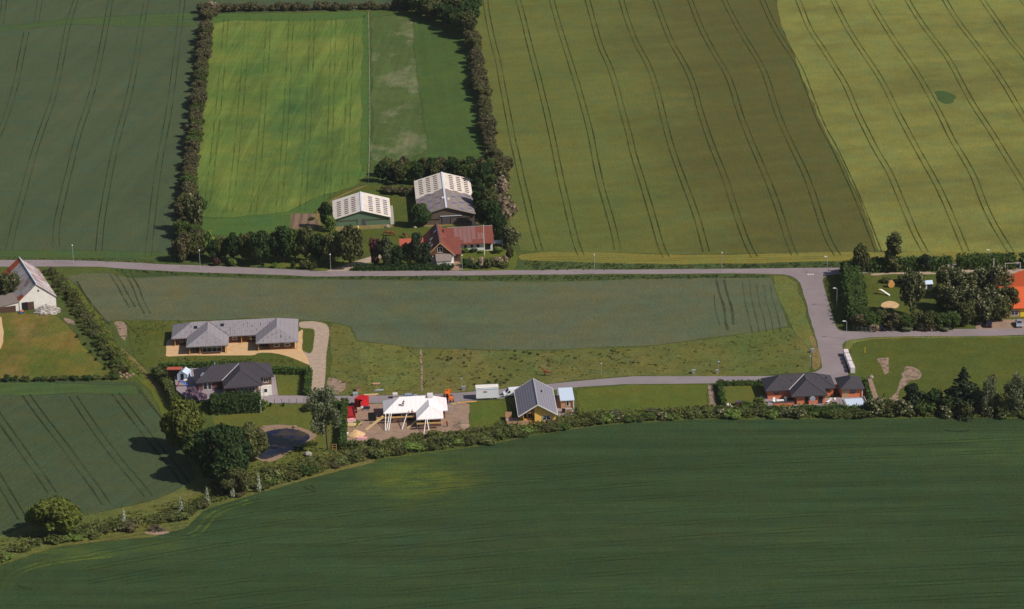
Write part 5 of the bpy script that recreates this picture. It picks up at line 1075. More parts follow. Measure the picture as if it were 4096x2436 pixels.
m = MB(); m.solid([(x, .8, z) for x, z in ((4.0, 0), (9.1, 0), (9.1, 2.4), (4.8, 5.0), (4.0, 4.5))], [(x, 16.8, z) for x, z in ((4.0, 0), (9.1, 0), (9.1, 2.4), (4.8, 5.0), (4.0, 4.5))]); m.solid([(x, 3.6, z) for x, z in ((.6, 0), (3.99, 0), (3.99, 4.5), (.6, 2.45))], [(x, 16.8, z) for x, z in ((.6, 0), (3.99, 0), (3.99, 4.5), (.6, 2.45))]); m.build('wall', M['yellow_brick'], d)
window(d, 5.9, .7, 1.9, 1.3, .8, 1, bars=1); window(d, 1.2, .1, 1.0, 2.1, 3.6, 0); window(d, 2.5, .1, 1.2, 2.1, 3.6, 1); MB().box(1.2, .9, 0, 1.36, 1.06, 2.55).build('post', M['orange_wood'], d); MB().box(.9, 1.0, 2.6, 4.0, 1.2, 2.85).build('beam', M['orange_wood'], d)
MB().box(-.3, .3, .0, 4.0, 3.6, .12).build('deck', M['orange_wood'], d)
gt = thing('garden_sofa', 'orange wooden garden sofa in the porch of the yellow house', 'sofa', loc_of(d, 2.4, 1.5, .12), 3); MB().box(-1.0, -.35, .25, 1.0, .35, .45).build('seat', M['orange_wood'], gt); MB().box(-1.0, .3, .45, 1.0, .4, .9).build('backrest', M['orange_wood'], gt)
for x in (-.95, .85):
    for y in (-.3, .25): MB().box(x, y, 0, x + .1, y + .1, .25).build('leg', M['orange_wood'], gt)
fw = thing('wooden_fence', 'brown board fence round the porch of the yellow house', 'fence', loc_of(d, -3.0, -.2), 2.9)
MB().box(0, -.06, 0, 5.6, 0, 1.25).build('panel', M['soft_brick'], fw); MB().box(-.06, 0, 0, 0, 5.0, 1.25).build('panel', M['soft_brick'], fw); MB().box(0, 5.0, 0, 1.6, 5.06, 1.7).build('panel', M['soft_brick'], fw)
for x, y in ((0, -.03), (2.8, -.03), (5.6, -.03), (-.03, 5.0), (-.03, 2.5)): MB().box(x - .07, y - .07, 0, x + .07, y + .07, 1.4).build('post', M['brown_wood'], fw)
o = MB().box(-2.9, 0, .0, 1.0, 4.6, .1).build('paving', M['paving'], None, loc_of(d, 0, -.1)); o.rotation_euler = (0, 0, R(2.9)); o['kind'] = 'structure'
ga = thing('garage', 'small brick garage with pale zinc flat roof', 'garage', (11.25, -76.1, 0), 2.5)
m = MB(); m.solid([(0, 0, 2.15), (3.55, 0, 2.15), (3.55, 8.1, 2.3), (0, 8.1, 2.3)], [(0, 0, 2.33), (3.55, 0, 2.33), (3.55, 8.1, 2.48), (0, 8.1, 2.48)]); m.build('roof', M['zinc'], ga); MB().box(.2, .35, 0, 3.3, 7.8, 2.15).build('wall', M['soft_brick'], ga)
window(ga, 1.45, .6, .75, 1.5, .35, 0); MB().box(3.2, .05, 0, 3.38, .2, 2.14).build('post', M['white'], ga)
bw = thing('garden_bench', 'low brick garden bench before the zinc roofed garage', 'bench', loc_of(ga, 1.9, -2.0), 2); MB().box(-.8, -.4, 0, .8, .4, .8).build('base', M['soft_brick'], bw); MB().box(-.9, -.45, .8, .9, .45, .9).build('bench_top', M['concrete'], bw)
bx_ = thing('waste_bin', 'dark wheeled waste bin beside the low brick garden bench', 'bin', loc_of(ga, .6, -2.4), 5); MB().box(-.4, -.3, .05, .4, .3, .95).build('body', M['carpaint'], bx_); MB().box(-.42, -.33, .95, .42, .33, 1.02).build('lid', M['black'], bx_)
sf = thing('wire_fence', 'low rusty fence between garage terrace and grass plot', 'fence', loc_of(ga, 3.9, .2), 0)
for k in range(6): MB().box(-.05 + k * .18, -1.6 * k, 0, .05 + k * .18, -1.6 * k + .1, 1.0).build('post', M['brown_wood'], sf)
m = MB(); m.tube([(0, 0, .9), (.9, -8, .9)], .03, 4); m.tube([(0, 0, .5), (.9, -8, .5)], .03, 4); m.build('rail', M['brown_wood'], sf)

# ------------------------------------------------------------------ E: orange brick house and garage
e = thing('brick_house', 'orange brick house with dark hipped roof beside the lane end', 'house', (62.2, -74.0, 0), 2.9)
m = MB(); hip(m, 0, 17.6, 0, 8.7, 2.45, 2.45, 'x', 4.3, 4.4); hip(m, 5.8, 14.75, -4.5, 4.3, 2.45, 2.38, 'y', 4.6, 0, z_off=-.006); rf = m.build('roof', M['dark_tiles'], e)
q = MB(); line(q, (5.8, 0, 2.45), (10.2, 4.2, 4.8), .2); q.build('valley', M['pale_ridge'], rf)
q = MB(); line(q, (0, 0, 2.45), (4.3, 4.35, 4.9)); line(q, (5.8, -4.5, 2.45), (10.27, .1, 4.83)); line(q, (14.75, -4.5, 2.45), (10.27, .1, 4.83)); line(q, (17.6, 0, 2.45), (13.2, 4.35, 4.9)); line(q, (4.3, 4.35, 4.9), (13.2, 4.35, 4.9)); q.build('ridge', M['dark_ridge'], rf)
for x, y in ((6.9, 2.6), (15.7, 3.9)): MB().tube([(x, y, 3.3), (x, y, 4.1 if x < 10 else 4.0)], .14).build('vent', M['dark'], rf)
m = MB(); m.box(.6, .7, 0, 17.0, 8.1, 2.4); m.box(7.2, -3.9, 0, 14.2, .7, 2.402); m.build('wall', M['orange_brick'], e)
window(e, 2.2, 1.2, 1.1, .9, .7, 0, fm='dark_wood'); window(e, 9.2, .1, .9, 2.1, -3.9, 0, fm='dark_wood'); window(e, 12.6, .1, 1.0, 2.1, -3.9, 0, fm='dark_wood'); window(e, 15.0, 1.3, 1.2, .8, .7, 1, fm='dark_wood')
MB().box(6.3, -3.4, 0, 6.45, -3.25, 2.3).build('post', M['dark_wood'], e)
lw = thing('brick_wall', 'low orange brick wall round the terrace of the brick house', 'wall', loc_of(e, 1.2, -4.6), 2.9); MB().box(0, 0, 0, 5.2, .3, 1.0).build('brickwork', M['orange_brick'], lw); MB().box(-.05, -.05, 1.0, 5.25, .35, 1.08).build('coping', M['dark_ridge'], lw)
for i, (x, z) in enumerate(((2.0, 0), (4.6, 0))):
    ch = thing('garden_chair', ('white high-backed garden chair nearest the lawn hedge', 'white high-backed garden chair next to the brick wing')[i], 'chair', loc_of(e, x, -1.9, .02), (30, -30)[i]); MB().box(-.35, -.35, .35, .35, .35, .45).build('seat', M['white'], ch); MB().box(-.35, .3, .45, .35, .38, 1.3).build('backrest', M['white'], ch)
    for lx in (-.3, .24):
        for ly in (-.3, .24): MB().box(lx, ly, 0, lx + .06, ly + .06, .35).build('leg', M['white'], ch)
tb = thing('garden_table', 'white garden table between the two high-backed garden chairs', 'table', loc_of(e, 3.3, -2.2), 3); MB().box(-.9, -.5, .68, .9, .5, .76).build('table_top', M['white'], tb); [MB().box(x, y, 0, x + .08, y + .08, .68).build('leg', M['white'], tb) for x in (-.8, .72) for y in (-.4, .32)]
dish = thing('satellite_dish', 'round grey satellite dish before the brick wing wall', 'satellite dish', loc_of(e, 11.0, -4.6), 0); MB().tube([(0, 0, 0), (0, 0, 1.3)], .05).build('pole', M['steel'], dish); m = MB(); m.tube([(0, .05, 1.75), (0, -.02, 1.75), (0, -.1, 1.77)], [.3, .6, .68], 14); m.build('reflector', M['silver'], dish)
lg = thing('sun_lounger', 'white sun lounger in front of the brick house corner', 'lounger', loc_of(e, 15.3, -3.2), -40); m = MB(); m.box(-.3, -.9, .3, .3, .3, .38); m.solid([(-.3, .3, .3), (.3, .3, .3), (.3, .9, .85), (-.3, .9, .85)], [(-.3, .3, .38), (.3, .3, .38), (.3, .9, .95), (-.3, .9, .95)]); m.build('mattress', M['white'], lg); [MB().box(x, y, 0, x + .06, y + .06, .3).build('leg', M['steel'], lg) for x in (-.28, .22) for y in (-.8, .2)]
bb = thing('kettle_barbecue', 'white covered barbecue between lounger and garage', 'barbecue', loc_of(e, 16.6, -3.6)); m = MB(); m.ball((0, 0, .9), (.35, .35, .4), 10, 6); m.build('lid', M['white'], bb); m = MB(); [m.tube([(.3 * math.cos(t), .3 * math.sin(t), 0), (0, 0, .8)], .03, 4) for t in (0, 2.1, 4.2)]; m.build('stand', M['black'], bb)
ge = thing('garage', 'orange brick garage with dark pyramid roof beside the brick house', 'garage', (80.6, -74.4, 0), 2.9)
m = MB(); hip(m, 0, 6.2, 0, 8.1, 2.45, 1.85, 'y', 3.0, 3.2); m.build('roof', M['dark_tiles'], ge); MB().box(.5, .6, 0, 5.7, 7.5, 2.4).build('wall', M['orange_brick'], ge)
MB().box(.6, .54, 0, 2.2, .6, 2.3).build('door', M['soft_brick'], ge); window(ge, 2.6, 1.1, 1.3, 1.1, .6, 1, fm='dark_wood'); MB().box(5.62, .3, 0, 5.74, .42, 2.2).build('downpipe', M['white'], ge)
pl_ = thing('swimming_pool', 'white covered swimming pool between garage and hedge', 'pool', loc_of(ge, .6, -6.4), 2.9); MB().box(0, 0, 0, 5.0, 5.3, .35).build('basin', M['concrete'], pl_); MB().box(.25, .2, .35, 4.75, 5.1, .47).build('cover', M['zinc'], pl_)
m = MB(); m.tube([(-.15, -.1, .9), (-.15, 5.3, .9)], .05); m.tube([(5.15, -.1, .9), (5.15, 5.3, .9)], .05)
for y in (0, 1.8, 3.6, 5.3): m.tube([(-.15, y, 0), (-.15, y, .9)], .05); m.tube([(5.15, y, 0), (5.15, y, .9)], .05)
m.build('railing', M['white'], pl_)
for i, (x, y) in enumerate(((2912, 1628), (2926, 1630))):
    ch = thing('garden_chair', ('low white garden chair on the clipped lawn nearer the bare strip', 'low white garden chair on the clipped lawn nearer the brick house')[i], 'chair', at(x, y), 20 + i * 60); MB().box(-.35, -.35, .3, .35, .35, .4).build('seat', M['white'], ch); MB().box(-.35, .28, .4, .35, .36, .9).build('backrest', M['white'], ch)
    for lx in (-.3, .24):
        for ly in (-.3, .24): MB().box(lx, ly, 0, lx + .06, ly + .06, .3).build('leg', M['white'], ch)
cp = thing('compost_bin', 'grey slatted compost bin beside the white lawn chairs', 'bin', at(2952, 1620)); MB().box(-.7, -.6, 0, .7, .6, .95).build('body', M['dark_wood'], cp); MB().box(-.75, -.65, .95, .75, .65, 1.0).build('lid', M['dark_ridge'], cp)

# ------------------------------------------------------------------ barns
def skylights(par, xs, W, D, he, rise, y0, step, nrow, mat, cond=None, wd=1.2, hh=.85):
    for sx in xs:
        for k in range(nrow):
            y = y0 + k * step
            if cond and not cond(sx, y): continue
            x = sx * W; z = he + rise * (1 - abs(x - W / 2) / (W / 2)); sl = rise / (W / 2) * (1 if x < W / 2 else -1); h = wd / 2
            q = MB(); q.solid([(x - h, y, z - sl * h - .05), (x + h, y, z + sl * h - .05), (x + h, y + hh, z + sl * h - .05), (x - h, y + hh, z - sl * h - .05)], [(x - h, y, z - sl * h + .03), (x + h, y, z + sl * h + .03), (x + h, y + hh, z + sl * h + .03), (x - h, y + hh, z - sl * h + .03)])
            q.build('skylight', M[mat if not callable(mat) else mat(sx, y)], par)
M['sky_brown'] = plain('rooflight_plastic', (92, 68, 62), .5, .1, 2); M['sky_blue'] = plain('rooflight_blue', (92, 96, 150), .4, .1, 2); M['sky_grey'] = plain('rooflight_grey', (150, 142, 146), .5, .1, 2)
f = thing('barn', 'smaller barn with green walls and pale skylight roof', 'barn', (-51.9, 71.2, 0), 3.3)
m = MB(); gable_roof(m, 0, 17.1, 0, 18.3, 2.3, 2.45, th=.12); rf = m.build('roof', M['pale_sheet'], f); MB().box(8.3, -.05, 4.62, 8.8, 18.3, 4.82).build('ridge', M['ridge_white'], rf)
skylights(rf, (.11, .24, .365), 17.1, 18.3, 2.3, 2.45, 1.6, 1.85, 8, 'sky_brown'); skylights(rf, (.66, .79, .915), 17.1, 18.3, 2.3, 2.45, 1.6, 1.85, 8, lambda sx, y: 'sky_blue' if (int(y * 7 + sx * 30) % 3 == 0) else 'sky_brown')
m = MB(); gable_wall(m, .35, 16.75, .5, 17.9, 2.24, 4.58); m.build('wall', M['green_metal'], f); MB().box(.6, .44, 1.55, 7.2, .5, 1.8).build('window_band', M['dark_wood'], f); MB().box(9.8, .44, 1.55, 16.4, .5, 1.8).build('window_band', M['dark_wood'], f)
MB().box(7.2, .38, 0, 9.7, .48, 2.2).build('door', M['green_metal'], f); MB().box(8.5, .33, 0, 9.6, .37, 2.1).build('door', M['dark_ridge'], f)
ap = MB().box(16.9, .2, 0, 18.0, 18, .05).build('apron', M['concrete'], f)
gb = thing('barn', 'larger barn with brown walls and half weathered skylight roof', 'barn', (-27.0, 70.2, 0), 3.0)
W, D = 17.1, 34.8
m = MB(); gable_roof(m, 0, W, 0, D, 2.9, 2.45, th=.12); rf = m.build('roof', M['pale_sheet'], gb)
# the weathered front half: thin sheeting laid over the old, with a stepped edge
q = MB(); st_ = [(0, 16.6), (.08, 16.6), (.08, 17.2), (.16, 17.2), (.16, 18.0), (.25, 18.0), (.25, 17.2), (.33, 17.2), (.33, 18.2), (.42, 18.2), (.42, 18.8), (.5, 18.8)]
rt = [(.5, 18.6), (.58, 18.6), (.58, 18.0), (.66, 18.0), (.66, 18.6), (.74, 18.6), (.74, 17.8), (.84, 17.8), (.84, 18.4), (.92, 18.4), (.92, 17.6), (1.0, 17.6)]
def zz(f_): return 2.9 + 2.45 * (1 - abs(f_ - .5) * 2)
for seq in (st_, rt):
    for (fa, ya), (fb, yb) in zip(seq[::2], seq[1::2]):
        q.solid([(fa * W, -.02, zz(fa) - .1), (fb * W, -.02, zz(fb) - .1), (fb * W, ya, zz(fb) - .1), (fa * W, ya, zz(fa) - .1)], [(fa * W, -.02, zz(fa) + .03), (fb * W, -.02, zz(fb) + .03), (fb * W, ya, zz(fb) + .03), (fa * W, ya, zz(fa) + .03)])
q.build('weathered_sheeting', M['grey_sheet'], rf); MB().box(8.3, -.06, 5.2, 8.8, D, 5.45).build('ridge', M['ridge_white'], rf)
skylights(rf, (.11, .24, .37, .65, .78, .91), W, D, 2.9, 2.45, 19.6, 1.85, 8, 'sky_brown')
skylights(rf, (.11, .24, .37, .65, .78, .91), W, D, 2.93, 2.47, 1.6, 2.0, 8, lambda sx, y: ('sky_blue', 'sky_grey', 'sky_grey')[int(y * 5 + sx * 40) % 3])
for x, y in ((7.6, 9.2), (9.2, 8.0)): MB().box(x, y, 5.1, x + .7, y + .5, 5.55).build('vent', M['white'], rf)
m = MB(); gable_wall(m, .35, W - .35, .5, D - .4, 2.84, 5.18); m.build('wall', M['brown_metal'], gb); MB().box(.6, .44, 1.5, 6.6, .5, 1.72).build('window_band', M['dark'], gb); MB().box(11.5, .44, 1.6, 16.2, .5, 1.8).build('window_band', M['dark'], gb)
MB().box(7.2, .34, 0, 9.6, .46, 2.4).build('door', M['dark_ridge'], gb); MB().box(6.7, .26, 2.5, 13.0, .4, 2.66).build('door_track', M['ridge_white'], gb); MB().box(9.62, .3, 0, 9.8, .46, 2.4).build('door_edge', M['dark'], gb)

# ------------------------------------------------------------------ farmhouse
h = thing('farmhouse', 'red tiled farmhouse with long white walled wing beside the road', 'house', (-24.0, 34.95, 0), 4.2)
m = MB(); gable_roof(m, 0, 8.4, 0, 17.6, 2.6, 3.95); rf = m.build('roof', M['red_tiles'], h); MB().box(4.05, -.05, 6.45, 4.35, 17.6, 6.66).build('ridge', M['dark_ridge'], rf)
for (xa, za), (xb, zb) in (((-.04, 2.55), (4.2, 6.52)), ((4.2, 6.52), (8.44, 2.55))): MB().solid([(xa, -.08, za - .3), (xb, -.08, zb - .3), (xb, -.02, zb - .3), (xa, -.02, za - .3)], [(xa, -.08, za + .05), (xb, -.08, zb + .05), (xb, -.02, zb + .05), (xa, -.02, za + .05)]).build('barge_board', M['soft_brick'], rf)
for y, x in ((3.4, 1.9), (6.4, 1.5), (8.6, 2.2), (11.5, 3.5)):
    z = 2.6 + 3.95 * x / 4.2; q = MB(); q.solid([(x - .4, y, z - .4), (x + .4, y, z + .36), (x + .4, y + 1.0, z + .36), (x - .4, y + 1.0, z - .4)], [(x - .45, y, z - .27), (x + .35, y, z + .48), (x + .35, y + 1.0, z + .48), (x - .45, y + 1.0, z - .27)]); q.build('skylight', M['silver'], rf)
m = MB(); gable_wall(m, .4, 8.0, .6, 17.2, 2.72, 6.28, 2.45); m.build('gable', M['brown_wood'], h); MB().box(.41, .61, 0, 7.99, 17.19, 2.45).build('wall', M['lime'], h)
window(h, 3.4, 3.4, 1.5, 1.6, .6, 1); door(h, 6.9, 0, .9, 2.1, .61, 'white')
gw = MB(); gw.solid([(7.61, y, z) for y, z in ((10.0, 2.45), (18.8, 2.45), (18.8, 2.75), (14.35, 5.75), (10.0, 2.75))], [(19.69, y, z) for y, z in ((10.0, 2.45), (18.8, 2.45), (18.8, 2.75), (14.35, 5.75), (10.0, 2.75))]); gw.build('wing_gable', M['brown_wood'], h)
hw = MB(); gable_roof(hw, 6.0, 20.1, 9.3, 19.4, 2.5, 3.5, 'x'); wr = hw.build('wing_roof', M['red_tiles'], h)
q = MB(); zf = lambda y: 2.5 + 3.5 * (y - 9.3) / 5.05
for ya, yb, xa, xb in ((10.6, 14.2, 8.8, 15.0), (9.7, 10.6, 11.2, 13.7), (10.6, 12.4, 15.6, 17.2)): q.solid([(xa, ya, zf(ya) - .08), (xb, ya, zf(ya) - .08), (xb, yb, zf(yb) - .08), (xa, yb, zf(yb) - .08)], [(xa, ya, zf(ya) + .03), (xb, ya, zf(ya) + .03), (xb, yb, zf(yb) + .03), (xa, yb, zf(yb) + .03)])
q.build('roof_panels', M['solar'], wr); m = MB(); line(m, (7.2, 14.35, 6.0), (20.1, 14.35, 6.0), .16); m.build('wing_ridge', M['concrete'], wr)
MB().box(7.6, 10.0, 0, 19.7, 18.8, 2.45).build('wing_wall', M['lime'], h)
for x in (11.6, 13.4, 15.2): window(h, x, 1.2, .7, .8, 10.0, 0, fm='dark')
window(h, 17.6, .4, 1.5, 1.7, 10.0, 1, fm='dark')
hc = MB(); gable_roof(hc, 4.6, 10.25, 1.0, 10.4, 2.55, 3.45, 'x'); hc.build('cross_roof', M['red_tiles'], h); gm = MB(); gm.solid([(4.2, y, z) for y, z in ((1.8, 0), (9.6, 0), (9.6, 2.4), (5.7, 5.6), (1.8, 2.4))], [(9.9, y, z) for y, z in ((1.8, 0), (9.6, 0), (9.6, 2.4), (5.7, 5.6), (1.8, 2.4))]); gm.build('cross_wall', M['dark_wood'], h)
ex = MB(); ex.solid([(-6.9, 9.3, 2.3), (.0, 9.3, 2.3), (.0, 12.0, 4.0), (-6.9, 12.0, 4.0)], [(-6.9, 9.3, 2.5), (.0, 9.3, 2.5), (.0, 12.0, 4.2), (-6.9, 12.0, 4.2)]); ex.solid([(-6.9, 12.0, 4.0), (.0, 12.0, 4.0), (.0, 14.6, 2.3), (-6.9, 14.6, 2.3)], [(-6.9, 12.0, 4.2), (.0, 12.0, 4.2), (.0, 14.6, 2.5), (-6.9, 14.6, 2.5)]); ex.build('extension_roof', M['pink_tiles'], h); MB().box(-6.6, 9.8, 0, .4, 14.2, 2.4).build('extension_wall', M['lime'], h)
an = MB(); an.solid([(2.8, -3.3, 2.0), (7.2, -3.3, 2.0), (7.2, .55, 2.9), (2.8, .55, 2.9)], [(2.8, -3.3, 2.15), (7.2, -3.3, 2.15), (7.2, .55, 3.05), (2.8, .55, 3.05)]); an.build('annex_roof', M['grey_sheet'], h); MB().box(3.0, -3.1, 0, 7.0, .5, 2.0).build('annex_wall', M['white'], h)
gs = thing('lean_to', 'small grey roofed lean-to at the gable end of the red farm wing', 'shed', loc_of(h, 20.2, 10.5), 4.2); MB().solid([(0, 0, 1.9), (2.6, 0, 1.7), (2.6, 2.4, 1.7), (0, 2.4, 1.9)], [(0, 0, 2.0), (2.6, 0, 1.8), (2.6, 2.4, 1.8), (0, 2.4, 2.0)]).build('roof', M['zinc'], gs); MB().box(.1, .4, 0, 2.3, 2.2, 1.75).build('wall', M['dark_wood'], gs)
bt = thing('storage_tank', 'white plastic tank behind the red farm wing', 'tank', at(1897, 903)); m = MB(); m.tube([(0, 0, 0), (0, 0, 1.1), (0, 0, 1.35)], [.55, .55, .3], 12); m.build('vessel', M['white'], bt); MB().tube([(0, 0, 1.35), (0, 0, 1.5)], .15, 8).build('lid', M['steel'], bt)
# ------------------------------------------------------------------ old white barn
i_ = thing('old_barn', 'old whitewashed barn with rusty corrugated roof', 'barn', (-134.7, 6.05, 0), 19.3)
m = MB(); gable_roof(m, 0, 10.6, 0, 24.7, 2.75, 4.3, th=.1); rf = m.build('roof', M['rust'], i_); m = MB(); line(m, (5.3, 0, 7.05), (5.3, 24.7, 7.05), .35); m.build('ridge', M['zinc'], rf)
zl = lambda x: 2.75 + 4.3 * x / 5.3
for xa, xb, ya, yb in ((1.6, 5.1, 21.2, 24.75), (0.05, 2.0, 16.0, 24.7), (.02, 1.5, .0, 2.6)): MB().solid([(xa, ya, zl(xa) - .08), (xb, ya, zl(xb) - .08), (xb, yb, zl(xb) - .08), (xa, yb, zl(xa) - .08)], [(xa, ya, zl(xa) + .02), (xb, ya, zl(xb) + .02), (xb, yb, zl(xb) + .02), (xa, yb, zl(xa) + .02)]).build('rusty_sheet', M['rust_orange'], rf)
m = MB(); gable_wall(m, .25, 10.35, .3, 24.4, 2.78, 6.88); m.build('wall', M['lime'], i_); m = MB(); m.solid([(5.3, .05, 6.85), (10.6, .05, 2.55), (10.6, .12, 2.55), (5.3, .12, 6.85)], [(5.3, .05, 7.1), (10.6, .05, 2.8), (10.6, .12, 2.8), (5.3, .12, 7.1)]); m.build('barge_board', M['sky_grey'], rf)
MB().box(.9, .2, 0, 2.5, .3, 2.3).build('doorway', M['dark'], i_); MB().box(2.5, .14, 0, 4.2, .28, 2.2).build('door', M['dark_wood'], i_); MB().box(5.5, .22, 4.9, 5.95, .3, 5.3).build('vent', M['dark'], i_)
m = MB(); m.solid([(-7.5, .1, 1.7), (.3, .1, 2.75), (.3, 8.5, 2.75), (-7.5, 8.5, 1.7)], [(-7.5, .1, 1.82), (.3, .1, 2.87), (.3, 8.5, 2.87), (-7.5, 8.5, 1.82)]); m.build('lean_to_roof', M['grey_sheet'], i_); m = MB(); m.solid([(-7.2, .5, 0), (.25, .5, 0), (.25, .75, 0), (-7.2, .75, 0)], [(-7.2, .5, 1.68), (.25, .5, 2.7), (.25, .75, 2.7), (-7.2, .75, 1.68)]); m.build('lean_to_wall', M['lime'], i_); MB().box(-5.2, .4, 0, -.8, .5, 1.7).build('gate', M['dark_wood'], i_)
# ------------------------------------------------------------------ kindergarten
j = thing('kindergarten_building', 'long building with bright orange tiled roof at the picture edge', 'building', (130.2, -20.9, 0), 3)
m = MB(); gable_roof(m, 0, 30, 0, 18.6, 2.7, 2.6, 'x'); m.build('roof', M['orange_tiles'], j); m = MB(); gable_roof(m, 4.6, 20, 11.0, 22.4, 3.6, 2.4, 'y'); m.build('rear_roof', M['orange_tiles'], j)
m = MB(); m.box(.4, .7, 0, 29.6, 18, 2.65); gm = [(x, z) for x, z in ((.7, 2.6), (17.9, 2.6), (9.3, 4.95))]; m.solid([(.4, y, z) for y, z in gm], [(29.6, y, z) for y, z in gm]); m.box(5.0, 12, 2.65, 19.6, 22, 3.5); m.build('wall', M['soft_brick'], j); window(j, 1.9, .5, 2.0, 1.4, .7, 1, bars=1, fm='frame'); window(j, 6.0, .5, 2.0, 1.4, .7, 1); MB().box(4.4, .62, 0, 5.6, .7, 2.2).build('door', M['yellow_p'], j)

# ------------------------------------------------------------------ street furniture
def lamp(x, y, hh, label, arm=0.0, top=True, group='street lamps along the main road', small=False):
    p = at(x, y, hh) if top else at(x, y); o = thing('street_lamp', label, 'street lamp', (p.x, p.y, 0), 0, group)
    m = MB(); m.tube([(0, 0, 0), (0, 0, hh * .2), (0, 0, hh - .1)], [.09, .07, .05] if not small else [.06, .05, .04], 6)
    if arm: m.tube([(0, 0, hh - .15), (-arm, 0, hh)], .04, 5)
    m.build('pole', M['steel'], o); m = MB()
    if small: m.tube([(0, 0, hh - .1), (0, 0, hh + .05), (0, 0, hh + .12)], [.16, .3, .1], 8)
    else: m.box(-arm - .55, -.16, hh - .02, -arm + .2, .16, hh + .16) if arm else m.ball((0, -.1, hh + .05), (.2, .28, .2), 8, 5)
    m.build('lamp_head', M['cyan' if small else 'white'], o); return o
for x, y, lb in [(288.7, 981.5, 'street lamp beside the main road next to the old white barn'), (796.6, 1001.4, 'street lamp at the brown hedgerow end of the roadside belt'), (1320, 1018, 'street lamp at the farm drive entrance'), (1847.5, 1021.4, 'street lamp in front of the red farmhouse garden'),
                 (2377, 1019, 'street lamp halfway along the olive field headland'), (2888, 1010.6, 'street lamp on the olive headland nearer the junction')]:
    lamp(x, y, 5.7, lb)
lamp(3309.6, 1027, 5.2, 'street lamp with short arm directly at the road junction', .3); lamp(3348, 1153, 5.3, 'street lamp with arm before the tall kindergarten hedge', .5); lamp(3387, 1285, 5.0, 'street lamp with arm at the corner of side road and kindergarten lane', .5)
lamp(3429, 1006, 5.4, 'street lamp peeping out behind the kindergarten hedge corner', .3); lamp(3959, 1000, 5.4, 'street lamp behind the kindergarten rear hedge near the swing frame', .3)
for x, y, lb in [(1845.6, 1513, 'small pale blue lamp nearest the white site trailer'), (2404, 1454, 'small pale blue lamp in the rough pasture past the yellow house'), (2874.5, 1447, 'small pale blue lamp in the rough pasture above the empty plot'), (3241, 1425.5, 'small pale blue lamp at the dry corner by the side road')]:
    lamp(x, y, 2.9, lb, group='small lamps along the lower lane', small=True)
for x, y, w_, lb in [(1855, 1560, .9, 'grey cable cabinet beside the small lamp near the trailer'), (2774.5, 1494, .8, 'pale cable cabinet standing alone at the lower lane edge'), (2868, 1494, .5, 'pale cable cabinet at the foot of a small lamp'), (3250, 1410, .9, 'dark cable cabinet on the dry corner of the side road')]:
    o = thing('cable_cabinet', lb, 'cabinet', at(x, y), 3, 'cable cabinets'); MB().box(-w_ / 2, -.25, 0, w_ / 2, .25, .95).build('body', M['sky_grey'], o); MB().box(-w_ / 2 - .05, -.3, .95, w_ / 2 + .05, .3, 1.02).build('lid', M['steel'], o)
o = thing('flagpole', 'tall white flagpole in the farmhouse garden', 'flagpole', at(1937.5, 1021)); MB().tube([(0, 0, 0), (0, 0, 8.9)], [.11, .06], 8).build('pole', M['white'], o); MB().ball((0, 0, 8.95), .12, 8, 5).build('finial', M['white'], o)
o = thing('flagpole', 'short white pole behind the whitebeam grove before the rear hedge', 'pole', at(3974, 1084)); MB().tube([(0, 0, 0), (0, 0, 3.6)], [.1, .08], 8).build('pole', M['white'], o); MB().ball((0, 0, 3.65), .12, 8, 5).build('finial', M['white'], o)
o = thing('road_sign', 'small red sign on a post beside the kindergarten hedge corner', 'sign', at(3413, 1066), 0); MB().tube([(0, 0, 0), (0, 0, 2.9)], .04).build('post', M['steel'], o); MB().box(-.18, -.06, 2.2, .18, -.03, 3.0).build('sign_plate', M['redcloth'], o)
o = thing('marker_post', 'yellow marker post in the grass plot near the junction', 'post', at(3460, 1412)); MB().box(-.06, -.06, 0, .06, .06, 1.6).build('stake', M['yellow_p'], o)
o = thing('mailbox', 'pale mailbox on a post at the driveway hedge corner', 'mailbox', at(1219, 1578)); MB().box(-.05, -.05, 0, .05, .05, .8).build('post', M['steel'], o); MB().box(-.3, -.2, .8, .3, .2, 1.25).build('box', M['white'], o)
# paddock fence between meadow and pasture
o = thing('paddock_fence', 'thin pale tape fence between bright meadow and pasture', 'fence', (0, 0, 0)); fp = along([(1475, 55), (1478, 250), (1480, 450), (1479, 600), (1474, 740)], 5.5)
for k, (p, d_) in enumerate(fp[:96]): MB().box(p.x - .04, p.y - .04, 0, p.x + .04, p.y + .04, 1.0).build('post', M['plank'], o)
m = MB()
for (p, _), (q, _) in zip(fp, fp[1:]): m.tube([(p.x, p.y, .95), (q.x, q.y, .95)], .022, 4)
m.build('tape', M['white'], o)
o = thing('wire_fence', 'wire fence on wooden posts between driveway and willow lawn', 'fence', at(1069, 1616)); p1 = at(1069, 1616); p2 = at(1216, 1613); L_ = (p2 - p1).length; o.rotation_euler = (0, 0, math.atan2(p2.y - p1.y, p2.x - p1.x))
for k in range(6): MB().box(L_ * k / 5 - .05, -.05, 0, L_ * k / 5 + .05, .05, 1.3).build('post', M['brown_wood'], o)
m = MB(); [m.tube([(0, 0, z), (L_, 0, z)], .02, 4) for z in (.3, .6, .9, 1.2)]; m.build('wire', M['steel'], o)
p1, p2 = at(3412, 1322), at(3480, 1338 - 5); o = thing('mesh_fence', 'metal mesh fence in front of the kindergarten lane shrubs', 'fence', p1); L_ = (p2 - p1).length; o.rotation_euler = (0, 0, math.atan2(p2.y - p1.y, p2.x - p1.x))
for k in range(5): MB().tube([(L_ * k / 4, 0, 0), (L_ * k / 4, 0, 1.5)], .035, 5).build('post', M['steel'], o)
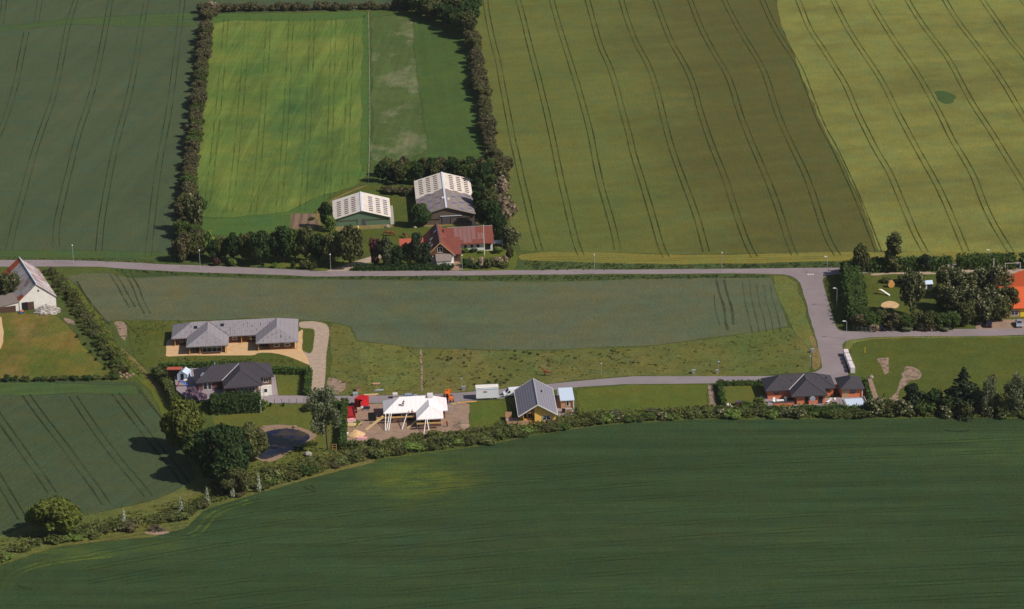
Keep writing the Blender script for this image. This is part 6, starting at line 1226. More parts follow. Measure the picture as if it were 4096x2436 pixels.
m = MB(); [m.tube([(0, 0, z), (L_, 0, z)], .015, 4) for z in (.2, .5, .8, 1.1, 1.4)]; m.build('mesh', M['steel'], o)
o = thing('white_wall_end', 'white painted stub wall beside the tall clipped terrace hedge', 'wall', at(1046, 1648), 9); MB().box(-.18, 0, 0, .0, 3.2, 2.4).build('brickwork', M['lime'], o); MB().box(-.22, -.04, 2.4, .04, 3.24, 2.5).build('coping', M['concrete'], o)

# ------------------------------------------------------------------ vehicles
def wheel(par, x, y, r, wd=.22):
    o = MB().tube([(x, y - wd / 2, r), (x, y + wd / 2, r)], r, 14).build('wheel', M['black'], par); s_ = -1 if y < 0 else 1
    MB().tube([(x, y + s_ * wd * .5, r), (x, y + s_ * (wd * .5 + .02), r)], r * .55, 10).build('rim', M['steel'], o); return o
def vehicle(name, label, cat, loc, rot, prof, wd, mat, glass, wheels, r, tuck=.12):
    """body from a side outline; the part above the waist leans inward"""
    o = thing(name, label, cat, loc, rot); zs = [z for _, z in prof]; zw = min(zs) + (max(zs) - min(zs)) * .5; zt = max(zs)
    def yy(z, s_): return s_ * (wd / 2 - (tuck * max(0, z - zw) / (zt - zw)))
    m = MB(); m.solid([(x, yy(z, -1), z) for x, z in prof], [(x, yy(z, 1), z) for x, z in prof]); b_ = m.build('body', M[mat], o)
    bv = b_.modifiers.new('edge', 'BEVEL'); bv.width = .05; bv.segments = 2
    for g_ in glass:
        for s_ in (-1, 1):
            q = MB(); pts = [(x, yy(z, s_) + s_ * .015, z) for x, z in g_]; pin = [(x, yy(z, s_) - s_ * .03, z) for x, z in g_]; q.solid(pts, pin); q.build('side_window', M['glass'], o)
    for x in wheels:
        for s_ in (-1, 1): wheel(o, x, s_ * (wd / 2 - .08), r)
    return o
def screen(par, a, b, wd, nm, mat='glass', off=.02):
    (xa, za), (xb, zb) = a, b; dx, dz = xb - xa, zb - za; L = math.hypot(dx, dz); nx, nz = -dz / L, dx / L
    if nm == 'windscreen' and nz < 0: nx, nz = -nx, -nz
    if nm != 'windscreen' and nz < 0: nx, nz = -nx, -nz
    p = [(xa, -wd[0] / 2, za), (xa, wd[0] / 2, za), (xb, wd[1] / 2, zb), (xb, -wd[1] / 2, zb)]
    m = MB(); m.solid([(x + nx * off * -.5, y, z + nz * off * -.5) for x, y, z in p], [(x + nx * off, y, z + nz * off) for x, y, z in p]); m.build(nm, M[mat], par)
vp = [(-2.5, .35), (2.4, .35), (2.45, 1.0), (2.42, 1.9), (2.25, 2.0), (-.9, 2.02), (-1.15, 1.92), (-1.75, 1.15), (-2.45, .92)]
v = vehicle('delivery_van', 'white delivery van parked on the lane behind the yellow house', 'van', at(2052, 1582), 8, vp, 1.9, 'vanwhite', [[(-1.62, 1.12), (-.75, 1.12), (-.75, 1.7), (-1.16, 1.7)]], (-1.7, 1.6), .34)
screen(v, (-1.72, 1.2), (-1.2, 1.86), (1.6, 1.5), 'windscreen'); [MB().box(-2.5, s_ * .75 - .15, .68, -2.42, s_ * .75 + .15, .88).build('headlight', M['silver'], v) for s_ in (-1, 1)]; MB().box(-2.56, -.85, .32, -2.44, .85, .6).build('bumper', M['dark_ridge'], v); MB().box(-1.4, -1.08, 1.1, -1.25, -.95, 1.3).build('mirror', M['black'], v)
cpf = [(-2.05, .3), (2.05, .3), (2.1, .75), (1.95, .95), (1.7, 1.0), (1.2, 1.42), (-.35, 1.45), (-1.0, 1.0), (-1.95, .88), (-2.1, .65)]
gl = [[(-.85, 1.0), (.35, 1.0), (.35, 1.36), (-.32, 1.36)], [(.42, 1.0), (1.5, 1.0), (1.15, 1.36), (.42, 1.36)]]
for lb, x, y, rot, mat in (('black car parked nose-out on the sandy car park', 3955, 1302, 262, 'carpaint'), ('silver car parked before the orange roofed building', 4076, 1302, 85, 'silver')):
    v = vehicle('parked_car', lb, 'car', at(x, y), rot, cpf, 1.72, mat, gl, (-1.3, 1.28), .31, .2); screen(v, (-.95, 1.02), (-.4, 1.4), (1.3, 1.1), 'windscreen'); screen(v, (1.68, 1.02), (1.25, 1.38), (1.3, 1.1), 'rear_window')
    [MB().box(-2.13, s_ * .62 - .18, .6, -2.02, s_ * .62 + .18, .76).build('headlight', M['white'], v) for s_ in (-1, 1)]; [MB().box(2.0, s_ * .65 - .14, .65, 2.13, s_ * .65 + .14, .85).build('tail_light', M['red'], v) for s_ in (-1, 1)]
v = vehicle('parked_car', 'dark car mostly hidden by shrubs at the kindergarten lane', 'car', at(3520, 1318), 170, cpf, 1.72, 'carpaint', gl, (-1.3, 1.28), .31, .2); screen(v, (-.95, 1.02), (-.4, 1.4), (1.3, 1.1), 'windscreen')
v = vehicle('parked_car', 'silver car partly hidden behind the unfinished roof on the lane', 'car', at(1640, 1597), 184, cpf, 1.72, 'silver', gl, (-1.3, 1.28), .31, .2); screen(v, (-.95, 1.02), (-.4, 1.4), (1.3, 1.1), 'windscreen')
# site trailer
t = thing('site_trailer', 'white windowless site trailer parked on the lane', 'trailer', at(1949, 1593), 3.2)
m = MB(); m.solid([(x, -1.15, z) for x, z in ((-2.8, .5), (2.8, .5), (2.8, 3.05), (0, 3.2), (-2.8, 3.05))], [(x, 1.15, z) for x, z in ((-2.8, .5), (2.8, .5), (2.8, 3.05), (0, 3.2), (-2.8, 3.05))]); m.build('body', M['vanwhite'], t)
MB().box(-2.9, -1.22, 2.9, 2.9, -1.14, 3.0).build('rain_strip', M['zinc'], t); MB().box(-2.86, -1.16, 3.215, 2.86, 1.2, 3.26).build('roof', M['lime'], t)
s_ = MB().box(-.9, -1.19, 2.0, -.1, -1.152, 2.45).build('sign', M['red_dark'], t); m = MB(); m.box(-.8, -1.2, 2.28, -.2, -1.191, 2.35); m.box(-.8, -1.2, 2.12, -.35, -1.191, 2.18); m.build('lettering', M['white'], s_)
for x in (.7, 1.3): wheel(t, x, -.95, .32); wheel(t, x, .95, .32)
m = MB(); m.tube([(2.8, 0, .6), (4.0, 0, .5)], .06); m.tube([(2.8, -.8, .6), (4.0, 0, .5)], .04); m.build('drawbar', M['steel'], t); MB().tube([(3.7, 0, 0), (3.7, 0, .6)], .05).build('jockey_wheel', M['black'], t)
# telehandler
t = thing('telehandler', 'orange telehandler working behind the unfinished house', 'telehandler', at(1797, 1606), 95)
MB().box(-1.9, -.75, .55, 1.9, .75, 1.15).build('chassis', M['navy'], t); MB().box(-1.9, -.95, .8, -.4, .2, 1.6).build('engine_cover', M['orange'], t)
c_ = MB().box(-.4, .2, 1.0, .9, .95, 2.3).build('cab', M['glass'], t); m = MB()
for x in (-.4, .9):
    for y in (.2, .95): m.tube([(x, y, 1.0), (x, y, 2.35)], .06, 4)
m.box(-.5, .12, 2.3, 1.0, 1.03, 2.4); m.build('cab_frame', M['orange'], c_)
m = MB(); m.solid([(-1.7, -.2, 1.5), (2.4, -.2, 1.9), (2.4, .12, 1.9), (-1.7, .12, 1.5)], [(-1.7, -.2, 1.95), (2.4, -.2, 2.25), (2.4, .12, 2.25), (-1.7, .12, 1.95)]); m.build('boom', M['orange'], t)
m = MB(); m.box(2.3, -.7, 1.2, 2.45, .7, 2.4); m.box(2.4, -.5, 1.2, 3.5, -.38, 1.28); m.box(2.4, .38, 1.2, 3.5, .5, 1.28); m.build('forks', M['orange'], t)
for x in (-1.3, 1.3):
    for y in (-.95, .95): wheel(t, x, y, .52, .35)
# container, skip truck body
t = thing('container', 'red steel container with one door open on the building site', 'container', at(1448, 1626), -28)
m = MB(); m.box(-1.2, -1.5, .12, -1.12, 1.5, 2.4); m.box(1.12, -1.5, .12, 1.2, 1.5, 2.4); m.box(-1.12, 1.42, .12, 1.12, 1.5, 2.4); m.box(-1.2, -1.5, 2.4, 1.2, 1.5, 2.5); m.box(-1.2, -1.5, 0, 1.2, 1.5, .12); m.build('body', M['red'], t)
MB().box(-1.14, -1.58, .14, 0, -1.51, 2.38).build('door', M['red'], t); q = MB().box(1.12, -2.6, .14, 1.2, -1.52, 2.38).build('door', M['red_dark'], t); q2 = MB().box(-.9, -1.0, .13, .9, 1.3, .9).build('stored_goods', M['concrete'], t)
t = thing('skip_container', 'long red open skip container beside the clipped boundary hedge', 'container', at(1400, 1668), 97); L = 5.8
m = MB(); m.box(-L / 2, -1.2, .1, L / 2, 1.2, .25); m.box(-L / 2, -1.2, .25, L / 2, -1.1, 1.7); m.box(-L / 2, 1.1, .25, L / 2, 1.2, 1.7); m.solid([(-L / 2, -1.1, .25), (-L / 2 + .12, -1.1, .25), (-L / 2 + .12, 1.1, .25), (-L / 2, 1.1, .25)], [(-L / 2 - .5, -1.1, 1.7), (-L / 2 - .4, -1.1, 1.7), (-L / 2 - .4, 1.1, 1.7), (-L / 2 - .5, 1.1, 1.7)]); m.box(L / 2 - .1, -1.1, .25, L / 2, 1.1, 1.7); m.build('tub', M['red_dark'], t)
m = MB(); [m.box(x, y0, .3, x + .12, y1, 1.6) for x in (-2, -.9, .2, 1.3, 2.3) for y0, y1 in ((-1.27, -1.2), (1.2, 1.27))]; m.build('rib', M['red'], t); MB().box(-L / 2 + .15, -1.09, .26, L / 2 - .15, 1.09, 1.35).build('rubble_load', M['red_dark'], t)
m = MB(); m.solid([(-L / 2 - .36, -.6, .7), (-L / 2 - .36, .3, .7), (-L / 2 - .48, .3, 1.05), (-L / 2 - .48, -.6, 1.05)], [(-L / 2 - .32, -.6, .7), (-L / 2 - .32, .3, .7), (-L / 2 - .44, .3, 1.05), (-L / 2 - .44, -.6, 1.05)]); m.build('label_plate', M['white'], t)
# loose goods on the site
def heap(name, label, cat, px, r, h, mat, seed=1, n=18, m_=7, jit=.25):
    rr = random.Random(seed); p = at(*px); mb = MB(); i0 = 0; rings = []
    for k in range(m_):
        f = k / (m_ - 1); ring = []
        for j in range(n):
            a_ = 2 * math.pi * j / n; q = (1 - f ** 1.1) * (1 + rr.uniform(-jit, jit) * .5 * (1 - f)); ring.append((r[0] * q * math.cos(a_), r[1] * q * math.sin(a_), h * f * (1 + rr.uniform(-.1, .1)) if k else -.05))
        rings.append(ring)
    for a_, b_ in zip(rings, rings[1:]):
        for j in range(n): mb.poly([a_[j], a_[(j + 1) % n], b_[(j + 1) % n], b_[j]])
    o = mb.build(name, M[mat], None, p); return tag(o, label, cat)
heap('sand_pile', 'yellow sand pile beside the clipped boundary hedge', 'pile', (1420, 1738), (2.5, 2.2), 1.3, 'sand', 2)
heap('soil_mound', 'low soil mound at the site edge above the wild hedgerow', 'pile', (1530, 1780), (5, 1.6), .7, 'dirt', 3); heap('soil_mound', 'dirt mound beside the far corner of the unfinished house', 'pile', (1845, 1700), (2.2, 3.2), .5, 'dirt_pale', 4)
def stack(name, label, px, dims, rot, mats, n, cat='stack', wob=.0):
    o = thing(name, label, cat, at(*px), rot); w_, d_, h_ = dims
    for k in range(n):
        m = MB(); j = wob * ((k * 7919) % 5 - 2) / 2; m.box(-w_ / 2 + j, -d_ / 2, h_ * k / n + .01, w_ / 2 + j, d_ / 2, h_ * (k + 1) / n - .01); m.build('layer', M[mats[k % len(mats)]], o)
    return o
stack('insulation_stack', 'pile of pink wrapped insulation next to the red skip', (1396, 1687), (2.6, 1.8, .9), 10, ['pinkwrap', 'wrap', 'pinkwrap'], 3, wob=.3)
stack('board_stack', 'flat stack of timber boards below the pink insulation', (1402, 1702), (2.4, 1.8, .35), 0, ['plank', 'plank'], 2, wob=.2)
stack('panel_stack', 'pinkish wrapped panels lying at the site edge', (1447, 1756), (2.3, 1.1, .4), -6, ['wrap', 'pinkwrap'], 2, wob=.1)
stack('insulation_stack', 'pale wrapped bale stack on the lane behind the unfinished roof', (1581, 1592), (1.2, 1.1, 1.3), 4, ['pinkwrap', 'sky_grey', 'wrap'], 3)
stack('brick_pallet', 'pallet of grey blocks beside the lane opposite the container', (1422, 1582), (1.3, 1.0, .8), 5, ['sky_grey', 'steel'], 4); stack('brick_pallet', 'brown brick pallet above the grey block pallet', (1433, 1562), (1.1, 1.0, .9), 8, ['soft_brick', 'darkbrick'], 4)
stack('board_stack', 'long timber boards stacked along the lane verge', (1480, 1582), (3.6, .7, .35), 2, ['orange_brick', 'plank'], 2, wob=.3); stack('brick_pallet', 'small pallet of brown bricks in the tufted meadow', (1506, 1540), (1.9, .8, .5), 0, ['darkbrick', 'soft_brick'], 2)
stack('board_stack', 'pale metal sheets lying in the tufted meadow by the lane', (1516, 1562), (1.9, .9, .2), 0, ['sky_grey', 'steel'], 2, wob=.2); stack('timber_bundle', 'bundle of pale timber at the far site corner', (1811, 1618), (1.3, .5, .4), 0, ['plank', 'plank'], 2)
stack('board_stack', 'long pale boards lying on the lane edge before the trailer', (1868, 1609), (4.2, .5, .15), 5, ['plank', 'orange_wood'], 2, wob=.3)
stack('tool_crate', 'grey tool crates in front of the red container', (1462, 1640), (2.2, .9, .9), -5, ['sky_grey', 'navy'], 2); stack('tool_crate', 'brown crate stack behind the red skip', (1372, 1618), (1.6, 1.2, 1.1), 0, ['soft_brick', 'darkbrick'], 3)
stack('brick_pallet', 'brick pallet between red skip and container', (1436, 1650), (1.0, 1.1, 1.2), 8, ['soft_brick', 'sky_grey'], 3)
o = thing('cement_mixer', 'small grey cement mixer between red skip and container', 'cement mixer', at(1446, 1645), 30); m = MB(); m.tube([(-.35, 0, .8), (0, 0, .95), (.45, 0, 1.2)], [.22, .4, .24], 10); m.build('drum', M['steel'], o); m = MB(); [m.tube([(x, y, 0), (0, 0, .8)], .04, 4) for x in (-.4, .4) for y in (-.35, .35)]; m.build('stand', M['navy'], o)
for i, (x, y) in enumerate(((1437, 1700), (1432, 1704))):
    b__ = MB().box(-.12, -1.3, .05, .12, 1.3, .16).build('loose_plank', M['plank'], None, at(x, y)); b__.rotation_euler = (0, 0, R(-20 + i * 8)); tag(b__, ('loose plank lying nearer the unfinished house ramp', 'loose plank lying nearer the boundary hedge')[i], 'plank')
o = thing('water_tank', 'pale blue plastic tub at the foot of the sand pile', 'tub', at(1386, 1742)); m = MB(); m.tube([(0, 0, 0), (0, 0, .7)], [.4, .5], 12); m.build('tub', M['cyan'], o); MB().tube([(0, 0, .7), (0, 0, .75)], .53, 12).build('rim', M['white'], o)
o = thing('climbing_frame', 'small yellow wooden climbing frame beside the hedge and willow', 'climbing frame', at(1338, 1805), 0)
for x in (-.5, .5): m = MB(); m.tube([(x, 0, 0), (x, 0, 1.9)], .05, 5); m.build('post', M['orange_wood'], o)
m = MB(); [m.tube([(-.5, 0, z), (.5, 0, z)], .04, 5) for z in (.6, 1.2, 1.8)]; m.build('rung', M['orange_wood'], o)
o = thing('pennant', 'small blue cloth hanging in the grey green willow', 'cloth', at(1300, 1652, 0)); MB().box(-.5, -.03, 1.6, .5, .03, 2.0).build('cloth', M['blue'], o); MB().tube([(-.5, 0, 0), (-.5, 0, 2.0)], .03, 4).build('pole', M['steel'], o)
# stones
def rock(label, px, r, seed, mat='stone', grp=None, z=0):
    mb = MB(); st0 = rnd.getstate(); rnd.seed(seed); mb.ball((0, 0, r[2] * .5), r, 10, 7, .16); rnd.setstate(st0); o = mb.build('boulder', M[mat], None, at(px[0], px[1])); return tag(o, label, 'boulder', grp)
rock('large pale boulder on the grassy bank below the pond', (1231, 1822), (.95, .7, .7), 5); rock('pale boulder on the far rim of the pond beach', (1179, 1711), (.55, .45, .45), 6, 'beach')
rock('flat boulder on the pond beach nearest the big trees', (1055, 1708), (.8, .35, .25), 7, 'beach'); rock('grey boulder on the grass before the green barn', (1550, 910), (.7, .5, .6), 8)
for i in range(7): a_ = .4 + i * .42; rock(f'{nth(i)} small stone from the big trees along the pond rim', (1140 - 118 * math.cos(a_), 1775 - 62 * math.sin(a_) + 0), (.28, .24, .2), 20 + i, 'beach', 'small stones round the pond rim')
for i in range(8): rock(f'{nth(i)} pale stone of the heap at the striped lawn corner, from the field side', (470 + (i * 37) % 62, 1490 + (i * 23) % 26), (.5, .4, .4), 40 + i, 'beach', 'stones at the striped lawn corner')
# rubble heap by the old barn
o = heap('rubble_heap', 'heap of demolition rubble against the old white barn', 'rubble heap', (188, 1246), (3.6, 3.0), 2.2, 'concrete', 9, 22, 8, .5)
rr = random.Random(4); m = MB()
for k in range(110):
    a_ = rr.uniform(0, 6.28); q = rr.random() ** .5; z = 2.2 * (1 - q) * .9; x, y, s_ = 3.6 * q * math.cos(a_), 3.0 * q * math.sin(a_), rr.uniform(.12, .38); m.box(x - s_, y - s_ * .6, z, x + s_, y + s_ * .6, z + s_ * .9)
c1 = m.build('bricks', M['stone'], o); m = MB()
for k in range(60):
    a_ = rr.uniform(0, 6.28); q = rr.random() ** .5; z = 2.2 * (1 - q) * .9; x, y, s_ = 3.5 * q * math.cos(a_), 2.9 * q * math.sin(a_), rr.uniform(.1, .26); m.box(x - s_, y - s_ * .5, z + .1, x + s_, y + s_ * .5, z + .2 + s_)
c2 = m.build('plaster_lumps', M['lime'], o)
for q in (c1, c2): q['kind'] = 'stuff'
T('shrub_dark', 198, 1215, 1186, 26, 'dark shrub growing on top of the rubble heap')
o = thing('pallet_stack', 'small stack of pale pallets before the old barn gate', 'stack', at(42, 1246), 15)
for k in range(4): MB().box(-.45, -.4, k * .2 + .01, .45, .4, k * .2 + .15).build('layer', M['plank'], o)
o = thing('ride_on_toy', 'small blue and orange ride-on toy before the old barn', 'toy', at(86, 1253), 20); MB().box(-.55, -.3, .15, .45, .3, .5).build('body', M['blue'], o); MB().box(-.2, -.25, .5, .6, .25, .8).build('seat', M['orange'], o); [MB().tube([(x, y - .06, .17), (x, y + .06, .17)], .17, 10).build('wheel', M['black'], o) for x in (-.4, .35) for y in (-.33, .33)]
patch('sandy_path', [(-60, 1265), (4, 1265), (14, 1320), (14, 1365), (0, 1400), (-60, 1420)], 'sand', .022, .15)
patch('bare_soil', [(245, 1268), (290, 1275), (310, 1300), (270, 1300)], 'dirt_pale', .02, .4, 1)
# brushwood heap
heap('ash_bed', 'bare earth bed under the brushwood heap', 'earth bed', (628, 2130), (3.0, 1.3), .12, 'dirt', 11)
rr = random.Random(8); m = MB()
for k in range(90):
    a_ = rr.uniform(0, 6.28); q = rr.random() ** .6; x, y = 1.9 * q * math.cos(a_), 1.0 * q * math.sin(a_); z = 1.3 * (1 - q) + .05; b_ = rr.uniform(0, 6.28); ln = rr.uniform(.4, 1.1); m.tube([(x, y, z), (x + ln * math.cos(b_), y + ln * math.sin(b_) * .6, max(.05, z + rr.uniform(-.3, .3)))], rr.uniform(.05, .12), 5)
o = m.build('brushwood_heap', M['bark'], None, at(625, 2122)); tag(o, 'grey heap of branches and logs at the edge of the dark crop', 'wood heap')
# wrapped bales by the side road
o = thing('bale_row', 'row of white wrapped pallets standing beside the side road end', 'bales', at(3383, 1420), 0)
for k in range(5):
    p = at(3384 + k * 6.2, 1424 + k * 15.5) - at(3383, 1420); MB().box(p.x - .55, p.y - 1.15, .02, p.x + .6, p.y + 1.15, 1.5 - (k % 2) * .12).build('bale', M['wrap'], o)
o = thing('pipe_post', 'short black post leaning on the soil between path and pine', 'post', at(3540, 1600)); MB().tube([(0, 0, 0), (-.25, 1.2, 1.2)], .16, 8).build('stake', M['black'], o); MB().tube([(0, 0, 0), (0, 0, .12)], .3, 8).build('foot', M['concrete'], o)
rock('pale boulder at the top of the dirt path', (3485, 1512), (.6, .45, .5), 60); heap('gravel_pile', 'flat pale gravel pile before the round pine', 'pile', (3590, 1618), (4.2, 1.0), .5, 'gravel', 12)
# farmyard oddments
for i, (x, y) in enumerate(((1421, 901), (1432, 914))):
    o = thing('barrel', ('yellow barrel closest to the green barn wall', 'yellow and white barrel in front of the green barn')[i], 'barrel', at(x, y)); m = MB(); m.tube([(0, 0, 0), (0, 0, .35), (0, 0, .75)], [.26, .3, .24], 10); m.build('drum', M['yellow_p'], o); MB().tube([(0, 0, .75), (0, 0, .82)], .22, 10).build('lid', M['white' if i else 'navy'], o)
stack('sheet_stack', 'low pile of pale wrapped goods before the brown barn', (1851, 886), (2.3, 1.2, .6), -4, ['wrap', 'lime'], 2, wob=.2)
stack('kerb_stones', 'row of pale kerb stones at the green barn wall', (1495, 898), (2.4, .4, .2), 3, ['concrete'], 1, 'stones'); rock('small heap stone beside the round tree', (1715, 895), (.7, .4, .35), 71, 'beach'); rock('second stone below the round tree foot', (1660, 912), (.5, .4, .35), 72)
# playground pieces
o = thing('sand_disc_tent', 'round orange play tent on the kindergarten lawn', 'play tent', at(3565, 1150), 10); m = MB(); m.tube([(0, .8, .9), (0, 0, .9)], [.95, .95], 16); m.build('tunnel', M['soft_brick'], o); MB().tube([(0, -.02, .9), (0, -.12, .9)], .95, 16).build('cover', M['orange_wood'], o)
o = thing('slide', 'white playground slide on the kindergarten lawn', 'slide', at(3540, 1180), -35); m = MB(); m.solid([(-1.3, -.3, 1.3), (1.4, -.3, .1), (1.4, .3, .1), (-1.3, .3, 1.3)], [(-1.3, -.3, 1.45), (1.4, -.3, .25), (1.4, .3, .25), (-1.3, .3, 1.45)]); m.build('chute', M['white'], o); MB().box(-1.9, -.45, 1.2, -1.2, .45, 1.35).build('platform', M['plank'], o); [MB().box(x, y, 0, x + .08, y + .08, 1.2).build('post', M['plank'], o) for x in (-1.85, -1.3) for y in (-.4, .32)]
o = thing('playhouse', 'dark playhouse with white roof behind the lone whitebeam', 'playhouse', at(3700, 1152), 5); MB().box(-1.8, -1.0, 0, 1.8, 1.0, 1.5).build('wall', M['navy'], o); m = MB(); gable_roof(m, -2.0, 2.0, -1.2, 1.2, 1.5, .7, 'x', .1); m.build('roof', M['zinc'], o); MB().box(-.4, -1.04, 0, .3, -1.0, 1.2).build('door', M['white'], o)
o = thing('teepee', 'small pale canvas teepee at the kindergarten side hedge', 'tent', at(3432, 1198)); MB().tube([(0, 0, 0), (0, 0, 1.7)], [.6, .05], 8).build('canvas', M['plank'], o); MB().tube([(0, 0, 1.6), (0, 0, 2.0)], .03, 4).build('pole', M['brown_wood'], o)
o = thing('bench', 'pale wooden bench at the end of the kindergarten side hedge', 'bench', at(3470, 1236), 15); MB().box(-.9, -.2, .4, .9, .2, .48).build('seat', M['plank'], o); [MB().box(x, -.18, 0, x + .1, .18, .4).build('leg', M['brown_wood'], o) for x in (-.8, .7)]
o = thing('swing_frame', 'grey wooden swing frame on the playground sand', 'swing frame', at(4050, 1084), 2)
for x in (-2.1, 2.1): m = MB(); m.tube([(x, -.9, 0), (x, 0, 2.3)], .09, 6); m.tube([(x, .9, 0), (x, 0, 2.3)], .09, 6); m.build('post', M['concrete'], o)
MB().tube([(-2.3, 0, 2.3), (2.3, 0, 2.3)], .1, 6).build('crossbar', M['concrete'], o)
for x in (-.9, .9): q = MB(); q.tube([(x - .2, 0, 2.3), (x - .2, 0, .5)], .02, 4); q.tube([(x + .2, 0, 2.3), (x + .2, 0, .5)], .02, 4); q.box(x - .25, -.12, .44, x + .25, .12, .5); q.build('swing_seat', M['dark_wood'], o)
o = thing('bench', 'orange bench behind the whitebeam grove near the pole', 'bench', at(3965, 1112), 5); MB().box(-1.2, -.2, .45, 1.2, .2, .55).build('seat', M['orange'], o); [MB().box(x, -.18, 0, x + .1, .18, .45).build('leg', M['orange'], o) for x in (-1.0, .9)]

# ------------------------------------------------------------------ animals and people: one skinned body each
def skin_body(name, verts, edges, rad, mat, parent, sub=2):
    me = bpy.data.meshes.new(name); me.from_pydata(verts, edges, []); me.materials.append(M[mat]); o = bpy.data.objects.new(name, me); COL.objects.link(o); o.parent = parent
    s_ = o.modifiers.new('skin', 'SKIN'); s_.use_smooth_shade = True
    for i, r in enumerate(rad): me.skin_vertices[0].data[i].radius = (r, r) if not hasattr(r, '__len__') else r
    me.skin_vertices[0].data[0].use_root = True
    o.modifiers.new('smooth', 'SUBSURF').levels = sub; o.modifiers['smooth'].render_levels = sub; return o
def horse(label, px, rot, graze=True, tone='bay'):
    o = thing('horse', label, 'horse', at(*px), rot)
    V = [(-.55, 0, 1.25), (-.15, 0, 1.22), (.3, 0, 1.2), (.62, 0, 1.28)]; E_ = [(0, 1), (1, 2), (2, 3)]; Rr = [.30, .33, .33, .27]
    if graze: V += [(.95, 0, 1.1), (1.25, 0, .75), (1.42, 0, .5), (1.55, 0, .22)]
    else: V += [(.95, 0, 1.6), (1.2, 0, 1.95), (1.38, 0, 1.93), (1.68, 0, 1.72)]
    E_ += [(3, 4), (4, 5), (5, 6), (6, 7)]; Rr += [.19, .14, .13, .08]
    for s_ in (-1, 1):
        b = len(V); V += [(-.62, s_ * .17, 1.0), (-.5, s_ * .19, .78), (-.78, s_ * .17, .5), (-.72, s_ * .17, .1), (-.66, s_ * .17, .04)]; E_ += [(0, b), (b, b + 1), (b + 1, b + 2), (b + 2, b + 3), (b + 3, b + 4)]; Rr += [.19, .13, .07, .05, .07]
        b = len(V); V += [(.55, s_ * .15, .95), (.55, s_ * .16, .55), (.57 + .06 * s_, s_ * .16, .1), (.62 + .06 * s_, s_ * .16, .04)]; E_ += [(3, b), (b, b + 1), (b + 1, b + 2), (b + 2, b + 3)]; Rr += [.14, .075, .05, .07]
    skin_body('body', V, E_, Rr, tone, o)
    m = MB(); m.tube([(-.8, 0, 1.4), (-.98, 0, 1.1), (-1.0, 0, .6)], [.05, .1, .04], 6); m.build('tail', M['mane'], o)
    n0, n1 = ((.7, 0, 1.5), (1.2, 0, .92)) if graze else ((.7, 0, 1.55), (1.1, 0, 2.1)); m = MB(); m.tube([n0, tuple((a_ + b_) / 2 for a_, b_ in zip(n0, n1)), n1], [.05, .07, .04], 5); m.build('mane', M['mane'], o)
    hd = V[6]; m = MB(); [m.tube([(hd[0] - .08, s_ * .07, hd[2] + .1), (hd[0] - .1, s_ * .09, hd[2] + .26)], [.04, .01], 5) for s_ in (-1, 1)]; m.build('ears', M['bay'], o); return o
horse('chestnut horse standing in the rough pasture above the yellow house', (2190, 1503), 176, False)
horse('brown horse grazing, the one farthest from the red farm extension', (1552, 943), 172); horse('chestnut horse standing close behind the grazing one in the paddock', (1568, 944), -8); horse('dark brown horse grazing right behind the red farm extension roof', (1618, 950), -62)
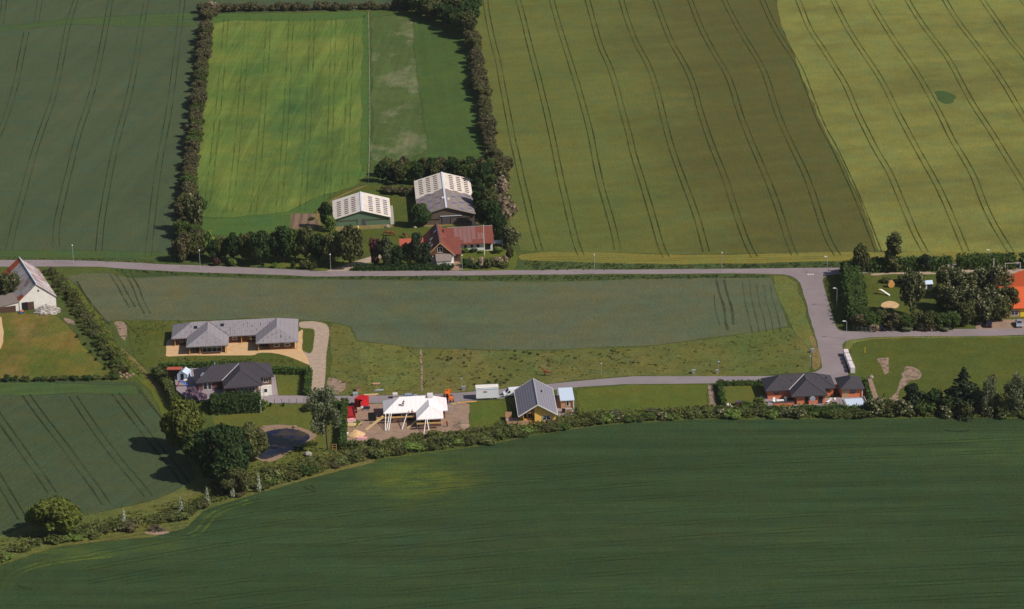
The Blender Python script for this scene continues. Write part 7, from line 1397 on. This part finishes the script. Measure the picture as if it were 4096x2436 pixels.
def person(label, loc, rot, pose, jacket='navy', legs='navy', hat='mane'):
    o = thing('person', label, 'person', loc, rot)
    hip, ch, nk, hd = (0, 0, .92), (0, 0, 1.28), (0, 0, 1.5), (0, -.02, 1.62)
    bend = pose.get('bend', 0); ch = (0, -bend * .35, 1.26); nk = (0, -bend * .55, 1.47 - bend * .1); hd = (0, -bend * .7, 1.62 - bend * .14)
    V = [hip, ch, nk, hd, (0, hd[1], hd[2] + .13)]; E_ = [(0, 1), (1, 2), (2, 3), (3, 4)]; Rr = [.14, .16, .06, .09, .08]
    LG = []; AR = []
    for s_ in (-1, 1):
        k = pose.get('step', .1) * s_; b = len(V); V += [(s_ * .1, 0, .86), (s_ * .12, -k * .6, .48), (s_ * .13, -k * .3 - .0, .08), (s_ * .14, -k * .3 - .14, .04)]; E_ += [(0, b), (b, b + 1), (b + 1, b + 2), (b + 2, b + 3)]; Rr += [.095, .07, .05, .045]; LG.append(b)
        hx, hy, hz = pose.get('hand', (.3, -.25, .95)); b = len(V); V += [(s_ * .2, nk[1] + .02, nk[2] - .07), (s_ * .28, (hy + nk[1]) * .4, (hz + nk[2]) / 2), (s_ * hx, hy, hz), (s_ * hx, hy - .07, hz - .03)]; E_ += [(1, b), (b, b + 1), (b + 1, b + 2), (b + 2, b + 3)]; Rr += [.065, .045, .032, .04]; AR.append(b)
    skin_body('body', V, E_, Rr, 'skin', o, 1)
    j = [V[0], V[1], (V[2][0], V[2][1], V[2][2] - .06)]; e2 = [(0, 1), (1, 2)]; r2 = [.165, .185, .1]
    for b in AR: k = len(j); j += [V[b], V[b + 1], tuple(V[b + 1][i] * .15 + V[b + 2][i] * .85 for i in range(3))]; e2 += [(1, k), (k, k + 1), (k + 1, k + 2)]; r2 += [.085, .062, .05]
    skin_body('jacket', j, e2, r2, jacket, o, 1)
    j = [V[0]]; e2 = []; r2 = [.15]
    for b in LG: k = len(j); j += [V[b], V[b + 1], V[b + 2]]; e2 += [(0, k), (k, k + 1), (k + 1, k + 2)]; r2 += [.115, .085, .07]
    skin_body('trousers', j, e2, r2, legs, o, 1)
    MB().ball((V[4][0], V[4][1] + .015, V[4][2] + .0), (.105, .115, .09), 10, 6).build('hair', M[hat], o)
    for s_ in (-1, 1):                                 # five fingers
        hx, hy, hz = pose.get('hand', (.3, -.25, .95)); m = MB()
        for q in range(4): m.tube([(s_ * hx + (q - 1.5) * .02, hy - .08, hz - .02), (s_ * hx + (q - 1.5) * .022, hy - .13, hz - .05), (s_ * hx + (q - 1.5) * .02, hy - .14, hz - .085)], [.009, .008, .006], 5)
        m.tube([(s_ * (hx - .03), hy - .04, hz - .02), (s_ * (hx - .065), hy - .08, hz - .05)], [.01, .007], 5); m.build('fingers', M['skin'], o)
    return o
zr = 2.5 + 2.5 * 1.6 / 4.15
person('worker in dark clothes standing on the white underlay roof', loc_of(c, 4.9, 1.6, zr), 60, {'bend': .35, 'step': .25, 'hand': (.3, -.4, 1.0)})
person('worker in a red jacket on the scaffold at the roof valley', loc_of(c, 7.0, -.7, 1.62), 150, {'bend': .2}, 'redcloth')
person('worker in pale clothes on the scaffold below the valley', loc_of(c, 6.1, -.75, 1.62), 30, {'bend': .5}, 'palecloth')
person('worker in red standing on the ground beyond the roof wing', loc_of(c, 15.4, -4.6, 0), -40, {'bend': .1}, 'redcloth')
person('worker in an orange vest beside the telehandler', at(1778, 1600), 200, {'bend': .1}, 'orange', 'orange')

# ------------------------------------------------------------------ the air between camera and land
hm = bpy.data.materials.new('haze_air'); hm.use_nodes = True; ht = hm.node_tree; ht.nodes.clear(); ho = ht.nodes.new('ShaderNodeOutputMaterial'); hv = ht.nodes.new('ShaderNodeVolumePrincipled')
hv.inputs['Color'].default_value = (.9, .93, .97, 1); hv.inputs['Density'].default_value = .00003; hv.inputs['Anisotropy'].default_value = .2; ht.links.new(hv.outputs[0], ho.inputs['Volume'])
hz = MB().box(-3600, -1500, -3, 3600, 4700, 290).build('haze', hm); hz['kind'] = 'stuff'
